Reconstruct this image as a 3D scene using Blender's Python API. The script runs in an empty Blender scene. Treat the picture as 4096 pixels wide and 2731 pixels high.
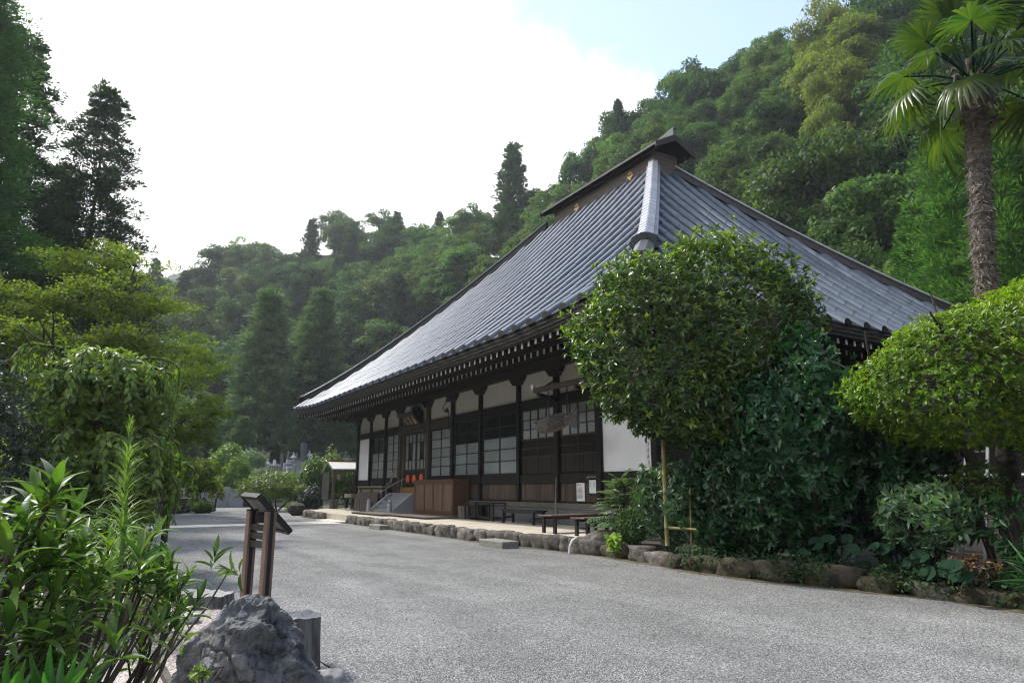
import bpy, bmesh, math, random
import numpy as np
from mathutils import Vector, Matrix, noise
R = math.radians
random.seed(7)
scn = bpy.context.scene
COL = scn.collection

# ------------------------------------------------------------------ camera
H = 1.45
PITCH = math.atan(591.5 / 2731.0)
YAW = math.atan(1668 / math.hypot(2731.0, 591.5))
hd = Vector((-math.cos(YAW), math.sin(YAW), 0))
rt = Vector((math.sin(YAW), math.cos(YAW), 0))
fw = (hd * math.cos(PITCH) + Vector((0, 0, 1)) * math.sin(PITCH)).normalized()
up = rt.cross(fw).normalized()
cam = bpy.data.cameras.new('camera')
cam.sensor_width = 36.0
cam.lens = 2731.0 / 4096 * 36
cam.clip_start = 0.05
cam.clip_end = 4000
camo = bpy.data.objects.new('camera', cam)
camo.matrix_world = Matrix(((rt.x, up.x, -fw.x, 0), (rt.y, up.y, -fw.y, 0), (rt.z, up.z, -fw.z, H), (0, 0, 0, 1)))
COL.objects.link(camo)
scn.camera = camo

# ------------------------------------------------------------------ sky and sun
SUN_AZ = R(-24)      # measured from -X towards +Y; negative = towards the yard side
SUN_EL = R(50)
sd = Vector((-math.cos(SUN_AZ) * math.cos(SUN_EL), math.sin(SUN_AZ) * math.cos(SUN_EL), math.sin(SUN_EL)))
world = bpy.data.worlds.new('World')
scn.world = world
world.use_nodes = True
nt = world.node_tree
nt.nodes.clear()
N = nt.nodes.new
L = nt.links.new
out = N('ShaderNodeOutputWorld')
bg_sky = N('ShaderNodeBackground')
bg_cl = N('ShaderNodeBackground')
mixs = N('ShaderNodeMixShader')
sky = N('ShaderNodeTexSky')
sky.sky_type = 'NISHITA'
sky.sun_disc = False
sky.sun_elevation = SUN_EL
sky.sun_rotation = math.atan2(sd.x, sd.y)
sky.dust_density = 0.6
L(sky.outputs[0], bg_sky.inputs[0])
bg_sky.inputs[1].default_value = 0.15
tc = N('ShaderNodeTexCoord')
# the cloud bank covers the western half of the sky; its ragged edge runs along a great circle
d1 = Vector((-0.845, 0.534, 0.95)).normalized()
d2 = Vector((-0.766, 0.643, 0.60)).normalized()
nrm = d1.cross(d2).normalized()
if nrm.dot(Vector((-1, -0.3, 0.5))) < 0:
    nrm = -nrm
dot = N('ShaderNodeVectorMath'); dot.operation = 'DOT_PRODUCT'
L(tc.outputs['Generated'], dot.inputs[0]); dot.inputs[1].default_value = nrm
nz = N('ShaderNodeTexNoise'); nz.inputs['Scale'].default_value = 5.5; nz.inputs['Detail'].default_value = 9; nz.inputs['Roughness'].default_value = 0.55
L(tc.outputs['Generated'], nz.inputs['Vector'])
nz2 = N('ShaderNodeTexNoise'); nz2.inputs['Scale'].default_value = 2.3; nz2.inputs['Detail'].default_value = 6
L(tc.outputs['Generated'], nz2.inputs['Vector'])
def math_(op, a, b=None):
    n = N('ShaderNodeMath'); n.operation = op
    for i, v in enumerate((a, b)):
        if v is None: continue
        if isinstance(v, (int, float)): n.inputs[i].default_value = v
        else: L(v, n.inputs[i])
    return n.outputs[0]
e1 = math_('MULTIPLY', math_('SUBTRACT', nz.outputs[0], 0.5), 0.42)
e2 = math_('MULTIPLY', math_('SUBTRACT', nz2.outputs[0], 0.5), 0.3)
val = math_('ADD', math_('ADD', dot.outputs['Value'], e1), e2)
# a second low bank lies over the northern ridge line
sep = N('ShaderNodeSeparateXYZ'); L(tc.outputs['Generated'], sep.inputs[0])
low = math_('MULTIPLY', math_('SUBTRACT', 0.47, sep.outputs['Z']), 1.0)
val2 = math_('ADD', low, math_('MULTIPLY', e1, 1.3))
vmx = math_('MAXIMUM', val, val2)
mr = N('ShaderNodeMapRange'); mr.interpolation_type = 'SMOOTHSTEP'
mr.inputs['From Min'].default_value = 0.0; mr.inputs['From Max'].default_value = 0.13
mr.inputs['To Min'].default_value = 0.09; mr.inputs['To Max'].default_value = 1.0
L(vmx, mr.inputs['Value'])
sdot = N('ShaderNodeVectorMath'); sdot.operation = 'DOT_PRODUCT'
L(tc.outputs['Generated'], sdot.inputs[0]); sdot.inputs[1].default_value = sd
glow = math_('MULTIPLY', math_('POWER', math_('MAXIMUM', sdot.outputs['Value'], 0.0), 6.0), 0.6)
cstr = math_('ADD', glow, 1.06)
bg_cl.inputs[0].default_value = (1.0, 1.0, 1.0, 1)
L(cstr, bg_cl.inputs[1])
L(mr.outputs[0], mixs.inputs[0]); L(bg_sky.outputs[0], mixs.inputs[1]); L(bg_cl.outputs[0], mixs.inputs[2])
L(mixs.outputs[0], out.inputs[0])
sun = bpy.data.lights.new('sun', 'SUN')
sun.energy = 2.5
sun.angle = R(3)
sun.color = (1.0, 0.965, 0.90)
suno = bpy.data.objects.new('sun', sun)
suno.rotation_euler = sd.to_track_quat('Z', 'Y').to_euler()
suno.location = (0, 0, 200)
COL.objects.link(suno)
scn.view_settings.view_transform = 'Standard'
scn.view_settings.look = 'None'
scn.view_settings.gamma = 1
scn.view_settings.use_curve_mapping = False
scn.view_settings.exposure = 1.1
scn.render.engine = 'CYCLES'
scn.cycles.use_denoising = True
scn.cycles.use_adaptive_sampling = False
scn.cycles.filter_width = 1.15
scn.cycles.max_bounces = 6
scn.cycles.diffuse_bounces = 3
scn.cycles.glossy_bounces = 2
scn.cycles.transmission_bounces = 3
scn.cycles.transparent_max_bounces = 4
scn.cycles.volume_bounces = 0

# ------------------------------------------------------------------ geometry helpers
FPX = 2731.0 / 4096 * 2352
def ray(x, y):
    """direction through a point of the photograph (2352 px wide)"""
    return fw * FPX + rt * (x - 1176) + up * (784.2 - y)
CAMP = Vector((0, 0, H))
def P(x, y, D):
    d = ray(x, y)
    return CAMP + d * (D / math.hypot(d.x, d.y))
def G(x, y, z=0.0):
    d = ray(x, y)
    return CAMP + d * ((z - H) / d.z)
def proj(p):
    v = Vector(p) - CAMP
    z = v.dot(fw)
    if z <= 0.01: return (-9999, -9999)
    return 1176 + FPX * v.dot(rt) / z, 784.2 - FPX * v.dot(up) / z

ORG = {}
def tag(o, label=None, cat=None, group=None, kind=None):
    if label: o['label'] = label
    if cat: o['category'] = cat
    if group: o['group'] = group
    if kind: o['kind'] = kind
    return o
def empty(name, loc=(0, 0, 0), label=None, cat=None, group=None, rz=0):
    o = bpy.data.objects.new(name, None)
    o.empty_display_size = 0.1
    o.location = loc
    o.rotation_euler = (0, 0, rz)
    COL.objects.link(o)
    ORG[o.name] = Vector(loc)
    return tag(o, label, cat, group)
def link(name, me, parent=None, loc=None):
    """loc is a world position (ignoring the parent's rotation)"""
    o = bpy.data.objects.new(name, me)
    COL.objects.link(o)
    loc = Vector(loc) if loc is not None else (ORG[parent.name].copy() if parent else Vector((0, 0, 0)))
    if parent:
        o.parent = parent
        o.location = loc - ORG[parent.name]
    else:
        o.location = loc
    ORG[o.name] = loc
    return o
def copy_tree(o, parent=None):
    c = o.copy()
    COL.objects.link(c)
    ORG[c.name] = ORG.get(o.name, Vector((0, 0, 0))).copy()
    if parent: c.parent = parent
    for ch in list(o.children): copy_tree(ch, c)
    return c

class MB:
    """collects shapes in world coordinates and links them as one mesh object"""
    def __init__(s): s.v = []; s.f = []; s.m = []
    def add(s, vs, fs, mi=0):
        b = len(s.v)
        s.v.extend([tuple(v) for v in vs])
        s.f.extend([tuple(b + i for i in f) for f in fs])
        s.m.extend([mi] * len(fs))
        return s
    def box(s, x0, x1, y0, y1, z0, z1, mi=0, bev=0.0, rz=0.0, M=None):
        vs = [(x, y, z) for z in (z0, z1) for y in (y0, y1) for x in (x0, x1)]
        fs = [(0, 2, 3, 1), (4, 5, 7, 6), (0, 1, 5, 4), (1, 3, 7, 5), (3, 2, 6, 7), (2, 0, 4, 6)]
        if bev > 0:
            vs, fs = bevbox(x0, x1, y0, y1, z0, z1, bev)
        if rz:
            cx, cy = (x0 + x1) / 2, (y0 + y1) / 2
            c, sn = math.cos(rz), math.sin(rz)
            vs = [(cx + (x - cx) * c - (y - cy) * sn, cy + (x - cx) * sn + (y - cy) * c, z) for x, y, z in vs]
        if M is not None: vs = [M @ Vector(v) for v in vs]
        return s.add(vs, fs, mi)
    def bar(s, a, b, w, h, mi=0, upv=(0, 0, 1)):
        a = Vector(a); b = Vector(b); d = (b - a)
        x = d.cross(Vector(upv))
        if x.length < 1e-5: x = d.cross(Vector((1, 0, 0)))
        x.normalize(); z = x.cross(d).normalized()
        vs = []
        for p in (a, b):
            for sx, sz in ((-1, -1), (1, -1), (1, 1), (-1, 1)):
                vs.append(p + x * (sx * w / 2) + z * (sz * h / 2))
        return s.add(vs, [(0, 1, 2, 3), (7, 6, 5, 4), (0, 4, 5, 1), (1, 5, 6, 2), (2, 6, 7, 3), (3, 7, 4, 0)], mi)
    def tube(s, pts, rad, n=8, mi=0, cap=True):
        pts = [Vector(p) for p in pts]
        if not hasattr(rad, '__len__'): rad = [rad] * len(pts)
        vs = []; fs = []
        px = None
        for i, p in enumerate(pts):
            t = (pts[min(i + 1, len(pts) - 1)] - pts[max(i - 1, 0)]).normalized()
            if px is None:
                px = t.cross(Vector((0.31, 0.17, 0.93)))
                if px.length < 0.1: px = t.cross(Vector((1, 0, 0)))
            px = (px - t * px.dot(t)).normalized()
            py = t.cross(px)
            for k in range(n):
                a = 2 * math.pi * k / n
                vs.append(p + (px * math.cos(a) + py * math.sin(a)) * rad[i])
        for i in range(len(pts) - 1):
            for k in range(n):
                k2 = (k + 1) % n
                fs.append((i * n + k, i * n + k2, (i + 1) * n + k2, (i + 1) * n + k))
        if cap:
            fs.append(tuple(reversed(range(n)))); fs.append(tuple(range((len(pts) - 1) * n, len(pts) * n)))
        return s.add(vs, fs, mi)
    def lathe(s, c, prof, n=16, mi=0):
        vs = []; fs = []
        for r, z in prof:
            for k in range(n):
                a = 2 * math.pi * k / n
                vs.append((c[0] + r * math.cos(a), c[1] + r * math.sin(a), c[2] + z))
        for i in range(len(prof) - 1):
            for k in range(n):
                k2 = (k + 1) % n
                fs.append((i * n + k, i * n + k2, (i + 1) * n + k2, (i + 1) * n + k))
        fs.append(tuple(reversed(range(n)))); fs.append(tuple(range((len(prof) - 1) * n, len(prof) * n)))
        return s.add(vs, fs, mi)
    def prism(s, poly, ax, a0, a1, mi=0):
        """poly in the plane across axis ax ('x': (y,z), 'y': (x,z), 'z': (x,y)), extruded a0..a1"""
        def mk(u, v, w):
            return {'x': (w, u, v), 'y': (u, w, v), 'z': (u, v, w)}[ax]
        n = len(poly)
        vs = [mk(u, v, a0) for u, v in poly] + [mk(u, v, a1) for u, v in poly]
        fs = [tuple(range(n)), tuple(reversed(range(n, 2 * n)))]
        fs += [(i, n + i, n + (i + 1) % n, (i + 1) % n) for i in range(n)]
        return s.add(vs, fs, mi)
    def loft(s, secs, mi=0, closed=True, cap=True):
        n = len(secs[0]); vs = [p for q in secs for p in q]; fs = []
        for i in range(len(secs) - 1):
            for k in range(n if closed else n - 1):
                k2 = (k + 1) % n
                fs.append((i * n + k, i * n + k2, (i + 1) * n + k2, (i + 1) * n + k))
        if cap and closed:
            fs.append(tuple(reversed(range(n)))); fs.append(tuple(range((len(secs) - 1) * n, len(secs) * n)))
        return s.add(vs, fs, mi)
    def mesh(s, name, mats, origin=(0, 0, 0), smooth=False, fixn=True):
        me = bpy.data.meshes.new(name)
        o = Vector(origin)
        me.from_pydata([(v[0] - o.x, v[1] - o.y, v[2] - o.z) for v in s.v], [], s.f)
        if not isinstance(mats, (list, tuple)): mats = [mats]
        for m in mats: me.materials.append(m)
        me.polygons.foreach_set('material_index', s.m)
        if fixn:
            bm = bmesh.new(); bm.from_mesh(me); bmesh.ops.recalc_face_normals(bm, faces=bm.faces); bm.to_mesh(me); bm.free()
        if smooth:
            me.polygons.foreach_set('use_smooth', [True] * len(me.polygons))
            try: me.set_sharp_from_angle(angle=R(38))
            except Exception: pass
        me.update()
        return me
    def build(s, name, mats, parent=None, smooth=False, loc=None, fixn=True):
        o = Vector(loc) if loc is not None else (ORG[parent.name] if parent else Vector((0, 0, 0)))
        return link(name, s.mesh(name, mats, o, smooth, fixn), parent, o)

def bevbox(x0, x1, y0, y1, z0, z1, b):
    bm = bmesh.new()
    bmesh.ops.create_cube(bm, size=1.0)
    for v in bm.verts:
        v.co = Vector(((x0 + x1) / 2 + v.co.x * (x1 - x0), (y0 + y1) / 2 + v.co.y * (y1 - y0), (z0 + z1) / 2 + v.co.z * (z1 - z0)))
    b = min(b, 0.45 * min(x1 - x0, y1 - y0, z1 - z0))
    bmesh.ops.bevel(bm, geom=list(bm.edges), offset=b, segments=1, affect='EDGES', profile=0.5)
    bm.verts.index_update()
    vs = [tuple(v.co) for v in bm.verts]; fs = [tuple(v.index for v in f.verts) for f in bm.faces]
    bm.free()
    return vs, fs

def np_mesh(name, V, F, mats, tint=None, midx=None):
    """V (n,3) floats; F (m,k) ints, every face with k corners"""
    me = bpy.data.meshes.new(name)
    F = np.ascontiguousarray(F, dtype=np.int32); V = np.ascontiguousarray(V, dtype=np.float32)
    m, k = F.shape
    me.vertices.add(len(V)); me.vertices.foreach_set('co', V.ravel())
    me.loops.add(m * k); me.loops.foreach_set('vertex_index', F.ravel())
    me.polygons.add(m); me.polygons.foreach_set('loop_start', np.arange(0, m * k, k, dtype=np.int32))
    if midx is not None: me.polygons.foreach_set('material_index', np.ascontiguousarray(midx, dtype=np.int32))
    if not isinstance(mats, (list, tuple)): mats = [mats]
    for mm in mats: me.materials.append(mm)
    if tint is not None:
        a = me.attributes.new('tint', 'FLOAT', 'FACE'); a.data.foreach_set('value', np.ascontiguousarray(tint, dtype=np.float32))
    me.update(calc_edges=True)
    return me

# leaf shapes: x across, y along, z up; quads only
T_DIAMOND = (np.array([(0, 0, 0), (.5, .45, .0), (0, 1, -.12), (-.5, .45, .0)]), np.array([(0, 1, 2, 3)]))
T_FOLD = (np.array([(0, 0, 0), (.42, .3, .10), (.44, .62, .07), (0, 1, -.10), (0, .45, 0), (-.42, .3, .10), (-.44, .62, .07)]),
          np.array([(0, 1, 2, 4), (4, 2, 3, 3), (0, 4, 6, 5), (4, 3, 3, 6)]))
T_LEAF = (np.array([(0, 0, 0), (0, .35, -.01), (0, .7, -.05), (0, 1, -.16), (.40, .25, .09), (.5, .5, .08), (.30, .78, 0), (-.40, .25, .09), (-.5, .5, .08), (-.30, .78, 0)]),
          np.array([(0, 4, 5, 1), (1, 5, 6, 2), (0, 1, 8, 7), (1, 2, 9, 8)]), np.array([(2, 6, 3), (2, 3, 9)]))

def unit(a):
    return a / np.maximum(np.linalg.norm(a, axis=-1, keepdims=True), 1e-9)
def leaves_arrays(pos, d, n, length, width, T):
    """instances of a leaf template: returns vertices and quads (triangles come out as quads sharing a corner are avoided)"""
    tv = T[0]
    d = unit(d); x = unit(np.cross(d, n)); nn = np.cross(x, d)
    length = np.broadcast_to(np.asarray(length, float), (len(pos),)); width = np.broadcast_to(np.asarray(width, float), (len(pos),))
    V = pos[:, None, :] + (x * width[:, None])[:, None, :] * tv[None, :, 0, None] + (d * length[:, None])[:, None, :] * tv[None, :, 1, None] + (nn * length[:, None])[:, None, :] * tv[None, :, 2, None]
    k = len(tv)
    offs = (np.arange(len(pos)) * k)[:, None, None]
    F = [(np.asarray(f)[None] + offs).reshape(-1, np.asarray(f).shape[1]) for f in T[1:]]
    return V.reshape(-1, 3), F
# the folded leaf as four triangles
T_FOLD = (T_FOLD[0], np.array([(0, 1, 4), (1, 2, 4), (4, 2, 3), (0, 4, 5), (5, 4, 6), (4, 3, 6)]))
T_LEAF = (T_LEAF[0], np.array([(0, 4, 1), (4, 5, 1), (1, 5, 2), (5, 6, 2), (2, 6, 3), (0, 1, 7), (7, 1, 8), (1, 2, 8), (8, 2, 9), (2, 3, 9)]))
T_BLADE = (np.array([(-.5, 0, 0), (.5, 0, 0), (-.46, .35, .03), (.46, .35, .03), (-.33, .7, -.02), (.33, .7, -.02), (0, 1, -.12)]),
           np.array([(0, 1, 3), (0, 3, 2), (2, 3, 5), (2, 5, 4), (4, 5, 6)]))
T_DROOP = (np.array([(-.5, 0, 0), (.5, 0, 0), (-.5, .4, .06), (.5, .4, .06), (-.35, .75, -.03), (.35, .75, -.03), (0, 1, -.25)]), T_BLADE[1])

def leaf_mesh(name, pos, d, n, length, width, T, mats, tint):
    V, F = leaves_arrays(pos, d, n, length, width, T)
    return np_mesh(name, V, F[0], mats, np.repeat(tint, len(T[1])))
# ------------------------------------------------------------------ materials
def nodes(name):
    m = bpy.data.materials.new(name); m.use_nodes = True
    t = m.node_tree; t.nodes.clear()
    o = t.nodes.new('ShaderNodeOutputMaterial')
    return m, t, o
def setin(n, **kw):
    for k, v in kw.items():
        n.inputs[k.replace('_', ' ')].default_value = v
def pmat(name, c1, c2=None, rough=0.7, scale=3.0, detail=4, metal=0.0, spec=0.4, bump=0.0, bscale=None, coords='pos', stretch=(1, 1, 1), vary=0.0, contrast=(0.35, 0.65), voronoi=False):
    """noise-mixed two-colour surface with optional relief"""
    m, t, o = nodes(name)
    p = t.nodes.new('ShaderNodeBsdfPrincipled')
    p.inputs['Roughness'].default_value = rough; p.inputs['Metallic'].default_value = metal
    p.inputs['Specular IOR Level'].default_value = spec
    t.links.new(p.outputs[0], o.inputs[0])
    c2 = c2 or c1
    if coords == 'pos':
        g = t.nodes.new('ShaderNodeNewGeometry'); co = g.outputs['Position']
    else:
        g = t.nodes.new('ShaderNodeTexCoord'); co = g.outputs['Object']
    mp = t.nodes.new('ShaderNodeMapping'); mp.inputs['Scale'].default_value = stretch
    t.links.new(co, mp.inputs[0])
    nzn = t.nodes.new('ShaderNodeTexNoise'); nzn.inputs['Scale'].default_value = scale; nzn.inputs['Detail'].default_value = detail
    nzn.inputs['Roughness'].default_value = 0.62
    t.links.new(mp.outputs[0], nzn.inputs['Vector'])
    mr = t.nodes.new('ShaderNodeMapRange'); mr.inputs['From Min'].default_value = contrast[0]; mr.inputs['From Max'].default_value = contrast[1]
    t.links.new(nzn.outputs[0], mr.inputs['Value'])
    mx = t.nodes.new('ShaderNodeMix'); mx.data_type = 'RGBA'
    mx.inputs['A'].default_value = (*c1, 1); mx.inputs['B'].default_value = (*c2, 1)
    t.links.new(mr.outputs[0], mx.inputs['Factor'])
    col = mx.outputs['Result']
    if vary > 0:
        oi = t.nodes.new('ShaderNodeObjectInfo')
        mr2 = t.nodes.new('ShaderNodeMapRange'); mr2.inputs['To Min'].default_value = 1 - vary; mr2.inputs['To Max'].default_value = 1 + vary
        t.links.new(oi.outputs['Random'], mr2.inputs['Value'])
        hs = t.nodes.new('ShaderNodeHueSaturation'); t.links.new(mr2.outputs[0], hs.inputs['Value']); t.links.new(col, hs.inputs['Color'])
        col = hs.outputs[0]
    t.links.new(col, p.inputs['Base Color'])
    if bump > 0:
        b = t.nodes.new('ShaderNodeBump'); b.inputs['Strength'].default_value = bump; b.inputs['Distance'].default_value = 0.02
        if bscale:
            n2 = t.nodes.new('ShaderNodeTexNoise'); n2.inputs['Scale'].default_value = bscale; n2.inputs['Detail'].default_value = 5
            t.links.new(mp.outputs[0], n2.inputs['Vector']); t.links.new(n2.outputs[0], b.inputs['Height'])
        else:
            t.links.new(nzn.outputs[0], b.inputs['Height'])
        t.links.new(b.outputs[0], p.inputs['Normal'])
    return m

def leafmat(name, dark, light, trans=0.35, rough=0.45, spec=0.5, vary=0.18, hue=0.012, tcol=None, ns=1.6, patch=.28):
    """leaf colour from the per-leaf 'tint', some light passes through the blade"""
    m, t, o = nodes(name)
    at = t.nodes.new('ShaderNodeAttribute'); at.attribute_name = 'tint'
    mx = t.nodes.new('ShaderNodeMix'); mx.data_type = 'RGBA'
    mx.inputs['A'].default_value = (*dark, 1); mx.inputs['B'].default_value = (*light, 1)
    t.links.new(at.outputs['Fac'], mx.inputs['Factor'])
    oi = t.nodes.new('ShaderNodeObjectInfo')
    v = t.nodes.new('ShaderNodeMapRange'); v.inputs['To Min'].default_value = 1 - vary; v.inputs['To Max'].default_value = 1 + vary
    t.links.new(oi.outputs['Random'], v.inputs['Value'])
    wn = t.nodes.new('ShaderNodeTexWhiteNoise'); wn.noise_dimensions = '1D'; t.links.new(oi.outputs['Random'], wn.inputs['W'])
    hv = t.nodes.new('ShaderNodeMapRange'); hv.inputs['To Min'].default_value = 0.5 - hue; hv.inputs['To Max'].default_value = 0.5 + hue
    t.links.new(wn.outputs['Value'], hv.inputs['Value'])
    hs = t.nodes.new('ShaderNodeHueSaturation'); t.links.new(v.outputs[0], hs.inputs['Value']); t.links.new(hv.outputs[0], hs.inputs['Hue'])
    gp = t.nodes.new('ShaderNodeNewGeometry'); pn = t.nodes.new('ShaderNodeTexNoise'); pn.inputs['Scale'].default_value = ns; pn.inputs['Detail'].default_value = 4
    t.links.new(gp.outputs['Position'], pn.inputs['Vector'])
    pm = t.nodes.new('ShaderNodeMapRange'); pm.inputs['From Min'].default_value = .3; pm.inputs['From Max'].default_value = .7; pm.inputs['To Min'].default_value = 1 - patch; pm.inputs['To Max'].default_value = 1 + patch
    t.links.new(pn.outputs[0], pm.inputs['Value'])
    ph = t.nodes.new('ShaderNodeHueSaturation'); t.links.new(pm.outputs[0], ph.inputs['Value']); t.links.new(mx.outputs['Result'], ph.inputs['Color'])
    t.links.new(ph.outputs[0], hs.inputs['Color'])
    p = t.nodes.new('ShaderNodeBsdfPrincipled'); p.inputs['Roughness'].default_value = rough; p.inputs['Specular IOR Level'].default_value = spec
    t.links.new(hs.outputs[0], p.inputs['Base Color'])
    tr = t.nodes.new('ShaderNodeBsdfTranslucent')
    h2 = t.nodes.new('ShaderNodeMix'); h2.data_type = 'RGBA'; h2.blend_type = 'MULTIPLY'; h2.inputs['Factor'].default_value = 1.0
    t.links.new(hs.outputs[0], h2.inputs['A']); h2.inputs['B'].default_value = (*(tcol or (1.5, 1.75, 0.6)), 1)
    t.links.new(h2.outputs['Result'], tr.inputs['Color'])
    ms = t.nodes.new('ShaderNodeMixShader'); ms.inputs[0].default_value = trans
    t.links.new(p.outputs[0], ms.inputs[1]); t.links.new(tr.outputs[0], ms.inputs[2]); t.links.new(ms.outputs[0], o.inputs[0])
    return m

def gravelmat(name, cols, scale=75.0, big=0.16, bump=0.9):
    m, t, o = nodes(name)
    p = t.nodes.new('ShaderNodeBsdfPrincipled'); p.inputs['Roughness'].default_value = 0.85; p.inputs['Specular IOR Level'].default_value = 0.25
    t.links.new(p.outputs[0], o.inputs[0])
    g = t.nodes.new('ShaderNodeNewGeometry')
    vo = t.nodes.new('ShaderNodeTexVoronoi'); vo.inputs['Scale'].default_value = scale; vo.inputs['Randomness'].default_value = 1
    t.links.new(g.outputs['Position'], vo.inputs['Vector'])
    sp = t.nodes.new('ShaderNodeSeparateColor'); t.links.new(vo.outputs['Color'], sp.inputs[0])
    cr = t.nodes.new('ShaderNodeValToRGB')
    e = cr.color_ramp.elements
    e[0].position = 0; e[0].color = (*cols[0], 1); e[1].position = 1; e[1].color = (*cols[-1], 1)
    for i, c in enumerate(cols[1:-1]):
        k = e.new((i + 1) / (len(cols) - 1)); k.color = (*c, 1)
    t.links.new(sp.outputs[0], cr.inputs[0])
    nb = t.nodes.new('ShaderNodeTexNoise'); nb.inputs['Scale'].default_value = big * 6; nb.inputs['Detail'].default_value = 6; nb.inputs['Roughness'].default_value = 0.65
    t.links.new(g.outputs['Position'], nb.inputs['Vector'])
    mr = t.nodes.new('ShaderNodeMapRange'); mr.inputs['From Min'].default_value = 0.3; mr.inputs['From Max'].default_value = 0.7
    mr.inputs['To Min'].default_value = 0.80; mr.inputs['To Max'].default_value = 1.14
    t.links.new(nb.outputs[0], mr.inputs['Value'])
    hs = t.nodes.new('ShaderNodeHueSaturation'); t.links.new(cr.outputs[0], hs.inputs['Color']); t.links.new(mr.outputs[0], hs.inputs['Value'])
    nw_ = t.nodes.new('ShaderNodeTexNoise'); nw_.inputs['Scale'].default_value = .33; nw_.inputs['Detail'].default_value = 4; nw_.inputs['Distortion'].default_value = 1.2
    mpw = t.nodes.new('ShaderNodeMapping'); mpw.inputs['Scale'].default_value = (.35, 1.6, 1); mpw.inputs['Rotation'].default_value = (0, 0, .35)
    t.links.new(g.outputs['Position'], mpw.inputs[0]); t.links.new(mpw.outputs[0], nw_.inputs['Vector'])
    mw_ = t.nodes.new('ShaderNodeMapRange'); mw_.inputs['From Min'].default_value = .36; mw_.inputs['From Max'].default_value = .64; mw_.inputs['To Min'].default_value = .80; mw_.inputs['To Max'].default_value = 1.14
    t.links.new(nw_.outputs[0], mw_.inputs['Value'])
    hs2 = t.nodes.new('ShaderNodeHueSaturation'); t.links.new(hs.outputs[0], hs2.inputs['Color']); t.links.new(mw_.outputs[0], hs2.inputs['Value']); hs = hs2
    t.links.new(hs.outputs[0], p.inputs['Base Color'])
    n2 = t.nodes.new('ShaderNodeTexNoise'); n2.inputs['Scale'].default_value = 9; n2.inputs['Detail'].default_value = 8; n2.inputs['Roughness'].default_value = 0.8
    t.links.new(g.outputs['Position'], n2.inputs['Vector'])
    ad = t.nodes.new('ShaderNodeMath'); ad.operation = 'MULTIPLY_ADD'; ad.inputs[1].default_value = -1.3
    t.links.new(vo.outputs['Distance'], ad.inputs[0]); t.links.new(n2.outputs[0], ad.inputs[2])
    b = t.nodes.new('ShaderNodeBump'); b.inputs['Strength'].default_value = bump; b.inputs['Distance'].default_value = 0.018
    t.links.new(ad.outputs[0], b.inputs['Height']); t.links.new(b.outputs[0], p.inputs['Normal'])
    return m

M = {}
M['gravel'] = gravelmat('grey gravel', [(.08, .08, .078), (.16, .159, .154), (.23, .228, .22), (.30, .296, .285), (.50, .494, .475)], scale=82)
M['pink'] = gravelmat('pale pink gravel', [(.24, .19, .16), (.40, .33, .29), (.50, .43, .39), (.58, .54, .51)], scale=55)
M['soil'] = pmat('soil', (.035, .03, .022), (.075, .06, .045), rough=.95, scale=2.2, bump=.8, bscale=22)
M['forest_floor'] = pmat('forest floor', (.012, .018, .010), (.03, .04, .018), rough=1, scale=.3, spec=.1)
M['mountain'] = pmat('far wooded mountain', (.03, .05, .035), (.05, .075, .045), rough=1, scale=.02, spec=.05)
M['concrete'] = pmat('terrace concrete', (0.3640, 0.3185, 0.2535), (0.5200, 0.4615, 0.3770), rough=.85, scale=1.1, bump=.15, bscale=60, contrast=(.3, .7))
M['moss'] = pmat('mossy soil edge', (.05, .048, .02), (.13, .105, .06), rough=1, scale=7, bump=.6, bscale=40)
M['stone'] = pmat('kerb stone', (0.0492, 0.0435, 0.0361), (0.1640, 0.1460, 0.1230), rough=.9, scale=5, bump=.9, bscale=22, vary=.32)
M['moss_shade_stone'] = pmat('mossy kerb stone with foliage shade', (.016, .016, .009), (.07, .055, .034), rough=.95, scale=4, bump=.9, bscale=18, vary=.25)  # moss tone, with the shade under the foliage darkened into it
M['path'] = pmat('path slab', (0.5520, 0.5040, 0.4320), (0.6960, 0.6480, 0.5760), rough=.85, scale=4, bump=.2, bscale=40, vary=.1)
M['granite'] = pmat('granite', (0.2460, 0.2542, 0.2788), (0.3608, 0.3690, 0.3854), rough=.6, scale=130, detail=2, bump=.05, vary=.08)
M['granite_dark'] = pmat('dark granite', (.075, .08, .09), (.15, .155, .17), rough=.45, scale=90, detail=2)
M['granite_rough'] = pmat('weathered granite', (0.1394, 0.1353, 0.1189), (0.2706, 0.2624, 0.2378), rough=.9, scale=14, bump=.6, bscale=60)
M['black_wood'] = pmat('blackened wood', (0.0061, 0.0056, 0.0051), (0.0143, 0.0122, 0.0107), rough=.6, scale=5, stretch=(1, 1, 6), spec=.3)
M['dark_wood'] = pmat('dark brown wood', (0.0158, 0.0115, 0.0086), (0.0360, 0.0259, 0.0194), rough=.7, scale=6, stretch=(5, 5, .6))
M['door_wood'] = pmat('near black door boards', (.010, .009, .008), (.024, .019, .016), rough=.6, scale=6, stretch=(5, 5, .5), spec=.3)
M['beam_wood'] = pmat('brown beam wood', (0.0400, 0.0272, 0.0192), (0.0840, 0.0600, 0.0432), rough=.7, scale=5, stretch=(.5, 4, 7))
M['board'] = pmat('weathered wall boards', (0.0383, 0.0251, 0.0174), (0.1115, 0.0802, 0.0592), rough=.8, scale=5, stretch=(5, 5, .35), bump=.2, vary=.28, contrast=(.3, .72))
M['grey_wood'] = pmat('greyed sill plank', (0.0820, 0.0672, 0.0558), (0.1558, 0.1353, 0.1148), rough=.85, scale=5, stretch=(.5, 6, 9), bump=.25)
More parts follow.
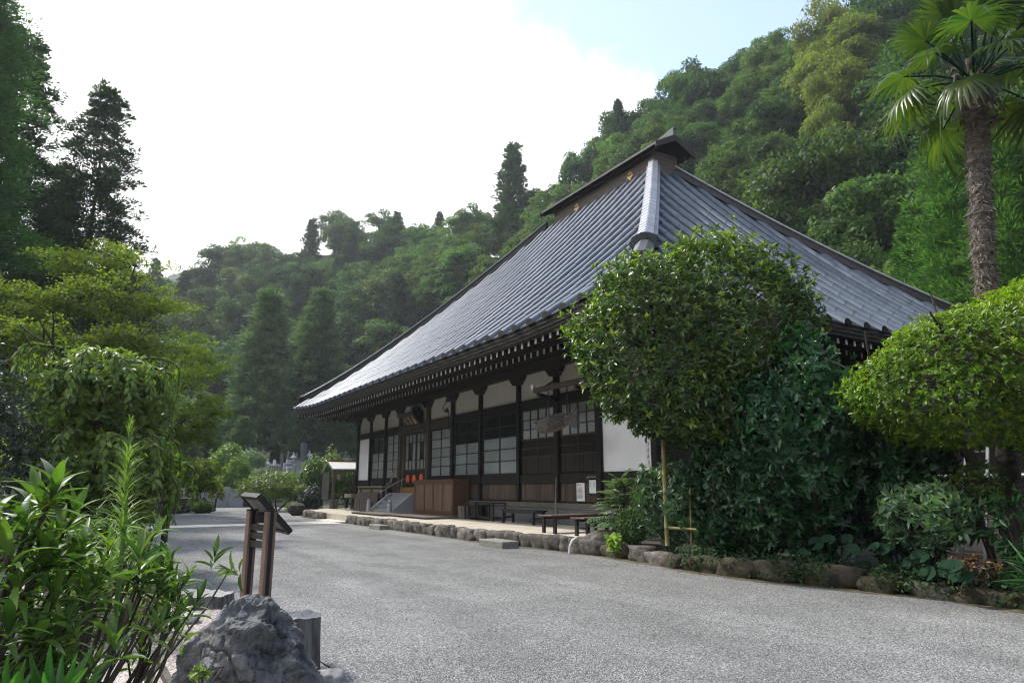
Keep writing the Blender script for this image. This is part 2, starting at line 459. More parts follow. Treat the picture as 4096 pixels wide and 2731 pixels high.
M['fascia'] = pmat('eave fascia wood', (0.0195, 0.0163, 0.0137), (0.0423, 0.0358, 0.0306), rough=.75, scale=4, stretch=(.4, .4, 9), bump=.2)
M['rafter_white'] = pmat('rafter end paint', (.50, .48, .43), (.70, .68, .63), rough=.7, scale=14)
M['plaster'] = pmat('old plaster', (0.5314, 0.5114, 0.4583), (0.6244, 0.6044, 0.5513), rough=.9, scale=2.2, stretch=(3, 3, .5), vary=.06, contrast=(.25, .75))
M['white_wall'] = pmat('white wall panel', (0.7704, 0.7704, 0.7918), (0.8560, 0.8560, 0.8774), rough=.7, scale=1.0)
M['frosted'] = pmat('frosted pane', (0.1640, 0.1927, 0.2009), (0.2296, 0.2542, 0.2583), rough=.35, scale=.8, spec=.5, vary=.16)
M['shoji'] = pmat('papered pane behind glass', (0.1968, 0.2173, 0.2173), (0.2460, 0.2665, 0.2624), rough=.35, scale=1, spec=.5, vary=.12)
M['clear'] = pmat('dark window glass', (.010, .012, .011), (.016, .018, .016), rough=.06, scale=2, spec=.6)
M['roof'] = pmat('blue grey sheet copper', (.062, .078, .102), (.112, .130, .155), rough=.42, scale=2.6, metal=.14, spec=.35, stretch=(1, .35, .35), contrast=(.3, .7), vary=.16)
M['pan'] = pmat('shade toned sheet copper valley', (0.0230, 0.0254, 0.0295), (0.0508, 0.0525, 0.0558), rough=.6, scale=2.6, metal=.05, spec=.25)  # shade between the rolls is put into this darker valley colour
M['roll_end'] = pmat('dark roll end', (.010, .010, .010), (.018, .018, .018), rough=.7, spec=.2)
M['cap'] = pmat('pale ridge sheet', (.24, .24, .255), (.33, .33, .345), rough=.45, scale=3, metal=.3, vary=.06)
M['ridge_wood'] = pmat('ridge box boards', (0.0570, 0.0420, 0.0345), (0.1275, 0.0975, 0.0780), rough=.7, scale=5, stretch=(.5, .5, 8))
M['ridge_cap'] = pmat('dark ridge sheet', (.022, .022, .023), (.042, .042, .042), rough=.5, scale=3, metal=.15)
M['patina'] = pmat('green copper', (.05, .065, .058), (.09, .11, .10), rough=.6, scale=5, metal=.2)
M['gold'] = pmat('gilt metal', (.46, .32, .10), (.58, .43, .18), rough=.5, metal=.4, scale=20)
M['cabinet'] = pmat('stained cabinet wood', (0.0697, 0.0344, 0.0213), (0.1230, 0.0656, 0.0410), rough=.5, scale=5, stretch=(5, 5, .5), contrast=(.3, .7))
M['cabinet_panel'] = pmat('faded cabinet panel', (0.0984, 0.0558, 0.0369), (0.1886, 0.1230, 0.0861), rough=.55, scale=5, stretch=(7, 7, .5), vary=.12, contrast=(.3, .7))
M['iron'] = pmat('black painted steel', (.012, .012, .013), (.02, .02, .022), rough=.45)
M['steel'] = pmat('grey steel tube', (.22, .225, .23), (.30, .305, .31), rough=.35, metal=.5)
M['bench_top'] = pmat('brown bench boards', (.09, .055, .038), (.15, .095, .068), rough=.55, scale=5, stretch=(6, 6, 1))
M['bench_leg'] = pmat('dark bench legs', (.016, .013, .012), (.03, .025, .022), rough=.5)
M['paper'] = pmat('white paper', (.70, .70, .70), (.76, .76, .75), rough=.8, scale=6)
M['ink'] = pmat('print ink', (.10, .10, .10), rough=.9)
M['greenpaper'] = pmat('pale green paper', (.62, .70, .66), rough=.8)
M['plastic'] = pmat('clear case edge', (.16, .155, .15), rough=.25)
M['orange'] = pmat('orange lacquer', (.72, .105, .02), rough=.5)
M['amber'] = pmat('varnished step board', (.24, .115, .03), (.32, .165, .05), rough=.5, scale=4)
M['stair_dark'] = pmat('rubber mat', (.02, .02, .02), rough=.8)
M['fish'] = pmat('grey weathered carving', (0.0450, 0.0396, 0.0348), (0.1260, 0.1140, 0.1020), rough=.85, scale=14, bump=.6, bscale=30, coords='obj')
M['fish_belly'] = pmat('worn brown belly', (0.0980, 0.0595, 0.0350), (0.1680, 0.1050, 0.0700), rough=.8, scale=12)
M['fish_dark'] = pmat('carved scale shadow paint', (.05, .044, .038), rough=.9)
M['bark'] = pmat('dark bark', (.035, .028, .022), (.085, .072, .058), rough=.95, scale=7, stretch=(1, 1, .3), bump=.8, coords='obj')
M['bark_pale'] = pmat('pale bark', (.09, .08, .068), (.18, .165, .14), rough=.95, scale=7, stretch=(1, 1, .3), bump=.8, coords='obj')
M['palm_bark'] = pmat('fibrous palm trunk', (.045, .034, .027), (.17, .14, .115), rough=.95, scale=6, stretch=(1, 1, 2.5), bump=1.0, bscale=30)
M['fibre'] = pmat('palm fibre', (.075, .06, .048), (.26, .225, .195), rough=.95, scale=9)
M['bamboo'] = pmat('bamboo pole', (.17, .135, .05), (.28, .22, .085), rough=.5, scale=5)
M['rock'] = pmat('dark limestone', (.030, .031, .033), (.25, .246, .24), rough=.8, scale=4.5, detail=10, bump=.8, bscale=34, contrast=(.36, .78))
M['log_rock'] = pmat('petrified wood rock', (.022, .020, .019), (.22, .21, .20), rough=.85, scale=6, detail=8, stretch=(2.4, 2.4, .35), bump=1.0)
M['rock_top'] = pmat('pale crystalline top', (0.1804, 0.1681, 0.1558), (0.3444, 0.3362, 0.3198), rough=.85, scale=16, bump=.8)
M['old_wood'] = pmat('dead wood', (0.0420, 0.0350, 0.0294), (0.1190, 0.1050, 0.0910), rough=.95, scale=8, bump=.7)
M['post_wood'] = pmat('reddish sign post', (.135, .082, .062), (.18, .115, .09), rough=.6, scale=40, stretch=(1, 1, .2))
M['post_core'] = pmat('black post core', (.010, .010, .012), rough=.5)
M['board_back'] = pmat('grey sign back', (.17, .17, .165), (.22, .22, .21), rough=.55, scale=8)
M['board_white'] = pmat('white sign face', (.70, .70, .68), rough=.4)
M['slat_green'] = pmat('dark olive slat', (.016, .018, .012), (.028, .030, .022), rough=.7, scale=8)
M['tan_wall'] = pmat('tan plaster', (.26, .22, .18), (.31, .265, .22), rough=.9, scale=3)
M['tin'] = pmat('pale corrugated roof', (.68, .68, .68), (.78, .78, .78), rough=.45, scale=4)
M['green_tin'] = pmat('green roof sheet', (.03, .25, .09), (.05, .33, .13), rough=.4)
M['red_tin'] = pmat('rust red ridge strip', (.30, .07, .03), rough=.6)
M['charred'] = pmat('charred cedar boards', (.018, .016, .015), (.04, .035, .032), rough=.85, scale=6, stretch=(8, 8, .4))
M['white_stone'] = pmat('white lantern stone', (0.4100, 0.4100, 0.4182), (0.5248, 0.5248, 0.5248), rough=.8, scale=9)
M['wood_pale'] = pmat('pale memorial board', (0.1804, 0.1476, 0.1148), (0.2788, 0.2378, 0.1886), rough=.85, scale=9)
M['stump_pot'] = pmat('log planter bark', (.075, .062, .050), (.19, .165, .14), rough=.95, scale=9, stretch=(1.5, 1.5, .3), bump=.8)
M['tin_lamp'] = pmat('grey lamp metal', (.10, .10, .10), (.16, .16, .16), rough=.4, metal=.4)
M['hose'] = pmat('white pipe', (.60, .60, .57), rough=.5)
M['dry_leaf'] = pmat('dry leaf', (.16, .08, .04), (.30, .16, .08), rough=.9, vary=.3)
# foliage (base colours of the leaves themselves)
M['l_broad'] = leafmat('broadleaf leaves', (0.027, 0.064, 0.021), (0.086, 0.134, 0.041), trans=0.38, rough=0.6, spec=0.2, vary=.3, hue=.03, ns=.22, patch=.34)
M['l_pale'] = leafmat('pale broadleaf leaves', (0.046, 0.097, 0.028), (0.129, 0.198, 0.055), trans=0.42, rough=0.6, spec=0.2, vary=.2, hue=.02, ns=.22, patch=.34)
M['l_vine'] = leafmat('vine leaves', (0.075, 0.131, 0.073), (0.188, 0.256, 0.138), trans=0.25, rough=0.55, spec=0.25, vary=.15, ns=.22, patch=.34)
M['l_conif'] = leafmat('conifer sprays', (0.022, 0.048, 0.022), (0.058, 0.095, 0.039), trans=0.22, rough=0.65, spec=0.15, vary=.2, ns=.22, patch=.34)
M['l_cypress'] = leafmat('cypress sprays', (0.066, 0.120, 0.066), (0.156, 0.228, 0.120), trans=0.25, rough=0.65, spec=0.15, vary=.1, ns=.22, patch=.34)
M['l_cedar'] = leafmat('bright cedar sprays', (.036, .10, .028), (.11, .225, .055), trans=0.28, rough=0.65, spec=0.15, vary=.15, ns=.22, patch=.34)
M['l_bamboo'] = leafmat('bamboo leaves', (0.079, 0.112, 0.020), (0.202, 0.230, 0.047), trans=0.45, rough=0.55, spec=0.25, vary=.12, ns=.22, patch=.34)
M['l_maple'] = leafmat('maple leaves', (.050, .095, .014), (.185, .21, .034), trans=0.48, rough=0.6, spec=0.2, vary=.12, hue=.02)
M['l_weep'] = leafmat('weeping tree leaves', (0.054, 0.130, 0.029), (0.258, 0.319, 0.068), trans=0.36, rough=0.4, spec=0.35, vary=.05)
M['l_osman'] = leafmat('glossy dark leaves', (0.022, 0.065, 0.017), (0.262, 0.343, 0.030), trans=0.32, rough=0.3, spec=0.5, vary=.05)
M['l_hedge'] = leafmat('bright hedge leaves', (0.036, 0.113, 0.013), (0.225, 0.306, 0.023), trans=0.42, rough=0.38, spec=0.4, vary=.05)
M['l_camel'] = leafmat('deep green leaves', (.013, .050, .018), (.048, .125, .040), trans=0.2, rough=0.3, spec=0.5, vary=.05)
M['l_nandina'] = leafmat('blue green leaves', (.030, .080, .040), (.15, .225, .125), trans=0.28, rough=0.4, spec=0.4, vary=.05)
M['l_dark'] = leafmat('dark shrub leaves', (.018, .038, .022), (.080, .105, .070), trans=0.15, rough=0.4, spec=0.4, vary=.05)
M['l_bright'] = leafmat('bright shrub leaves', (0.033, 0.083, 0.015), (0.176, 0.237, 0.044), trans=.35, rough=.4, spec=.4, vary=.1, hue=.02)
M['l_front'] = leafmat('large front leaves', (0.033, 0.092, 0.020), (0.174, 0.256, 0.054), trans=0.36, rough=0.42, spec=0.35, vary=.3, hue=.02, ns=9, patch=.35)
M['l_lily'] = leafmat('lily leaves', (.095, .19, .040), (.22, .32, .085), trans=0.42, rough=0.5, spec=0.3, vary=.05)
M['l_iris'] = leafmat('iris blades', (.035, .115, .022), (.075, .20, .040), trans=0.36, rough=0.45, spec=0.35, vary=.15, ns=9, patch=.35)
M['l_palm'] = leafmat('palm fans', (0.023, 0.065, 0.019), (0.123, 0.155, 0.025), trans=0.38, rough=0.36, spec=0.5, vary=.12)
M['l_ivory'] = leafmat('variegated leaves', (.06, .11, .03), (.36, .38, .17), trans=.3, rough=.45, spec=.4, vary=.1)
M['l_cover'] = leafmat('creeping leaves', (.010, .034, .010), (.040, .095, .026), trans=.2, rough=.65, spec=.12, vary=.05)
M['l_rust'] = leafmat('rusty young leaves', (.06, .035, .015), (.17, .085, .03), trans=.3, rough=.5, spec=.3, vary=.1)
# ------------------------------------------------------------------ terrain
HT = [(-180, 70, 150, .30), (-60, 60, 150, .30), (-20, 70, 150, .30), (-6, 95, 165, .23), (3, 112, 185, .222), (8, 115, 190, .285), (15, 114, 190, .345), (20, 106, 185, .355),
      (24, 88, 150, .345), (28, 72, 140, .352), (33, 62, 132, .385), (36, 57, 128, .435), (40.6, 52, 124, .515), (46, 47, 118, .55), (53, 43, 112, .58),
      (60, 40, 106, .60), (71, 38, 100, .57), (90, 36, 100, .52), (120, 50, 140, .4), (180, 70, 150, .30)]
HA = [h[0] for h in HT]
def hill(az):
    return [float(np.interp(az, HA, [h[i] for h in HT])) for i in (1, 2, 3)]
def ground_z(x, y):
    D = math.hypot(x, y); az = math.degrees(math.atan2(y, -x))
    D0, Dr, tn = hill(az)
    Hr = tn * Dr + H
    z = 0.0
    if 0 < az < 26:   # the cemetery climbs gently at the end of the yard
        w = min(1, (az) / 3, (26 - az) / 4)
        t = min(1, max(0, (D - 64) / 40)); z = 3.6 * w * t * t * (3 - 2 * t)
    if D > D0:
        t = (D - D0) / (Dr - D0)
        if t < 1: z = max(z, Hr * (t ** 1.12) + 0) if z == 0 else z + (Hr - z) * t ** 1.12
        else: z = Hr * (1 - .35 * min(1, (t - 1)))
    return z
Ds = [0, 3, 6, 10, 15, 20, 26, 32, 36, 40, 44, 48, 52, 56, 60, 64, 68, 72, 76, 80, 85, 90, 95, 100, 105, 110, 115, 120, 126, 132, 140, 150, 160, 170, 180, 190, 200, 215, 230, 260, 320]
azs = np.arange(-180, 180, 2.0)
vs = [(0, 0, -0.004)]; fs = []
for D in Ds[1:]:
    for a in azs:
        x, y = -D * math.cos(R(a)), D * math.sin(R(a))
        z = ground_z(x, y)
        if z > 0.5: z += 1.2 * noise.noise(Vector((x, y, 0)) * .06)
        vs.append((x, y, z - 0.004))
n = len(azs)
for k in range(n): fs.append((0, 1 + (k + 1) % n, 1 + k))
for i in range(len(Ds) - 2):
    for k in range(n):
        k2 = (k + 1) % n
        a = 1 + i * n
        fs.append((a + k, a + k2, a + n + k2, a + n + k))
mb = MB(); mb.add(vs, fs)
gr = mb.build('ground', [M['soil'], M['forest_floor']], smooth=True)
for p in gr.data.polygons:
    c = p.center
    p.material_index = 1 if (c.z > 4 or math.hypot(c.x, c.y) > 55) else 0
tag(gr, 'bare soil ground rising into the hills', kind='structure')
# the blue mountain far down the valley
mb = MB(); vs = []; fs = []
prof = [(-3, .20), (0, .235), (2.2, .268), (3.2, .285), (4.6, .298), (5.6, .302), (7.5, .285), (10, .26), (14, .23), (18, .2)]
az_ = np.linspace(-4, 18, 90)
for a in az_:
    t = float(np.interp(a, [p[0] for p in prof], [p[1] for p in prof])) + .004 * noise.noise(Vector((a * 1.7, 0, 3)))
    for D, f_ in ((480, 0.0), (560, .55), (640, 1.0), (760, .6)):
        vs.append((-D * math.cos(R(a)), D * math.sin(R(a)), f_ * t * 640 + (0 if f_ else -3)))
for i in range(len(az_) - 1):
    for k in range(3):
        fs.append((i * 4 + k, i * 4 + k + 1, i * 4 + 5 + k, i * 4 + 4 + k))
mb.add(vs, fs)
tag(mb.build('mountain', M['mountain'], smooth=True), kind='structure')

def sheet(name, poly, z, m, kind='structure', label=None):
    me = bpy.data.meshes.new(name)
    bm = bmesh.new()
    f = bm.faces.new([bm.verts.new((x, y, z)) for x, y in poly])
    bmesh.ops.triangulate(bm, faces=[f]); bmesh.ops.recalc_face_normals(bm, faces=bm.faces)
    for f in bm.faces:
        if f.normal.z < 0: f.normal_flip()
    bm.to_mesh(me); bm.free(); me.materials.append(m)
    o = link(name, me)
    return tag(o, label, kind=kind)
KERB = [(-40.6, 10.9), (-39.4, 10.05), (-37, 9.78), (-28, 9.66), (-18.2, 9.52), (-14.5, 9.76), (-12.15, 9.82), (-11.4, 9.78), (-9.87, 9.5), (-8.3, 9.44), (-7.2, 9.62), (-5.6, 9.94), (-4.4, 9.92), (-2.4, 10.1), (2, 10.4)]
yard = [(-4.7, 1.35), (-5.9, 1.85), (-8, 1.75), (-9.6, 1.6), (-12, 1.0), (-16, .95), (-26, 1.7), (-38, 2.6), (-47, 3.8), (-52, 6.2), (-60, 8.2), (-69, 9.8), (-72, 13), (-60, 13.6), (-46, 13.0), (-42, 12.6)] + KERB + [(12, 11), (16, -9), (2, -9), (-1.2, -3), (-2.6, .2)]
sheet('gravel_yard', yard, .006, M['gravel'])
sheet('pink_gravel_bed', [(-4.72, 1.34), (-5.9, 1.82), (-8, 1.72), (-9.4, 1.5), (-11, .9), (-12.5, -.3), (-11, -2), (-6, -2.2), (-3.2, -1.4), (-2.6, .15)], .012, M['pink'])
terr = [(x, y + .2) for x, y in KERB[1:6]] + [(-13.9, 10.6), (-13.6, 13.6), (-42.5, 13.6), (-42.4, 12.0), (-40.6, 11.1)]
mb = MB(); mb.prism(list(reversed(terr)), 'z', -.05, .319)
terrace = mb.build('terrace', M['concrete'])
tag(terrace, 'cream concrete terrace along the temple front', kind='structure')
sheet('garden_bed', [(-13.6, 10.3), (-12.15, 10.1), (-11.4, 10.05), (-9.87, 9.8), (-8.3, 9.7), (-7.2, 9.9), (-5.6, 10.2), (-2.4, 10.4), (2, 10.7), (2, 15), (-13.7, 15)], .21, M['soil'])

# kerb stones: one part each
def stone_mesh(name, seed, mats, sub=4, rough=.10):
    rs_ = random.Random(seed * 13 + 1)
    cuts = [(Vector((rs_.uniform(-1, 1), rs_.uniform(-1, .6), rs_.uniform(-.4, 1))).normalized(), rs_.uniform(.92, 1.2)) for _ in range(7 if rough < .33 else 10)]
    bm = bmesh.new(); bmesh.ops.create_cube(bm, size=1.0)
    bmesh.ops.subdivide_edges(bm, edges=bm.edges, cuts=sub, use_grid_fill=True)
    for v in bm.verts:
        c = v.co * 2
        r = (abs(c.x) ** 9 + abs(c.y) ** 9 + abs(c.z) ** 9) ** (1 / 9)
        c = c / max(r, 1e-6)
        k = 1 + rough * noise.noise(c * 1.1 + Vector((seed * 7.3, 0, 0))) + rough * .6 * noise.noise(c * 2.3 + Vector((0, seed * 3.1, 0))) + rough * .35 * noise.noise(c * 5.1 + Vector((0, 0, seed)))
        for cn_, cd_ in cuts:
            dd_ = c.dot(cn_)
            if dd_ > cd_: c = c - cn_ * (dd_ - cd_)
        v.co = c * .5 * k
    me = bpy.data.meshes.new(name); bm.to_mesh(me); bm.free()
    me.materials.append(mats)
    me.polygons.foreach_set('use_smooth', [True] * len(me.polygons))
    return me
rng = random.Random(3)
st_m = [stone_mesh('kerb_stone', i, M['stone'], rough=.17) for i in range(7)]
ms_m = [stone_mesh('kerb_stone', i + 9, M['moss_shade_stone'], rough=.36) for i in range(6)]
def along(poly, s):
    for a, b in zip(poly[:-1], poly[1:]):
        l = math.hypot(b[0] - a[0], b[1] - a[1])
        if s <= l: return a[0] + (b[0] - a[0]) * s / l, a[1] + (b[1] - a[1]) * s / l, math.atan2(b[1] - a[1], b[0] - a[0])
        s -= l
    return None
s = 0.0
while True:
    t_ = along(KERB, s)
    if t_ is None or t_[0] > 1.5: break
    right = t_[0] > -13
    w = rng.uniform(.42, .66) if not right else rng.uniform(.5, .95)
    x, y, a = along(KERB, s + w / 2) or t_
    s += w + .015
    if -34.5 < x < -30.6: continue
    hgt = rng.uniform(.31, .35) if not right else rng.uniform(.20, .34)
    if x > -6.5: hgt *= rng.uniform(.6, .95)
    o = link('kerb_stone', rng.choice(ms_m if right and rng.random() < (.55 if x < -10 else .95) else st_m), terrace, (x, y + .12, hgt / 2 - .02))
    o.scale = (w * 1.06, rng.uniform(.34, .44), hgt + .06); o.rotation_euler = (rng.uniform(-.05, .05), rng.uniform(-.05, .05) + (math.pi if rng.random() < .5 else 0), a + rng.uniform(-.06, .06))
vs = []; fs = []; s_ = 1.0; k = 0
while True:
    t_ = along(KERB, s_)
    if t_ is None or t_[0] > 1.5: break
    x, y, a = t_; w_ = .10 + .22 * max(0, noise.noise(Vector((s_ * .8, 1, 0))) + .35) * (1.5 if x > -14 else 1) + .05 * noise.noise(Vector((s_ * 5, 3, 0)))
    vs += [(x, y + .15, .0125), (x, y - w_, .0115)]
    if k: fs.append((2 * k - 2, 2 * k - 1, 2 * k + 1, 2 * k))
    k += 1; s_ += .12
tag(MB().add(vs, fs).build('kerb_verge', M['moss'], fixn=False), 'mossy dirt verge along the foot of the kerb stones', kind='structure')
# granite entrance step and the two loose stone steps
mb = MB(); mb.box(-34.4, -30.75, 9.95, 10.75, .14, .30, bev=.02)
e = mb.build('granite_step', M['granite_rough']); tag(e, 'long weathered granite step block in front of the temple stairs', 'step')
mb = MB(); mb.box(-34.2, -30.9, 10.05, 10.8, -.02, .139); b_ = mb.build('step_base', M['granite'], e)
mb = MB(); mb.box(-25.75, -24.6, 9.05, 9.45, -.02, .17, bev=.02)
tag(mb.build('stone_step', M['granite_rough']), 'small stone step block against the kerb near the brown cabinets', 'step', 'loose stone steps at the kerb')
mb = MB(); mb.box(-16.55, -15.3, 8.85, 9.35, -.02, .18, bev=.02)
tag(mb.build('stone_step', M['granite_rough']), 'pale stone step block against the kerb near the benches', 'step', 'loose stone steps at the kerb')
# pale path across the yard
pth = empty('path', (-31, 6, 0)); tag(pth, 'pale slab path crossing the gravel to the temple', kind='structure')
for i in range(12):
    y0 = -3.2 + i * 1.04
    mb = MB(); mb.box(-31.45 - (i > 9) * .9, -29.9 + (i > 9) * .1, y0, y0 + 1.03, -.02, .028, bev=.006); mb.build('slab', M['path'], pth)
mb = MB(); mb.box(-34.0, -30.8, 9.3, 10.0, -.02, .05, bev=.01); mb.build('slab', M['path'], pth)

# ------------------------------------------------------------------ temple hall
XR, XL, YE, YR = -11.2, -43.6, 10.06, 21.6
RUN, RUNL = YR - YE, 13.2
YB = 2 * YR - YE
ZE, ZT = 6.0, 17.0
YW = 13.36
temple = empty('temple_hall', (-27.5, 21.6, .319), 'large wooden temple hall with a hipped grey metal roof and white plaster walls', 'temple')
def gsw(a): return .42 * max(0.0, 1 - a / 6.5) ** 2.3
def roof_z(s, a): return ZE + (ZT - ZE) * (.80 * s + .20 * s * s) + gsw(a) * (1 - s) ** 2
def fr(x, s): return Vector((x, YE + RUN * s, roof_z(s, min(XR - x, (x - XL)))))
def ri(y, s): return Vector((XR - RUN * s, y, roof_z(s, min(y - YE, YB - y))))
def le(y, s): return Vector((XL + RUNL * s, y, roof_z(s, min(y - YE, YB - y))))
def ba(x, s): return Vector((x, YB - RUN * s, roof_z(s, min(XR - x, x - XL))))
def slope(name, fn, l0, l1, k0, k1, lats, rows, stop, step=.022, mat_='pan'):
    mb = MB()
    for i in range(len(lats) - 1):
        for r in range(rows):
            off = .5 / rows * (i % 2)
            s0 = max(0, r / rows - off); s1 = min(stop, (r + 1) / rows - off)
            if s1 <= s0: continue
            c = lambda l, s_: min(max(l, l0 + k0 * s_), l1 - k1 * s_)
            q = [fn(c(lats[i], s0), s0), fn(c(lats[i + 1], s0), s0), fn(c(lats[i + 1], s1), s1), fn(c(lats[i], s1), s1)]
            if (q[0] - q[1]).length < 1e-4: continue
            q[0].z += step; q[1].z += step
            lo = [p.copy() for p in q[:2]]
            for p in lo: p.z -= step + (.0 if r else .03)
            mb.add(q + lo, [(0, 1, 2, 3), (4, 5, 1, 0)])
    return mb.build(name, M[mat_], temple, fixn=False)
def roll_poly(fn, lat, l0, l1, k0, k1, smax):
    s_top = min(smax, (lat - l0) / k0, (l1 - lat) / k1)
    return s_top
def make_roll(parent, fn, lat, s_top, sidev, rad):
    """a half-round roll from the eave up to s_top, made of lapped lengths"""
    if s_top < .04: return
    mb = MB(); secs = []
    nseg = max(1, round(s_top * 15))
    for i in range(nseg):
        for j, k in ((0, 1.0), (1, .9)):
            s_ = s_top * (i + j) / nseg
            if i == 0 and j == 0: s_ = -.006; k = 1.12
            c = fn(lat, max(s_, 0)) + sidev * (.012 * noise.noise(Vector((lat * 3, s_ * 9, 1)))) + Vector((0, 0, .010 * noise.noise(Vector((lat * 2, s_ * 7, 9)))))
            if s_ < 0: c = c + (fn(lat, 0) - fn(lat, .01)) * .6
            secs.append([c + sidev * (rad * k * math.cos(a)) + Vector((0, 0, 1)) * (rad * 1.05 * k * math.sin(a) + .015) for a in [math.pi * q / 7 for q in range(8)]])
    mb.loft(secs, closed=False)
    mb.add(secs[0], [tuple(range(8))], 1)
    mb.build('roof_roll', [M['roof'], M['roll_end']], parent, smooth=True)
lx = [XL + .38 + .8067 * i for i in range(40)]
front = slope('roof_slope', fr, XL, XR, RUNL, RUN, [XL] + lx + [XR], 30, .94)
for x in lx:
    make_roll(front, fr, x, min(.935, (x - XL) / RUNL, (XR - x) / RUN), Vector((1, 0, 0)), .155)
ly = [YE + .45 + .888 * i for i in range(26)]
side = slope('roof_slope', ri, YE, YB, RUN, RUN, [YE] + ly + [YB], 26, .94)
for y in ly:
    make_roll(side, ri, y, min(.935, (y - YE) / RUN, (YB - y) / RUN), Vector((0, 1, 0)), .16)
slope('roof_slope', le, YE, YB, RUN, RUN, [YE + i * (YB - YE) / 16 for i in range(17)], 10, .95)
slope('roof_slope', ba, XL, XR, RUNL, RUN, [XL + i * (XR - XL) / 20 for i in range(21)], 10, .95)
# hips
def hip(name, cx, cy, sx, sy, runx, s_hi, s_lo, parts):
    """sx, sy: direction from the corner inward"""
    def base(s_): return Vector((cx + sx * runx * s_, cy + sy * RUN * s_, roof_z(s_, RUN * s_)))
    d = (base(.5) - base(.4)); d.z = 0; d.normalize()
    e = Vector((-d.y, d.x, 0))
    if e.dot(Vector((1, 0, 0))) < 0: e = -e
    def sec(s_, prof): 
        b = base(s_); return [b + e * u + Vector((0, 0, v)) for u, v in prof]
    n = 22
    ss = [s_hi + (s_lo - s_hi) * i / n for i in range(n + 1)]
    mb = MB(); mb.loft([sec(s_, [(-.15, -.2), (-.15, .34), (.15, .34), (.15, -.2)]) for s_ in ss]); 
    hp = mb.build(name, M['ridge_wood'], temple)
    mb = MB()
    for sg in (-1, 1):
        mb.loft([sec(s_, [(sg * .155, -.1), (sg * .31, -.1), (sg * .31, .10), (sg * .155, .15)]) for s_ in ss])
        mb.loft([sec(s_, [(sg * .152, .23), (sg * .18, .23), (sg * .18, .28), (sg * .152, .28)]) for s_ in ss])
    mb.build('ledge', M['cap'] if parts else M['ridge_cap'], hp)
    prof = [(-.225, .32), (-.225, .38), (-.02, .50), (.02, .50), (.225, .38), (.225, .32)]
    m_ = 26
    if parts:
        for i in range(m_):
            a = s_hi + (s_lo - s_hi) * i / m_; b = s_hi + (s_lo - s_hi) * (i + .985) / m_
            mb = MB(); mb.loft([sec(a, [(u * .985, v - .012) for u, v in prof]), sec(b, prof)]); mb.build('cap_plate', M['cap'], hp)
    else:
        mb = MB(); mb.loft([sec(s_, prof) for s_ in ss]); mb.build('ridge_sheet', M['cap'], hp)
    return hp, sec, base, d, e
hp, sec, base, d_, e_ = hip('hip_ridge', XR, YE, -1, 1, RUN, .945, .20, True)
# ornamental end tile: arched plate with a scroll on each side
def oni(sec, s_, d, parent, k=1.0):
    mb = MB()
    o2 = [(-.62, -.05), (-.62, .18), (-.50, .30), (-.62, .46), (-.60, .56), (-.40, .66), (-.18, .76), (0, .79), (.18, .76), (.40, .66), (.60, .56), (.62, .46), (.50, .30), (.62, .18), (.62, -.05)]
    A = [p for p in sec(s_, [(u * k, v * k) for u, v in o2])]
    B = [p - d * .16 for p in A]
    mb.loft([A, B])
    for sg in (-1, 1):
        pts = []
        for i in range(15):
            t = i / 14 * 2.6 * math.pi; r = .17 * (1 - i / 19)
            q = sec(s_, [((sg * .62 + sg * r * math.cos(t)) * k, (.20 + r * math.sin(t)) * k)])[0]
            pts.append(q - d * .14)
        mb.tube(pts, .045 * k, 5)
    q = sec(s_, [(0, .45 * k)])[0]
    mb.tube([q - d * .1, q - d * .26], [.2 * k, .12 * k], 10)
    mb.tube([sec(s_, [(u * k, v * k)])[0] - d * .12 for u, v in o2[1:-1]], .035 * k, 5)
    return mb.build('end_ornament', M['ridge_cap'], parent, smooth=True)
oni(sec, .197, d_, hp, .58)
mb = MB()
mb.loft([sec(s_, [(-.22, -.15), (-.26, .2), (-.1, .34), (.1, .34), (.26, .2), (.22, -.15)]) for s_ in (.18, .14, .10, .06, .025)])
mb.build('hip_end_ridge', M['ridge_cap'], hp)
hip('hip_ridge', XR, YB, -1, -1, RUN, .945, .05, False)
hp2, sec2, base2, d2_, e2_ = hip('hip_ridge', XL, YE, 1, 1, RUNL, .945, .05, False)
oni(sec2, .047, d2_, hp2, .58)
hip('hip_ridge', XL, YB, 1, -1, RUNL, .945, .05, False)
# ridge box of stacked planks with its own small roof
RX0, RX1 = -30.2, -21.95
rb = MB().box(RX0, RX1, 20.92, 22.28, 15.8, 17.05).build('ridge_box', M['ridge_wood'], temple)
for i in range(6):
    z0 = 15.86 + i * .2
    MB().box(RX0 - .03 + .0, RX1 + .03, 20.86, 20.925, z0, z0 + .185).build('plank', M['ridge_wood'], rb)
    MB().box(RX1 - .005, RX1 + .055, 20.90, 22.30, z0, z0 + .185).build('plank', M['ridge_wood'], rb)
mb = MB()
e0, e1_ = -31.0, -21.25
mb.loft([[Vector((x, 20.40, 16.98)), Vector((x, 20.40, 17.10)), Vector((x, 21.6, 17.76)), Vector((x, 22.80, 17.10)), Vector((x, 22.80, 16.98)), Vector((x, 21.6, 17.62))] for x in (e0, e1_)])
mb.build('ridge_roof', M['ridge_cap'], rb)
mb = MB()
for x in (e0 - .02, e1_ - .03):
    mb.loft([[Vector((x + q, 20.36, 16.80)), Vector((x + q, 20.36, 17.08)), Vector((x + q, 21.6, 17.73)), Vector((x + q, 22.84, 17.08)), Vector((x + q, 22.84, 16.80)), Vector((x + q, 21.6, 17.42))] for q in (0, .06)])
mb.build('barge_board', M['dark_wood'], rb)
mb = MB(); mb.box(e0 + .1, e1_ - .1, 20.62, 20.70, 16.88, 16.96); mb.box(RX1 + .1, RX1 + .5, 22.3, 22.46, 16.75, 16.9)
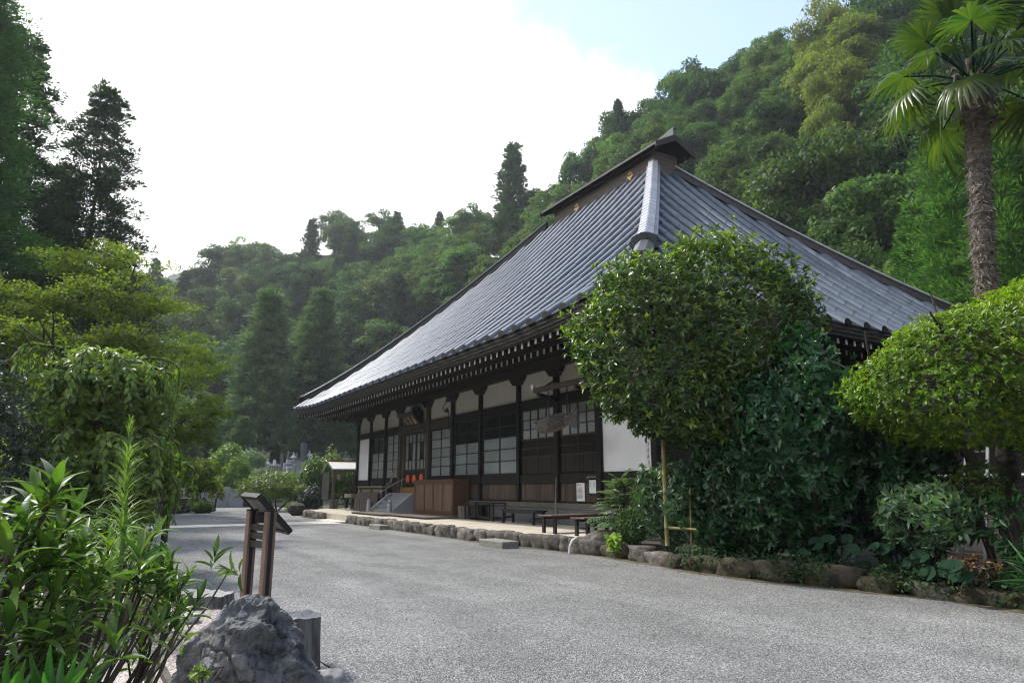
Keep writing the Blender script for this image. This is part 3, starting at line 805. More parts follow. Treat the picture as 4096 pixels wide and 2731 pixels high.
mb.build('purlin', M['dark_wood'], rb)
mb = MB()
mb.loft([[Vector((x, 21.6 - w, z - .1)), Vector((x, 21.6 - w, z)), Vector((x, 21.6 + w, z)), Vector((x, 21.6 + w, z - .1))] for x, z, w in ((e0 + .3, 17.84, .14), (-24, 17.84, .14), (-22.6, 17.86, .12), (-21.7, 17.98, .10), (-21.2, 18.14, .07))])
mb.tube([(-21.25, 21.6, 18.12), (-20.9, 21.6, 18.40)], [.035, .008], 6)
mb.add([(-22.6, 21.5, 17.7), (-22.6, 21.7, 17.7), (-21.25, 21.7, 17.7), (-21.25, 21.5, 17.7), (-22.6, 21.5, 17.9), (-22.6, 21.7, 17.9), (-21.25, 21.7, 18.10), (-21.25, 21.5, 18.10)], [(0, 1, 2, 3), (4, 7, 6, 5), (0, 3, 7, 4), (1, 5, 6, 2), (0, 4, 5, 1), (3, 2, 6, 7)])
mb.build('ridge_horn', M['patina'], rb)
# gilt crests on the ridge box: three leaves under three flower stalks
for cx, cz in ((-23.63, 16.42), (-28.05, 16.40)):
    mb = MB()
    def blob(u, v, ru, rv, n=9, th=.035, rot=0):
        poly = []
        for k in range(n):
            a = 2 * math.pi * k / n
            pu, pv = .85 * ru * math.cos(a), .85 * rv * math.sin(a)
            poly.append((cx + u + pu * math.cos(rot) - pv * math.sin(rot), cz + v + pu * math.sin(rot) + pv * math.cos(rot)))
        mb.prism(poly, 'y', 20.855 - th, 20.858)
    blob(0, -.10, .085, .15); blob(-.13, -.03, .07, .12, rot=.9); blob(.13, -.03, .07, .12, rot=-.9)
    for u, v in ((0, .12), (0, .19), (0, .26), (-.10, .10), (-.12, .17), (.10, .10), (.12, .17), (-.06, .15), (.06, .15)):
        blob(u, v, .032, .032, 6)
    mb.build('crest', M['gold'], rb)

# eaves: fascia boards, rafters, soffit
def corner_a(x): return min(XR - x, x - XL)
xs_ = [XL + (XR - XL) * i / 64 for i in range(65)]
ys_ = [YE + (YB - YE) * i / 44 for i in range(45)]
for k, (o0, o1, za, zb_) in enumerate(((.03, .30, -.14, -.035), (.06, .30, -.25, -.145), (.10, .32, -.34, -.255))):
    mb = MB()
    mb.loft([[Vector((min(max(x, XL + o0), XR - o0), YE + o0, ZE + gsw(corner_a(x)) + za)), Vector((min(max(x, XL + o1), XR - o1), YE + o1, ZE + gsw(corner_a(x)) + za)), Vector((min(max(x, XL + o1), XR - o1), YE + o1, ZE + gsw(corner_a(x)) + zb_)), Vector((min(max(x, XL + o0), XR - o0), YE + o0, ZE + gsw(corner_a(x)) + zb_))] for x in xs_])
    g = lambda y: gsw(min(y - YE, YB - y))
    for sg, X0 in ((-1, XR), (1, XL)):
        mb.loft([[Vector((X0 + sg * o0, min(max(y, YE + o0), YB - o0), ZE + g(y) + za)), Vector((X0 + sg * o1, min(max(y, YE + o1), YB - o1), ZE + g(y) + za)), Vector((X0 + sg * o1, min(max(y, YE + o1), YB - o1), ZE + g(y) + zb_)), Vector((X0 + sg * o0, min(max(y, YE + o0), YB - o0), ZE + g(y) + zb_))] for y in ys_])
    mb.build('fascia_board', M['fascia'], temple)
def rafter_mesh(l, w, h, slope_, axis, sgn):
    mb = MB()
    def mk(t, a, z):
        return (a, sgn * t, z) if axis == 'y' else (sgn * t, a, z)
    vs = [mk(0, -w, -h), mk(0, w, -h), mk(0, w, h), mk(0, -w, h), mk(l, -w, -h + l * slope_), mk(l, w, -h + l * slope_), mk(l, w, h + l * slope_), mk(l, -w, h + l * slope_)]
    mb.add(vs, [(0, 1, 2, 3)], 1); mb.add(vs, [(4, 7, 6, 5), (0, 4, 5, 1), (1, 5, 6, 2), (2, 6, 7, 3), (3, 7, 4, 0)], 0)
    return mb.mesh('rafter', [M['dark_wood'], M['rafter_white']])
r1 = rafter_mesh(1.5, .052, .075, .26, 'y', 1); r2 = rafter_mesh(2.3, .055, .08, .26, 'y', 1)
i = 0; x = XL + .45
while x < XR - .3:
    a = corner_a(x)
    link('rafter', r1, temple, (x, YE + .27, 5.56 + gsw(a)))
    if a > 1.3: link('rafter', r2, temple, (x, YE + 1.3, 5.58 + gsw(a) * .55))
    x += .372
r3 = rafter_mesh(1.5, .052, .075, .26, 'x', -1); r4 = rafter_mesh(2.0, .055, .08, .26, 'x', -1)
y = YE + .5; k = 0
while y < YB - .5 and k < 58:
    link('rafter', r3, temple, (XR - .27, y, 5.56 + gsw(y - YE) + gsw(YB - y)))
    if y - YE > 1.3: link('rafter', r4, temple, (XR - 1.3, y, 5.58 + .5 * gsw(y - YE)))
    y += .39; k += 1
r5 = rafter_mesh(2.0, .055, .08, .26, 'x', 1)
for k in range(9): link('rafter', r5, temple, (XL + 1.3, YE + 1.5 + k * .39, 5.6))
mb = MB()
for (o0, z0, o1, z1) in ((.29, 5.72, 1.75, 6.12), (1.30, 5.80, 3.35, 6.36)):
    mb.loft([[Vector((min(max(x, XL + o0), XR - o0), YE + o0, z0 + gsw(corner_a(x)))), Vector((min(max(x, XL + o1), XR - o1), YE + o1, z1 + gsw(corner_a(x)) * .4))] for x in xs_], closed=False)
    for sg, X0 in ((-1, XR), (1, XL)):
        mb.loft([[Vector((X0 + sg * o0, min(max(y, YE + o0), YB - o0), z0 + g(y))), Vector((X0 + sg * o1, min(max(y, YE + o1), YB - o1), z1 + g(y) * .4))] for y in ys_], closed=False)
mb.build('soffit', M['dark_wood'], temple)
mb = MB(); mb.loft([[Vector((x, YE + 1.28 + q, 5.69 + gsw(corner_a(x)) * .55 + w)) for q, w in ((0, 0), (.12, 0), (.12, .12), (0, .12))] for x in xs_ if XL + 1.2 < x < XR - 1.2])
mb.loft([[Vector((XR - 1.28 - q, y, 5.69 + g(y) * .55 + w)) for q, w in ((0, 0), (.12, 0), (.12, .12), (0, .12))] for y in ys_ if YE + 1.2 < y < YB - 1.2])
mb.build('eave_beam', M['dark_wood'], temple)
for cx, sx in ((XR, -1), (XL, 1)):
    mb = MB(); mb.bar((cx + sx * .35, YE + .35, 5.86), (cx + sx * 3.3, YE + 3.3, 6.25), .22, .26); mb.build('hip_rafter', M['dark_wood'], temple)

# walls of the south front
PX_ = [-40.3, -38.1, -35.7, -33.55, -30.03, -27.4, -24.8, -21.8, -19.3, -17.0, -14.48]
XW0, XW1 = PX_[0], PX_[-1]
mb = MB(); mb.box(XW0, XW1, YW + .10, YW + .2, 1.0, 6.3)
mb.box(XW0 + .02, XW0 + .12, YW + .2, 29.8, .4, 6.3); mb.box(XW0, XW1, 29.8, 29.9, .4, 6.3)
mb.build('wall_backing', M['black_wood'], temple)
for i in range(10):
    x0, x1 = PX_[i] + .1, PX_[i + 1] - .1
    MB().box(x0, x1, YW, YW + .09, 4.66, 5.62).build('plaster_panel', M['plaster'], temple)
for i in (0, 9):
    MB().box(PX_[i] + .1, PX_[i + 1] - .1, YW, YW + .09, 1.98, 4.34).build('white_panel', M['white_wall'], temple)
for i, x in enumerate(PX_):
    w = (.12 if i in (0, 5, 8, 9, 10) else .085) if i not in (3, 4) else .15
    MB().box(x - w, x + w, YW - .13, YW + .11, .87 if i not in (3, 4) else 1.25, 5.6, bev=.012).build('post', M['beam_wood'] if i in (3, 4) else M['black_wood'], temple)
    # boat-shaped bracket under the eave beam
    hw = .47
    prof = [(-hw, 5.60), (-hw, 5.53), (-hw + .03, 5.49), (-hw + .08, 5.48), (-hw + .09, 5.43), (-hw + .13, 5.40), (-hw + .18, 5.395), (-hw + .19, 5.34), (-hw + .24, 5.30), (-hw + .30, 5.285), (hw - .30, 5.285), (hw - .24, 5.30), (hw - .19, 5.34), (hw - .18, 5.395), (hw - .13, 5.40), (hw - .09, 5.43), (hw - .08, 5.48), (hw - .03, 5.49), (hw, 5.53), (hw, 5.60)]
    MB().prism([(x + u, v) for u, v in prof], 'y', YW - .21, YW - .002).build('bracket', M['dark_wood'], temple)
MB().box(XW0 - .5, XW1 + .5, YW - .26, YW + .12, 5.60, 5.93).build('wall_beam', M['dark_wood'], temple)
MB().box(XW0 - .3, XW1 + .3, YW - .02, YW + .05, 5.93, 6.6).build('beam_board', M['dark_wood'], temple)
def seg(i): return PX_[i] + (.12 if i not in (3, 4) else .16), PX_[i + 1] - (.12 if i + 1 not in (3, 4) else .16)
for i in (0, 1, 2, 5, 6, 7, 8, 9):
    a, b = seg(i)
    MB().box(a, b, YW - .07, YW + .09, 4.33, 4.655).build('lintel_beam', M['black_wood'], temple)
    MB().box(a, b, YW - .06, YW + .09, 1.66, 1.975).build('sill_beam', M['black_wood'], temple)
for i in (3, 4):
    a, b = seg(i)
    MB().box(a, b, YW - .08, YW + .09, 4.20, 4.655, bev=.01).build('lintel_beam', M['beam_wood'], temple)
a, b = seg(4)
MB().box(a, b, YW - .06, YW + .09, 1.66, 1.975).build('sill_beam', M['black_wood'], temple)
# board panels under the sill
for i in (0, 1, 2, 4, 5, 6, 7, 8, 9):
    a, b = seg(i); n = 9
    for k in range(n):
        u0, u1 = a + (b - a) * k / n, a + (b - a) * (k + 1) / n - .008
        MB().box(u0, u1, YW - .01 + rng.uniform(0, .014), YW + .09, 1.075, 1.655).build('plank', M['board'], temple)
    MB().box(a, b, YW - .045, YW + .09, 1.02, 1.07).build('rail', M['black_wood'], temple)
x = XW0 - .1
while x < XW1 + .1:
    x1 = min(x + 4.4, XW1 + .1)
    MB().box(x + .006, x1, YW - .16, YW + .09, .86, 1.015, bev=.008).build('sill_plank', M['grey_wood'], temple); x = x1
MB().box(XW0 - .05, XW1 + .05, YW - .10, YW + .09, .30, .835).build('footing', M['granite_dark'], temple)

def window(x0, x1, z0, z1, cols, rows, mats, fm='black_wood', fw_=.06, mw=.028, y=YW, splits=None, stile=None):
    """frame mesh with muntins; every pane is a child"""
    mb = MB()
    mb.box(x0, x1, y - .03, y + .05, z0, z0 + fw_); mb.box(x0, x1, y - .03, y + .05, z1 - fw_, z1)
    mb.box(x0, x0 + fw_, y - .028, y + .048, z0 + fw_, z1 - fw_); mb.box(x1 - fw_, x1, y - .028, y + .048, z0 + fw_, z1 - fw_)
    zs2 = splits or [z0 + fw_ + (z1 - z0 - 2 * fw_) * k / rows for k in range(rows + 1)]
    xs2 = [x0 + fw_ + (x1 - x0 - 2 * fw_) * k / cols for k in range(cols + 1)]
    for k in range(1, cols):
        w = mw * (1.9 if stile and k == stile else 1)
        mb.box(xs2[k] - w / 2, xs2[k] + w / 2, y - .022, y + .03, z0 + fw_, z1 - fw_)
    for k in range(1, len(zs2) - 1): mb.box(x0 + fw_, x1 - fw_, y - .016, y + .028, zs2[k] - mw / 2, zs2[k] + mw / 2)
    f = mb.build('window', M[fm], temple)
    for r in range(len(zs2) - 1):
        for c in range(cols):
            m_ = mats[r] if isinstance(mats[r], str) else mats[r][c]
            MB().box(xs2[c] + .004, xs2[c + 1] - .004, y + .012 + .004 * ((r + c) % 2), y + .020 + .004 * ((r + c) % 2), zs2[r] + .004, zs2[r + 1] - .004).build('pane', M[m_], f)
    return f
def wz(n0, n1, zm, z0=2.0, z1=4.32, fw_=.06):
    return [z0 + fw_ + (zm - z0 - fw_) * k / n0 for k in range(n0)] + [zm + (z1 - fw_ - zm) * k / n1 for k in range(n1 + 1)]
def plank_door(a, b): pass
a, b = seg(1); window(a + .05, b - .02, 2.0, 4.32, 2, 5, ['frosted'] * 3 + ['clear'] * 2, splits=wz(3, 2, 3.42))
a, b = seg(2); window(a, b, 2.0, 4.32, 2, 5, ['shoji'] * 5)
a, b = seg(4); window(a + .08, b - .05, 2.0, 4.19, 2, 5, ['shoji'] * 5, fm='black_wood')
a, b = seg(5); window(a + .02, b - .02, 2.0, 4.32, 2, 5, ['frosted'] * 3 + ['clear'] * 2, splits=wz(3, 2, 3.36), fm='dark_wood')
a, b = seg(6); window(a + .02, b - .02, 2.0, 4.32, 2, 5, ['frosted'] * 3 + ['clear'] * 2, splits=wz(3, 2, 3.42), fm='dark_wood', stile=1)
for i in (7, 8):
    a, b = seg(i)
    f = window(a + .04, b - .04, 3.18, 4.32, 4, 3, ['shoji'] * 3, fm='dark_wood', stile=2)
    mb = MB(); n = 34
    for k in range(n + 1):
        u = a + .1 + (b - a - .2) * k / n
        mb.box(u - .011, u + .011, YW - .02, YW + .02, 2.62, 3.18)
    mb.box(a + .04, b - .04, YW - .026, YW + .03, 2.88, 2.92); mb.box(a + .04, b - .04, YW - .03, YW + .05, 2.56, 2.62)
    mb.box((a + b) / 2 - .03, (a + b) / 2 + .03, YW - .03, YW + .05, 2.0, 3.18)
    g_ = mb.build('lattice', M['dark_wood'], temple)
    MB().box(a + .06, b - .06, YW + .03, YW + .04, 2.6, 3.2).build('pane', M['clear'], g_)
    for k in range(8):
        u0 = a + .04 + (b - a - .08) * k / 8
        MB().box(u0, u0 + (b - a - .08) / 8 - .006, YW - .005 + .006 * (k % 2), YW + .05, 2.0, 2.56).build('plank', M['door_wood'], temple)
# entrance doors: two leaves with side panes, dark lower panels and three orange plates
a, b = seg(3)
mid = (a + b) / 2
for u0, u1 in ((a + .32, mid + .18), (mid + .2, b - .03)):
    f = window(u0, u1, 2.36, 4.18, 3, 3, [['shoji', 'shoji', 'shoji'], ['frosted', 'clear', 'frosted'], ['frosted', 'shoji', 'frosted']], fm='dark_wood', splits=[2.42, 2.86, 3.72, 4.12], y=YW + .02)
    MB().box(u0, u1, YW + .0, YW + .06, 1.62, 2.35).build('door_panel', M['black_wood'], temple)
MB().box(a, a + .3, YW - .02, YW + .08, 1.56, 4.2).build('door_jamb', M['beam_wood'], temple)
MB().box(a, b, YW - .06, YW + .09, 1.27, 1.56).build('threshold', M['amber'], temple)
for k, (x, z) in enumerate(((-32.54, 1.95), (-31.72, 1.95), (-30.85, 1.99))):
    poly = []
    for q in range(22):
        t = R(-72) + q / 21 * R(324)
        poly.append((x + .20 * math.sin(math.pi + (t - R(90)) - R(90)) * .0 + .21 * math.cos(t - R(0) + R(0)) * 1.0, z + .21 * math.sin(t) * 1.0))
    poly = [(x + .21 * math.sin(R(20) + q / 21 * R(320)) * -1, z - .21 * math.cos(R(20) + q / 21 * R(320))) for q in range(22)] + [(x + .055, z - .10), (x, z - .05), (x - .055, z - .10)]
    MB().prism(poly, 'y', YW - .02, YW - .003).build('orange_plate', M['orange'], temple)
# east wall, mostly behind the trees
mb = MB(); mb.box(XW1 - .1, XW1, YW + .2, 29.8, .87, 5.6); mb.build('boarded_wall', M['black_wood'], temple)
for k in range(6):
    y0 = YW + .3 + k * 2.75
    MB().box(XW1, XW1 + .05, y0, y0 + 2.5, 4.66, 5.55).build('plaster_panel', M['plaster'], temple)
    if k != 2: MB().box(XW1, XW1 + .045, y0, y0 + 2.5, 1.98, 4.3).build('white_panel' if k == 0 else 'boarding', M['dark_wood'], temple)
    MB().box(XW1 - .05, XW1 + .13, y0 - .22, y0 - .02, .87, 5.6).build('post', M['black_wood'], temple)
MB().box(XW1 - .2, XW1 + .16, YW, 29.9, 5.60, 5.92).build('wall_beam', M['dark_wood'], temple)
MB().box(XW1 - .1, XW1 + .06, YW + .1, 29.9, .25, .86).build('footing', M['granite_dark'], temple)
# ------------------------------------------------------------------ things on and around the terrace
TZ = .319
# stair with stringers, newel posts and a hand rail
st = empty('stone_stair', (-32.6, 12.6, TZ), 'pale granite stair leading up to the temple entrance', 'stairs')
for k in range(5):
    z0 = TZ + k * .19
    MB().box(-33.75, -31.1, 12.05 + k * .245, 13.28, z0, z0 + .125).build('riser', M['granite'], st)
    MB().box(-33.75, -31.1, 12.02 + k * .245, 13.28, z0 + .127, z0 + .19, bev=.008).build('tread', M['granite'], st)
for x in (-34.0, -31.09):
    MB().prism([(12.0, TZ), (12.0, TZ + .22), (12.95, TZ + .97), (13.25, TZ + .97), (13.25, TZ)], 'x', x, x + .24).build('stringer', M['granite'], st)
nw = [(.10, 0), (.10, .44), (.085, .46), (.065, .48), (.09, .52), (.10, .57), (.085, .61), (.04, .65), (.012, .685), (.003, .69)]
pm = MB().lathe((0, 0, 0), nw, 18).mesh('newel_post', M['granite'], smooth=True)
for x in (-33.88, -30.97): link('newel_post', pm, st, (x, 11.86, TZ))
hr = empty('hand_rail', (-33.2, 12.5, TZ), 'thin dark steel hand rail rising beside the stone stair', 'handrail')
mb = MB(); mb.tube([(-33.55, 12.3, 1.30), (-33.3, 12.75, 1.62), (-32.9, 13.3, 1.98)], .022, 8); mb.build('rail', M['steel'], hr, smooth=True)
for p, z in (((-33.4, 12.5), 1.45), ((-33.4, 12.5), .6)):
    pass
mb = MB(); mb.tube([(-33.38, 12.56, .68), (-33.38, 12.56, 1.52)], .022, 8); mb.build('post', M['steel'], hr, smooth=True)
mb = MB(); mb.tube([(-32.95, 13.2, 1.26), (-32.95, 13.2, 1.95)], .022, 8); mb.build('post', M['steel'], hr, smooth=True)

# duckboards in front of the stair and under the cabinets
def duck(x0, x1, y0, y1, label):
    d = empty('duckboard', ((x0 + x1) / 2, y0, TZ), label, 'duckboard', 'grey duckboards on the terrace')
    MB().box(x0, x1, y0, y1, TZ + .062, TZ + .085).build('deck', M['grey_wood'], d)
    n = int((x1 - x0) / .36)
    for k in range(n + 1):
        u = x0 + .03 + (x1 - x0 - .06) * k / n
        MB().box(u - .025, u + .025, y0 + .01, y1 - .01, TZ, TZ + .06).build('batten', M['grey_wood'], d)
duck(-33.0, -28.9, 10.7, 11.7, 'grey duckboard lying in front of the granite stair')
duck(-28.8, -25.0, 11.0, 13.2, 'grey duckboard carrying the brown cabinets')
# cabinets
def cabinet(x0, x1, yf, label):
    c = empty('cabinet', ((x0 + x1) / 2, yf, TZ + .085), label, 'cabinet', 'brown cabinets on the terrace')
    z0, z1 = TZ + .087, 1.87
    MB().box(x0, x1, yf + .04, yf + .75, z0, z1 - .06).build('carcass', M['cabinet'], c)
    MB().box(x0 - .03, x1 + .03, yf - .03, yf + .79, z1 - .058, z1, bev=.008).build('top', M['cabinet'], c)
    mb = MB()
    mb.box(x0, x1, yf, yf + .038, z0, z0 + .17); mb.box(x0, x1, yf, yf + .038, z1 - .20, z1 - .06)
    mb.box(x0, x0 + .13, yf, yf + .038, z0 + .17, z1 - .2); mb.box(x1 - .13, x1, yf, yf + .038, z0 + .17, z1 - .2)
    m = (x0 + x1) / 2; mb.box(m - .07, m + .07, yf, yf + .038, z0 + .17, z1 - .2)
    mb.build('door_frame', M['cabinet'], c)
    for u0, u1 in ((x0 + .13, m - .07), (m + .07, x1 - .13)):
        n = 3
        for k in range(n):
            a_ = u0 + (u1 - u0) * k / n
            MB().box(a_ + .003, a_ + (u1 - u0) / n - .003, yf + .018, yf + .036, z0 + .172, z1 - .202).build('panel', M['cabinet_panel'], c)
cabinet(-29.95, -27.66, 12.62, 'left brown shoe cabinet, next to the granite stair')
cabinet(-27.62, -25.6, 12.48, 'right brown shoe cabinet, next to the bark log planter')
# low shoe shelf and leaning duckboards on the west side of the stair
sh = empty('shoe_shelf', (-36.4, 13.0, TZ), 'low weathered wooden shoe shelf under the west windows', 'shelf')
MB().box(-38.4, -36.5, 12.72, 13.2, 1.55, 1.63, bev=.01).build('top', M['wood_pale'], sh)
MB().box(-36.48, -34.5, 12.74, 13.2, 1.55, 1.63, bev=.01).build('top', M['wood_pale'], sh)
MB().box(-38.25, -34.6, 12.82, 13.15, TZ, 1.55).build('carcass', M['dark_wood'], sh)
for k in range(8):
    u = -38.2 + k * .45
    mb = MB(); mb.box(u, u + .42, 12.79, 12.815, 1.0, 1.46); mb.box(u + .03, u + .39, 12.775, 12.79, 1.06, 1.40); mb.build('door', M['wood_pale'] if k % 4 > 0 else M['board'], sh)
def leaning(x0, x1, y0, z1, y1, n, label, wm='dark_wood', em='wood_pale'):
    d = empty('leaning_duckboard', ((x0 + x1) / 2, y0, TZ), label, 'duckboard', 'old duckboards leaning by the stair')
    sk = .55
    for k in range(n):
        u = x0 + (x1 - x0) * k / n; w = (x1 - x0) / n
        v = [Vector((u, y0, TZ)), Vector((u + w * .86, y0, TZ)), Vector((u + w * .86 - sk, y1, z1)), Vector((u - sk, y1, z1))]
        nn = Vector((0, -.09, .03))
        MB().add(v + [p + nn for p in v], [(0, 1, 2, 3), (7, 6, 5, 4), (0, 4, 5, 1), (1, 5, 6, 2), (2, 6, 7, 3), (3, 7, 4, 0)]).build('slat', M[wm], d)
        v = [Vector((u + w * .86, y0 - .1, TZ)), Vector((u + w, y0 - .1, TZ)), Vector((u + w - sk, y1 - .1, z1)), Vector((u + w * .86 - sk, y1 - .1, z1))]
        MB().add(v + [p + Vector((0, .05, 0)) for p in v], [(0, 1, 2, 3), (7, 6, 5, 4), (0, 4, 5, 1), (1, 5, 6, 2), (2, 6, 7, 3), (3, 7, 4, 0)]).build('edge_strip', M[em], d)
leaning(-37.6, -34.2, 12.35, 1.28, 12.75, 11, 'large brown ribbed duckboard leaning on the shoe shelf', 'board', 'grey_wood')
leaning(-35.9, -34.25, 12.15, .92, 12.3, 5, 'shorter duckboard with pale edges leaning in front of the large one', 'dark_wood', 'wood_pale')
# beige box on a steel stand, papers at the west corner post
t = empty('steel_stand', (-39.4, 12.75, TZ), 'thin black steel stand with a beige box beside the west corner', 'stand')
mb = MB(); mb.tube([(-39.9, 12.6, TZ), (-39.9, 12.6, .98), (-38.9, 12.6, .98), (-38.9, 12.6, TZ)], .02, 6); mb.tube([(-39.9, 13.0, TZ), (-39.9, 13.0, .98), (-38.9, 13.0, .98), (-38.9, 13.0, TZ)], .02, 6)
mb.build('frame', M['iron'], t)
tag(MB().box(-40.1, -38.85, 12.55, 13.1, 1.0, 1.2, bev=.01).build('box', M['wood_pale']), 'beige wooden box lying on the black steel stand', 'box')
n = tag(MB().box(-39.95, -39.55, YW - .03, YW - .02, 1.1, 1.62).build('notice', M['paper']), 'white paper notices on the west corner of the wall', 'notice')
MB().box(-39.9, -39.6, YW - .036, YW - .031, 1.42, 1.56).build('print', M['ink'], n)
# narrow name board standing by the entrance (black characters, illegible here)
nb = empty('name_board', (-34.0, 13.0, 1.65), 'narrow pale board with black characters leaning at the entrance post', 'sign')
mb = MB(); mb.bar((-34.05, 13.0, 1.72), (-33.78, 13.1, 2.42), .17, .03, upv=(0, 1, 0)); mb.build('board', M['wood_pale'], nb)
MB().box(-34.35, -34.0, 12.92, 13.12, 1.632, 1.78).build('foot', M['grey_wood'], nb)
mb = MB()
for k in range(5):
    c = Vector((-34.05, 12.975, 1.78)).lerp(Vector((-33.78, 13.075, 2.40)), (k + .4) / 5)
    mb.box(c.x - .05, c.x + .05, c.y - .004, c.y, c.z - .012, c.z + .004); mb.box(c.x - .045, c.x - .02, c.y - .004, c.y, c.z - .05, c.z - .015); mb.box(c.x + .012, c.x + .05, c.y - .004, c.y, c.z - .045, c.z - .03)
mb.build('characters', M['ink'], nb)

# log-shaped planters, steel racks, benches
def log_pot(x, y, r, h, m, label):
    mb = MB(); vs = []; secs = []
    for z in (0, .12 * h, .5 * h, .9 * h, h):
        secs.append([Vector((x + math.cos(a) * r * (1 + .06 * math.sin(a * 9 + z * 3)), y + math.sin(a) * r * (1 + .06 * math.sin(a * 9 + z * 3)), TZ + z)) for a in [2 * math.pi * k / 36 for k in range(36)]])
    secs.append([p + (Vector((x, y, p.z)) - p) * .2 for p in secs[-1]]); secs.append([p - Vector((0, 0, .07)) for p in secs[-1]])
    mb.loft(secs)
    o = mb.build('log_planter', M[m], smooth=True)
    tag(o, label, 'planter', 'log shaped planters by the wall')
log_pot(-25.05, 12.75, .26, .50, 'stump_pot', 'pale bark log planter beside the right brown cabinet')
log_pot(-24.35, 13.0, .27, .52, 'dark_wood', 'dark log planter behind the pale one')
def steel_rack(x0, x1, y0, y1, z1, label):
    k = empty('steel_rack', ((x0 + x1) / 2, y0, TZ), label, 'rack', 'black steel racks by the wall')
    mb = MB()
    for x in (x0, x1):
        for y in (y0, y1): mb.box(x - .02, x + .02, y - .02, y + .02, TZ, z1)
    mb.build('leg', M['iron'], k)
    mb = MB()
    for z in (TZ + .09, z1 - .02):
        for y in (y0, y1): mb.box(x0 + .02, x1 - .02, y - .016, y + .016, z - .016, z + .016)
        for x in (x0, x1): mb.box(x - .016, x + .016, y0 + .02, y1 - .02, z - .014, z + .014)
    mb.build('frame', M['iron'], k)
    MB().box(x0, x1, y0, y1, TZ + .108, TZ + .125).build('shelf', M['iron'], k)
steel_rack(-24.6, -23.75, 12.55, 13.05, .98, 'black steel rack frame nearer the log planters')
steel_rack(-23.65, -22.45, 12.6, 13.1, .98, 'black steel rack frame nearer the dark bench')
def bench(cx, cy, l, w, h, rz, tm, label, boards=3):
    b = empty('bench', (cx, cy, TZ), label, 'bench', 'wooden benches on the terrace')
    T = Matrix.Translation((cx, cy, 0)) @ Matrix.Rotation(rz, 4, 'Z')
    for k in range(boards):
        u0 = -w / 2 + w * k / boards
        MB().box(-l / 2, l / 2, u0 + .004, u0 + w / boards - .004, TZ + h - .035, TZ + h, M=T, bev=.005).build('seat_board', M[tm], b)
    for sx in (-1, 1):
        x = sx * (l / 2 - .17)
        for sy in (-1, 1):
            y = sy * (w / 2 - .055)
            MB().box(x - .035, x + .035, y - .04, y + .04, TZ, TZ + h - .037, M=T).build('leg', M['bench_leg'], b)
        MB().box(x - .02, x + .02, -w / 2 + .1, w / 2 - .1, TZ + .17, TZ + .22, M=T).build('stretcher', M['bench_leg'], b)
    for sy in (-1, 1):
        MB().box(-l / 2 + .21, l / 2 - .21, sy * (w / 2 - .055) - .02, sy * (w / 2 - .055) + .02, TZ + h - .11, TZ + h - .037, M=T).build('apron', M['bench_leg'], b)
bench(-20.3, 12.55, 2.3, .5, .46, 0.0, 'bench_leg', 'dark bench standing parallel to the wall under the latticed doors')
bench(-15.75, 11.45, 2.3, .55, .47, R(98), 'bench_top', 'brown topped bench, left one of the two standing end on to the yard')
bench(-14.25, 11.25, 1.9, .5, .45, R(97), 'bench_top', 'brown topped bench, right one beside the leafy shrub')
# broom leaning on the wall
def OY(x, y, Y):
    d = ray(x, y); return CAMP + d * (Y / d.y)
br = empty('broom', OY(1276, 1178, 12.95), 'long handled wooden rake leaning on the wall between the benches', 'rake')
a_ = OY(1277.5, 1097, 13.2); b_ = OY(1275.5, 1172, 12.9)
mb = MB(); mb.tube([b_, a_], [.022, .018], 7); mb.build('handle', M['wood_pale'], br)
mb = MB(); mb.box(b_.x - .14, b_.x + .14, b_.y - .03, b_.y + .02, b_.z - .12, b_.z + .02, bev=.01); mb.build('head', M['grey_wood'], br)
# notices on the boards
n1 = empty('notice', (-18.05, YW - .03, 1.4), 'tall white paper notice pinned to the boards above the benches', 'notice')
mb = MB(); mb.loft([[Vector((-18.27, YW - .03, z)), Vector((-18.15, YW - .045 - q, z)), Vector((-17.95, YW - .045 - q, z)), Vector((-17.84, YW - .03, z))] for z, q in ((1.09, .012), (1.2, .0), (1.4, .006), (1.6, 0), (1.655, .01))], closed=False); mb.build('sheet', M['paper'], n1, smooth=True)
mb = MB(); rg = random.Random(5)
mb.box(-18.19, -18.10, YW - .0585, YW - .0575, 1.58, 1.615); mb.box(-18.06, -18.0, YW - .0585, YW - .0575, 1.585, 1.61)
for r_ in range(10):
    x = -18.2
    while x < -17.92:
        w = rg.uniform(.012, .03); mb.box(x, x + w, YW - .0585, YW - .0575, 1.50 - r_ * .037, 1.516 - r_ * .037); x += w + rg.uniform(.006, .02)
mb.build('print', M['ink'], n1)
n2 = empty('notice_case', (-17.33, YW - .05, 1.6), 'clear plastic case holding a pale green sheet next to the paper notice', 'notice')
mb = MB(); mb.box(-17.55, -17.53, YW - .12, YW - .06, 1.30, 1.82); mb.box(-17.14, -17.12, YW - .12, YW - .06, 1.30, 1.82); mb.prism([(YW - .16, 1.80), (YW - .05, 1.86), (YW - .05, 1.885), (YW - .16, 1.83)], 'x', -17.58, -17.10); mb.build('case', M['plastic'], n2)
MB().box(-17.50, -17.16, YW - .10, YW - .095, 1.34, 1.74).build('sheet', M['greenpaper'], n2)
mb = MB()
for cx in (-17.42, -17.25):
    for k in range(4): mb.box(cx - .035 + .012 * (k % 2), cx + .03, YW - .1025, YW - .1015, 1.66 - k * .035, 1.672 - k * .035)
    mb.box(cx - .045, cx - .035, YW - .1025, YW - .1015, 1.53, 1.66); mb.box(cx - .03, cx + .02, YW - .1025, YW - .1015, 1.50, 1.515)
mb.build('print', M['ink'], n2)
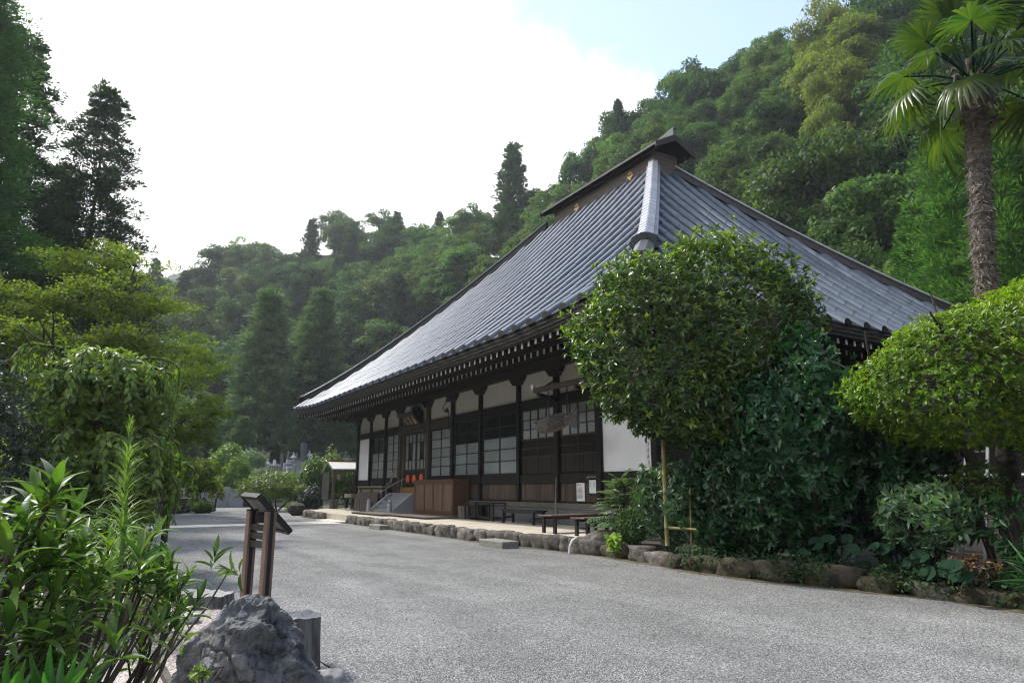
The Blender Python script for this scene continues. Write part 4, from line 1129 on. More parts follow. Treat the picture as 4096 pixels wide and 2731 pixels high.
# strip of characters at the east corner of the white wall
n3 = empty('vertical_sign', (-14.75, YW - .04, 3), 'pale vertical strip with faded black characters at the corner of the white wall', 'sign')
MB().box(-14.92, -14.66, YW - .03, YW - .02, 2.1, 4.1).build('strip', M['paper'], n3)
mb = MB()
for k in range(11):
    z = 3.98 - k * .175
    for q in range(4):
        u = -14.79 + rg.uniform(-.06, .06); mb.box(u - .03, u + .03, YW - .035, YW - .034, z - q * .03, z - q * .03 + .012)
    mb.box(-14.80, -14.785, YW - .035, YW - .034, z - .11, z + .02)
mb.build('characters', M['ink'], n3)

# plaque over the entrance
pq = empty('name_plaque', (-31.35, 12.9, 4.8), 'dark wooden plaque with gilt characters tilted forward above the entrance', 'plaque')
A_ = Vector((-31.35, 12.62, 5.10)); B_ = Vector((-31.35, 13.16, 4.42))
uv = Vector((1, 0, 0)); vv = (A_ - B_).normalized(); nv = uv.cross(vv); nv = nv if nv.y < 0 else -nv
mid_ = (A_ + B_) / 2
def pl(u, v, w=0): return mid_ + uv * u + vv * v + nv * w
MB().add([pl(u, v, w) for w in (-.05, .0) for u, v in ((-.78, -.32), (.78, -.32), (.78, .32), (-.78, .32))], [(0, 3, 2, 1), (4, 5, 6, 7), (0, 1, 5, 4), (1, 2, 6, 5), (2, 3, 7, 6), (3, 0, 4, 7)]).build('panel', M['dark_wood'], pq)
mb = MB()
for (u0, v0, u1, v1, u2, v2, u3, v3) in ((-.80, .30, .80, .30, 1.0, .47, -1.0, .47), (-.80, -.30, .80, -.30, .86, -.45, -.86, -.45), (-.80, -.30, -.80, .30, -1.0, .47, -.86, -.45), (.80, -.30, .80, .30, 1.0, .47, .86, -.45)):
    q = [(u0, v0), (u1, v1), (u2, v2), (u3, v3)]
    mb.add([pl(u, v, .02) for u, v in q] + [pl(u, v, .075) for u, v in q], [(0, 1, 2, 3), (4, 7, 6, 5), (0, 4, 5, 1), (1, 5, 6, 2), (2, 6, 7, 3), (3, 7, 4, 0)])
mb.build('frame', M['fascia'], pq)
mb = MB()
def stroke(pts, r=.016): mb.tube([pl(u, v, .014) for u, v in pts], r, 5)
# three brush characters, first one brightest
for du, sc in ((.50, 1.0),):
    stroke([(du - .03, .22), (du + .05, .18), (du - .02, .14), (du - .03, .22)], .026); stroke([(du, .14), (du, .06)], .022)
    stroke([(du - .13, -.02), (du, .06), (du + .14, -.02)], .024); stroke([(du - .13, -.02), (du - .14, -.24)], .022); stroke([(du + .14, -.02), (du + .13, -.24)], .022); stroke([(du, .0), (du, -.24)], .024); stroke([(du - .07, -.10), (du + .07, -.10)], .016)
mb.build('character', M['gold'], pq)
mb = MB(); du = 0.0
stroke([(du - .1, .2), (du - .06, .1)], .016); stroke([(du + .08, .22), (du + .02, .1), (du + .08, .04)], .016); stroke([(du - .1, .02), (du + .1, .02)], .012); stroke([(du, .1), (du - .03, -.22)], .014); stroke([(du + .05, -.06), (du + .1, -.2)], .014); stroke([(du - .09, -.08), (du - .1, -.2)], .012)
mb.build('character', M['gold'], pq)
mb = MB(); du = -.5
stroke([(du - .08, .2), (du - .08, -.05)], .014); stroke([(du - .02, .12), (du + .1, .12)], .012); stroke([(du + .04, .16), (du + .02, -.05)], .012); stroke([(du - .02, -.06), (du - .08, -.24)], .014); stroke([(du + .05, -.06), (du + .1, -.24)], .014)
mb.build('character', M['gold'], pq)
mb = MB(); mb.tube([pl(-.55, .44, .02), (-31.9, 12.75, 5.62)], .012, 5); mb.tube([pl(.55, .44, .02), (-30.8, 12.75, 5.62)], .012, 5)
mb.box(-31.55, -31.0, 13.0, 13.3, 4.9, 5.5, bev=.08); mb.box(-31.2, -30.6, 13.05, 13.3, 4.6, 5.2, bev=.08)
mb.build('hanger', M['black_wood'], pq)
# lamp and cable on the post right of the entrance
wl = empty('wall_lamp', (-27.5, 13.1, 5.0), 'small grey lamp with looped cable on the post beside the entrance', 'lamp')
mb = MB(); mb.tube([(-27.5, 13.1, 5.3), (-27.62, 13.0, 5.2), (-27.7, 12.95, 5.0), (-27.6, 12.95, 4.85), (-27.48, 13.05, 4.9)], .018, 6); mb.tube([(-27.5, 13.12, 4.85), (-27.5, 13.15, 4.0)], .012, 5); mb.build('cable', M['iron'], wl)
mb = MB(); mb.lathe((-27.52, 13.05, 4.80), [(.03, .2), (.09, .12), (.11, 0), (.07, -.02)], 12); mb.lathe((-27.5, 13.05, 5.28), [(.06, .12), (.09, 0), (.05, -.03)], 12); mb.build('lamp_head', M['tin_lamp'], wl, smooth=True)

# wooden fish gong on its beam
bm_ = empty('hanging_beam', (-17.4, 12.0, 4.6), 'brown beam on arms projecting from the wall, carrying the fish gong', 'beam')
MB().box(-18.65, -15.9, 11.93, 12.07, 4.52, 4.68, bev=.01).build('beam', M['beam_wood'], bm_)
mb = MB(); mb.bar((-18.45, 12.0, 4.46), (-19.2, 13.24, 4.46), .09, .10); mb.bar((-16.4, 12.0, 4.46), (-17.0, 13.24, 4.46), .09, .10); mb.build('arm', M['black_wood'], bm_)
mb = MB(); mb.bar((-18.05, 12.0, 4.66), (-19.2, 13.22, 5.15), .05, .05); mb.build('brace', M['black_wood'], bm_)
mb = MB()
for dx, dy in ((-18.70, -.04), (-18.88, .06)):
    mb.lathe((dx, 12.0 + dy, 4.70), [(.03, -.04), (.06, 0), (.075, .06), (.06, .12), (.02, .15)], 10)
mb.build('lamp_bulb', M['paper'], bm_, smooth=True)
def chain(x, z0, z1, label):
    mb = MB(); z = z0; k = 0
    while z > z1 + .04:
        pts = []
        for q in range(9):
            t = 2 * math.pi * q / 8; u = .026 * math.cos(t); w = .05 * math.sin(t)
            pts.append((x + (u if k % 2 else 0), 12.0 + (0 if k % 2 else u), z - .05 + w))
        mb.tube(pts, .011, 5); z -= .078; k += 1
    o = mb.build('chain', M['iron']); tag(o, label, 'chain', 'chains holding the wooden fish')
chain(-17.85, 4.52, 3.64, 'iron chain nearer the head of the wooden fish')
chain(-16.85, 4.52, 3.64, 'iron chain nearer the tail of the wooden fish')
fg = empty('fish_gong', (-17.35, 12.0, 3.45), 'grey carved wooden fish gong hanging under the eaves', 'fish gong')
prof = [(-1.08, .05, .10), (-1.04, .13, .17), (-.92, .17, .21), (-.72, .18, .245), (-.45, .19, .25), (-.1, .19, .245), (.2, .165, .205), (.42, .12, .145), (.55, .085, .11)]
mb = MB()
mb.loft([[Vector((-17.4 + x, 12.0 + ry * math.cos(a), 3.45 + .02 * x + rz * math.sin(a) * (1.0 if math.sin(a) > 0 else 1.05))) for a in [2 * math.pi * k / 16 for k in range(16)]] for x, ry, rz in prof])
fb = mb.build('body', M['fish'], fg, smooth=True)
mb = MB()
tl = [(.52, -.10), (.52, .10), (.75, .22), (1.06, .34), (1.10, .30), (1.10, .12), (1.09, .02), (1.10, -.12), (1.10, -.24), (1.02, -.25), (.75, -.16)]
mb.prism([(-17.4 + u, 3.46 + v) for u, v in tl], 'y', 11.95, 12.05)
for k in range(5):
    t = (k - 2) / 2
    mb.bar((-17.4 + .55, 11.94, 3.46 + .06 * t), (-17.4 + 1.07, 11.94, 3.47 + .25 * t + .03), .018, .02)
mb.build('tail', M['fish'], fg)
mb = MB()
for i, x in enumerate(np.arange(-.25, .5, .085)):
    for j, a in enumerate(np.arange(-.7, 1.2, .33)):
        r_ = float(np.interp(x, [p[0] for p in prof], [p[2] for p in prof])); ry = float(np.interp(x, [p[0] for p in prof], [p[1] for p in prof]))
        c = Vector((-17.4 + x + (.04 if j % 2 else 0), 12.0 - ry * math.cos(a) * 1.0, 3.45 + .02 * x + r_ * math.sin(a)))
        mb.lathe((c.x, c.y, c.z - .012), [(.034, 0), (.03, .024)], 6)
mb.build('scales', M['fish_dark'], fg)
mb = MB()
for k in range(7): mb.lathe((-17.4 - .35 + k * .11, 12.0, 3.66), [(.05, -.02), (.045, .05), (.02, .09)], 7)
mb.build('dorsal_fin', M['fish'], fg)
mb = MB(); mb.lathe((-17.4 - .95, 11.83, 3.53), [(.045, -.02), (.045, .02)], 10); mb.tube([(-18.48, 11.94, 3.42), (-18.4, 11.86, 3.38), (-18.2, 11.84, 3.40)], .016, 5); mb.build('eye', M['fish_dark'], fg)
mb = MB(); mb.loft([[Vector((-17.4 + x, 12.0 + ry * .75 * math.cos(a) * 1.02, 3.45 + .02 * x + rz * 1.07 * math.sin(a))) for a in [math.pi + .5 + (math.pi - 1.0) * k / 6 for k in range(7)]] for x, ry, rz in prof[3:-1]], closed=False); mb.build('belly', M['fish_belly'], fg, smooth=True)

# sheltered notice stand beyond the west corner
sl = empty('shelter', (-42.4, 13.2, 0), 'small open shelter with a pale ridge roof and dark boarded side, beyond the west corner', 'shelter')
ax, ay = -42.35, 12.1
MB().add([(ax, ay, 3.10), (ax, ay + 3.4, 3.10), (ax + 1.15, ay + 3.4, 2.62), (ax + 1.15, ay, 2.62), (ax, ay, 3.16), (ax, ay + 3.4, 3.16), (ax + 1.15, ay + 3.4, 2.68), (ax + 1.15, ay, 2.68)], [(3, 2, 1, 0), (4, 5, 6, 7), (0, 1, 5, 4), (1, 2, 6, 5), (2, 3, 7, 6), (3, 0, 4, 7)]).build('roof', M['tin'], sl)
MB().add([(ax, ay, 3.10), (ax, ay + 3.4, 3.10), (ax - 1.15, ay + 3.4, 2.55), (ax - 1.15, ay, 2.55), (ax, ay, 3.16), (ax, ay + 3.4, 3.16), (ax - 1.15, ay + 3.4, 2.61), (ax - 1.15, ay, 2.61)], [(0, 1, 2, 3), (7, 6, 5, 4), (4, 5, 1, 0), (5, 6, 2, 1), (6, 7, 3, 2), (7, 4, 0, 3)]).build('roof', M['green_tin'], sl)
MB().box(ax - .06, ax + .06, ay - .03, ay + 3.43, 3.14, 3.20).build('ridge_strip', M['red_tin'], sl)
mb = MB(); mb.bar((ax, ay + .02, 3.05), (ax + 1.18, ay + .02, 2.56), .05, .12); mb.bar((ax, ay + .02, 3.05), (ax - 1.18, ay + .02, 2.49), .05, .12); mb.box(ax + 1.08, ax + 1.16, ay, ay + 3.4, 2.50, 2.60); mb.build('barge_board', M['grey_wood'], sl)
for x, y in ((ax - .8, ay + .2), (ax + .75, ay + .2), (ax + .75, ay + 3.0), (ax - .8, ay + 3.0)): MB().box(x - .07, x + .07, y - .07, y + .07, -.05, 2.62).build('post', M['grey_wood'], sl)
for k in range(9): MB().box(ax - .85 + k * .16, ax - .85 + k * .16 + .12, ay - .02, ay + .06, .85, 2.45).build('slat', M['charred'], sl)
MB().box(ax - .8, ax + .5, ay + .1, ay + .6, -.05, .82).build('plinth', M['granite_rough'], sl)
mb = MB(); mb.box(ax + .62, ax + .72, ay + .5, ay + 2.9, 1.2, 1.26); mb.box(ax + .62, ax + .72, ay + .5, ay + 2.9, .55, .62); mb.build('rail', M['grey_wood'], sl)
mb = MB(); mb.lathe((ax + .75, ay + .55, 2.05), [(.16, 0), (.2, .3), (.18, .3), (.15, .02)], 12); tag(mb.build('basket', M['wood_pale'], smooth=True), 'small wooden pail hanging in the shelter', 'pail')
# round dark stone ball and curb at the west end of the terrace
mb = MB(); mb.lathe((-40.75, 10.0, .36), [(.02, -.38), (.25, -.34), (.44, -.18), (.50, 0), (.44, .2), (.25, .33), (.02, .37)], 20)
tag(mb.build('stone_ball', M['bark'], smooth=True), 'dark round boulder at the west end of the terrace', 'boulder')
tag(MB().box(-42.6, -41.3, 10.3, 10.75, -.02, .2, bev=.02).build('curb_block', M['granite_rough']), 'short grey curb block beside the round dark boulder', 'curb')
mb = MB(); mb.tube([(-13.35, 9.72, .36), (-13.38, 9.62, .30), (-13.40, 9.56, .18), (-13.42, 9.55, 0)], .032, 8)
tag(mb.build('drain_pipe', M['hose'], smooth=True), 'thin white pipe hanging over the kerb stones', 'pipe')
# dark outbuilding behind the right hand trees
ob = empty('outbuilding', (-4, 17, 0), 'dark wooden outbuilding with a tan lower wall behind the clipped tree', 'building')
MB().box(-10, 6, 17.0, 21, 1.72, 3.3).build('wall', M['dark_wood'], ob)
MB().box(-10, 6, 17.02, 21, 0, 1.5).build('plaster_base', M['tan_wall'], ob)
MB().box(-10.2, 6.2, 16.7, 21.2, 1.5, 1.70).build('sill_board', M['black_wood'], ob)
MB().prism([(16.2, 3.2), (21.8, 3.2), (19, 4.3)], 'x', -10.5, 6.5).build('roof', M['ridge_cap'], ob)
mb = MB(); mb.tube([(-9.5, 16.6, 1.74), (6, 16.6, 1.74)], .045, 8); mb.build('pipe', M['steel'], ob, smooth=True)
def ladder(p, q, w, n, label):
    p = Vector(p); q = Vector(q); sv = Vector((w, 0, 0))
    l = empty('ladder', p, label, 'ladder')
    for s_ in (0, 1):
        mb = MB(); mb.bar(p + sv * s_, q + sv * s_, .05, .05, upv=(1, 0, 0)); mb.build('rail', M['steel'], l)
    for k in range(n):
        c = p.lerp(q, (k + .5) / n); mb = MB(); mb.bar(c, c + sv, .03, .03); mb.build('rung', M['steel'], l)
ladder((-6.9, 13.6, .21), (-6.9, 14.4, 2.6), .38, 8, 'grey metal ladder standing between the trees')
sf = empty('tube_railing', (-6.2, 14.5, .21), 'low grey tube frame behind the clipped tree', 'frame')
mb = MB(); mb.tube([(-6.6, 14.5, .21), (-6.6, 14.5, 1.75), (-5.9, 14.5, 1.75), (-5.9, 14.5, .21)], .03, 7); mb.tube([(-6.6, 14.5, 1.2), (-4.6, 14.5, 1.2), (-4.45, 14.3, .8)], .025, 7); mb.build('tube', M['steel'], sf, smooth=True)
# ------------------------------------------------------------------ plants: crown builders
def rv(rg, n):
    return unit(rg.normal(size=(n, 3)))
def crown_broad(name, mat_, seed, rx, rz, zc, nclump, cr, nleaf, ll, lw, flat=.75, low=-.45, inner=.25, droop=.35, T=T_DIAMOND, tbias=.0):
    """a crown of rounded leaf clumps standing on an uneven ellipsoid"""
    rg = np.random.default_rng(seed)
    pos = []; nor = []; tint = []
    cl = []
    while len(cl) < nclump:
        u = rv(rg, 1)[0]
        if u[2] < low: continue
        k = rg.uniform(.62, 1.04) * (1 + .16 * math.sin(3 * math.atan2(u[1], u[0]) + seed) * (1 - abs(u[2])))
        cl.append((u * np.array([rx, rx, rz]) * k + np.array([0, 0, zc]), cr * rg.uniform(.65, 1.3), rg.uniform(-.26, .26)))
    for k in range(int(nclump * inner)):
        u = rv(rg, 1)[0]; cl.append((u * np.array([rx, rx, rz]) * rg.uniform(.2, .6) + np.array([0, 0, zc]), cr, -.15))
    for c, r, tb in cl:
        n = int(nleaf * (r / cr) ** 2)
        u = rv(rg, n); u[:, 2] = np.where(u[:, 2] < -.35, -u[:, 2], u[:, 2])
        rad = r * (.55 + .5 * rg.random(n) ** .6)
        p = c + u * rad[:, None] * np.array([1, 1, flat])
        pos.append(p); nor.append(unit(u * .6 + np.array([0, 0, .75]) + rg.normal(size=(n, 3)) * .45))
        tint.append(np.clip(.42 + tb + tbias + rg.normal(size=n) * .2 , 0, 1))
    pos = np.concatenate(pos); nor = np.concatenate(nor); tint = np.concatenate(tint)
    d = rv(rg, len(pos)); d[:, 2] -= droop
    L_ = ll * rg.uniform(.6, 1.3, len(pos)); 
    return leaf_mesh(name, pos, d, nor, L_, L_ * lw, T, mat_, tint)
def crown_conifer(name, mat_, seed, h, r, z0, nb, tuft, ntuft, ll, lw, prof=.85, droop=.25, gap=0.0, tuftr=.5, round_=False):
    """branches in whorls on a cone, each set with needle tufts"""
    rg = np.random.default_rng(seed)
    pos = []; dr = []; nor = []; tint = []
    for i in range(nb):
        t = ((i + rg.uniform(-.4, .4)) / nb); t = min(max(t, 0), 1)
        z = z0 + (h - z0) * t
        if rg.random() < gap: continue
        if round_: w = math.sin(math.pi * min(1, .18 + .82 * t)) ** .6
        else: w = (1 - t) ** prof + .03
        l = r * w * rg.uniform(.6, 1.12)
        a = i * 2.39996 + rg.uniform(-.3, .3)
        o = np.array([math.cos(a), math.sin(a), 0])
        m = max(1, int(ntuft * (.35 + w)))
        for j in range(m):
            f = .3 + .7 * (j + rg.random()) / m
            c = o * l * f + np.array([0, 0, z - droop * l * f * f + .18 * l * max(0, f - .6)]) + rg.normal(size=3) * tuftr * .45
            tr = tuftr * rg.uniform(.6, 1.25) * (.55 + .45 * min(1, l / max(r * .4, .01)))
            u = rv(rg, tuft); u[:, 2] = np.abs(u[:, 2]) * .9 - .15
            pos.append(c + u * tr * rg.uniform(.25, .8, (tuft, 1))); dr.append(u * .9 + o * .5 + np.array([0, 0, .15])); nor.append(unit(np.array([0, 0, .8]) + rg.normal(size=(tuft, 3)) * .5 + u * .3))
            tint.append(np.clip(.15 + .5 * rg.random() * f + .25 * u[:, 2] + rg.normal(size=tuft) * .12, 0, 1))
    pos = np.concatenate(pos); dr = np.concatenate(dr); nor = np.concatenate(nor); tint = np.concatenate(tint)
    L_ = ll * rg.uniform(.6, 1.3, len(pos))
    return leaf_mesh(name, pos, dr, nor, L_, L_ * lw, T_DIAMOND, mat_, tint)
def crown_layers(name, mat_, seed, pads, nleaf, ll, lw, th=.22, droop=.15):
    """flat sprays of foliage: pads = (x, y, z, radius)"""
    rg = np.random.default_rng(seed); pos = []; nor = []; tint = []
    for x, y, z, r in pads:
        n = int(nleaf * r * r)
        a = rg.random(n) * 2 * math.pi; q = np.sqrt(rg.random(n)) * r
        wob = 1 + .25 * np.sin(a * 3 + x) + .15 * np.sin(a * 7 + y)
        px = x + np.cos(a) * q * wob; py = y + np.sin(a) * q * wob
        pz = z - droop * q * q / max(r, .1) + rg.normal(size=n) * th * .5 + .12 * np.sin(px * 3) * np.cos(py * 3)
        pos.append(np.stack([px, py, pz], 1)); nor.append(unit(np.array([0, 0, 1.0]) + rg.normal(size=(n, 3)) * .42))
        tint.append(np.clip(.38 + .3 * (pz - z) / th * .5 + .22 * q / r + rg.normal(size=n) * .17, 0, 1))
    pos = np.concatenate(pos); nor = np.concatenate(nor); tint = np.concatenate(tint)
    d = rv(rg, len(pos)); d[:, 2] -= .25
    L_ = ll * rg.uniform(.6, 1.3, len(pos))
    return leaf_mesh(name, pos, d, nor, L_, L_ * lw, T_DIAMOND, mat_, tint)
def limbs(mb, rg, a, d, l, r, depth, spread=.6, up_=.25, n=3, mi=0):
    """a tapered limb that forks"""
    a = Vector(a); d = Vector(d).normalized(); pts = [a]; rad = [r]
    for i in range(4):
        d = (d + Vector((rg.uniform(-1, 1), rg.uniform(-1, 1), rg.uniform(-.5, 1) * .6)) * .18).normalized()
        pts.append(pts[-1] + d * l / 4); rad.append(r * (1 - .13 * (i + 1)))
    mb.tube(pts, rad, 6 if depth < 2 else 5, mi, cap=False)
    if depth <= 0: return
    for k in range(n):
        e = Vector((rg.uniform(-1, 1), rg.uniform(-1, 1), rg.uniform(-.2, 1) * up_ + .1)).normalized()
        limbs(mb, rg, pts[rg.choice((2, 3, 4))], d * (1 - spread) + e * spread, l * .68, r * .5, depth - 1, spread, up_, n, mi)
def trunk_mesh(name, seed, h, r, fork, m, depth=2, lean=0.0, spread=.65):
    rg = random.Random(seed); mb = MB()
    pts = [Vector((0, 0, -.3)), Vector((0, 0, 0)), Vector((lean * .3 + rg.uniform(-.1, .1), rg.uniform(-.1, .1), fork * .5)), Vector((lean, 0, fork))]
    mb.tube(pts, [r * 1.35, r * 1.1, r * .9, r * .72], 9, cap=False)
    for k in range(4):
        a = k * 1.57 + rg.uniform(-.5, .5)
        limbs(mb, rg, pts[-1] - Vector((0, 0, rg.uniform(0, fork * .25))), (math.cos(a), math.sin(a), 1.1), (h - fork) * .55, r * .5, depth, spread)
    return mb.mesh(name, M[m], smooth=True)
def mast(name, h, r, m, nb=0, rr=1.0, z0=2, seed=1):
    rg = random.Random(seed); mb = MB(); mb.tube([(0, 0, -.5), (0, 0, h * .5), (0, 0, h)], [r, r * .6, .02], 8, cap=False)
    for i in range(nb):
        t = i / nb; z = z0 + (h - z0) * t; a = i * 2.4; l = rr * (1 - t) ** .85 * .85
        mb.tube([(0, 0, z), (math.cos(a) * l * .5, math.sin(a) * l * .5, z - .05 * l), (math.cos(a) * l, math.sin(a) * l, z - .2 * l)], [r * .22 * (1 - t) + .015, .03, .01], 5, cap=False)
    return mb.mesh(name, M[m], smooth=True)
def plant(name, loc, trunk, crown, label, cat, group=None, scale=(1, 1, 1), rz=0.0, crown_name='crown', trunk_name='trunk', stuff=False):
    e = empty(name, loc, label, cat, group, rz)
    e.scale = scale if hasattr(scale, '__len__') else (scale,) * 3
    for nm, me in ((trunk_name, trunk), (crown_name, crown)):
        if me is None: continue
        o = bpy.data.objects.new(nm, me); COL.objects.link(o); o.parent = e; ORG[o.name] = Vector(loc)
    return e

# ---- shared crowns for the hillside
BROAD = [crown_broad('broad_crown', M['l_broad'], 20 + i, 3.6, 4.1, 5.2, 58, 1.15, 165, .36, .62, low=-.85) for i in range(5)]
PALE = [crown_broad('pale_crown', M['l_pale'], 40 + i, 3.4, 4.1, 5.1, 64, 1.0, 170, .32, .55, flat=.6, low=-.85) for i in range(3)]
VINE = [crown_broad('vine_crown', M['l_vine'], 60 + i, 3.7, 3.6, 4.4, 44, 1.2, 200, .36, .9, flat=.8, low=-.85, droop=.8) for i in range(3)]
CONI = [crown_conifer('conifer_crown', M['l_conif'], 80 + i, 15, 3.0, 2.0, 110, 16, 6, .62, .28, prof=.75) for i in range(2)]
BAMB = [crown_broad('bamboo_crown', M['l_bamboo'], 95 + i, 2.3, 5.2, 8.0, 70, .85, 120, .42, .28, flat=1.1, low=-.6, droop=.9) for i in range(2)]
B_TR = [trunk_mesh('broad_trunk', 5 + i, 9, .20, 2.6, 'bark', 1) for i in range(2)]
C_TR = mast('conifer_trunk', 15, .22, 'bark')
BB_TR = MB(); rg0 = random.Random(4)
for i in range(9):
    a = rg0.uniform(0, 6.28); q = rg0.uniform(.2, 1.1); BB_TR.tube([(math.cos(a) * q, math.sin(a) * q, -.5), (math.cos(a) * q * 1.1, math.sin(a) * q * 1.1, 6), (math.cos(a) * q * 1.8, math.sin(a) * q * 1.8, 12)], [.05, .045, .015], 5, cap=False)
BB_TR = BB_TR.mesh('bamboo_culms', M['bark'])

# ---- the forest on the hills, each tree a thing
ROOF = [(660, 945), (900, 770), (1262, 470), (1500, 320), (1560, 300), (1800, 460), (2176, 685), (2176, 1500), (660, 1500)]
def behind_roof(x, y):
    if not 690 < x < 2150: return False
    yl = float(np.interp(x, [p[0] for p in ROOF[:7]], [p[1] for p in ROOF[:7]]))
    return y > yl + 45
rg = random.Random(12)
ZL = {'valley': 'hill at the valley head', 'spur': 'spur left of the temple ridge', 'north': 'steep slope above the temple roof', 'east': 'slope behind the palm'}
cnt = {}
def forest(az, D, kind, s, sz=1.0, z_off=-.4, label=None, group=None, name=None):
    x, y = -D * math.cos(R(az)), D * math.sin(R(az))
    z = ground_z(x, y) + z_off
    top = {'broad': 9.6, 'pale': 9.6, 'vine': 8.0, 'conifer': 15, 'bamboo': 13.4}[kind] * s * sz
    px, py = proj((x, y, z + top))
    if behind_roof(px, py): return
    if px < -260 or px > 2620 or py > 1150: return
    zone = 'valley' if az < 22 else 'spur' if az < 33 else 'north' if az < 58 else 'east'
    where = (('valley hill left of the cypresses', 'valley hill above the cypresses', 'valley hill right of the cypresses')[0 if az < 8 else 1 if az < 13 else 2] if zone == 'valley' else ('steep slope above the temple ridge' if az < 46 else 'steep slope above the temple hip') if zone == 'north' else ZL[zone])
    crown = {'broad': BROAD, 'pale': PALE, 'vine': VINE, 'conifer': CONI, 'bamboo': BAMB}[kind]
    tr = {'broad': rg.choice(B_TR), 'pale': rg.choice(B_TR), 'vine': B_TR[0], 'conifer': C_TR, 'bamboo': BB_TR}[kind]
    D0_, Dr_, t__ = hill(az); fz = (D - D0_) / (Dr_ - D0_)
    band = 'foot of the ' if fz < .2 else 'lower ' if fz < .45 else 'middle of the ' if fz < .7 else 'upper ' if fz < .9 else 'skyline of the '
    txt = {'broad': ('dark round broadleaf tree on the ', 'broadleaf trees on the ', 'broadleaf_tree', 'tree'),
           'pale': ('fresh green loose tree on the ', 'fresh green trees on the ', 'light_green_tree', 'tree'),
           'vine': ('vine smothered tree on the ', 'vine covered trees on the ', 'vine_covered_tree', 'tree'),
           'conifer': ('pointed conifer on the ', 'conifers on the ', 'conifer_tree', 'conifer'),
           'bamboo': ('feathery bamboo clump on the ', 'bamboo clumps on the ', 'bamboo_clump', 'bamboo')}[kind]
    plant(name or txt[2], (x, y, z), tr, rg.choice(crown), label or txt[0] + band + where, txt[3], None if label else (group or txt[1] + where), (s * rg.uniform(.92, 1.1), s * rg.uniform(.92, 1.1), s * sz), rg.uniform(0, 6.28), trunk_name='culms' if kind == 'bamboo' else 'trunk')
    cnt[(kind, zone)] = cnt.get((kind, zone), 0) + 1
az = -4.0
ring = []
for az0 in range(-4, 82):
    D0, Dr, tn = hill(az0)
    D = D0 - 3; j = 0
    while D < Dr + 3:
        step = 5.4 if az0 >= 22 else 7.0
        w = step / (D * R(1))     # tree spacing in degrees
        if rg.random() < 1 / w: ring.append((az0 + rg.uniform(-.5, .5), D + rg.uniform(-2, 2)))
        D += step * .80
for az, D in ring:
    r_ = rg.random()
    D0, Dr, tn = hill(az); t = (D - D0) / (Dr - D0)
    nz_ = noise.noise(Vector((az * .11, D * .03, 2.0)))
    if az < 21:
        k = 'vine' if (t < .28 and 1.5 < az < 13 and nz_ > -.15) else 'broad' if r_ < .80 else 'pale' if r_ < .9 else 'conifer'
        if k == 'conifer' and t > .9: k = 'broad'
        s = rg.uniform(.95, 1.45)
    elif az < 33:
        k = 'pale' if r_ < .80 else 'broad'; s = rg.uniform(.8, 1.15)
    elif az < 58:
        k = 'broad' if r_ < .60 + .6 * nz_ else 'pale'; s = rg.uniform(.8, 1.15)
        if 56 < az < 58 and .45 < t < .75 and r_ < .5: k = 'bamboo'; s = .9
    else:
        k = 'broad' if r_ < .75 else 'pale'; s = rg.uniform(.85, 1.2)
        if az > 63 and t < .1: continue
    forest(az, D, k, s * rg.choice((.85, 1, 1, 1.15)), rg.uniform(.85, 1.2))
# single trees one can pick out
forest(40.6, 118, 'conifer', .9, 1.05, -.4, 'tall dark conifer standing out on the skyline of the steep slope')
forest(30.9, 126, 'conifer', 1.85, .92, -.4, 'broad dark conifer alone on the skyline left of the temple ridge')
forest(24.4, 158, 'conifer', .95, 1.25, -.4, 'pointed conifer at the right end of the valley skyline')
forest(58.4, 92, 'bamboo', 1.35, 1.0, 0, 'tall golden green bamboo clump, highest on the slope near the palm')
forest(60.2, 88, 'bamboo', 1.25, .95, 0, 'golden green bamboo clump touching the palm fronds')
forest(57.2, 86, 'bamboo', 1.2, .9, 0, 'leaning bamboo clump in the middle of the slope')
forest(58.9, 80, 'bamboo', 1.2, .9, 0, 'lower golden bamboo clump under the highest one')
forest(61.8, 97, 'broad', 1.3, 1.0, 1, 'big dark glossy tree at the top right of the slope')
# bright cedar screen behind the palm
CED = crown_conifer('cedar_crown', M['l_cedar'], 301, 13, 3.3, .6, 150, 40, 8, .24, .24, prof=.55, droop=.3, tuftr=.62)
for k, (px, py, D, s) in enumerate(((2165, 340, 36, 1.0), (2290, 330, 33, .95), (2400, 300, 34, 1.0), (2085, 520, 38, .72))):
    p = P(px, py, D); 
    g0 = ground_z(p.x, p.y) - .2; plant('cedar_tree', (p.x, p.y, g0), mast('cedar_trunk', 13, .2, 'bark') if k == 0 else bpy.data.meshes['cedar_trunk'], CED,
          ('bushy bright green cedar left of the palm trunk', 'bushy bright green cedar directly behind the palm trunk', 'bushy bright green cedar at the right edge behind the clipped tree', 'smaller bright green cedar beside the temple hip, left of the others')[k], 'cedar', 'bright cedars behind the palm', (s * 1.1, s * 1.1, (p.z - g0) / 13), k * 1.3)
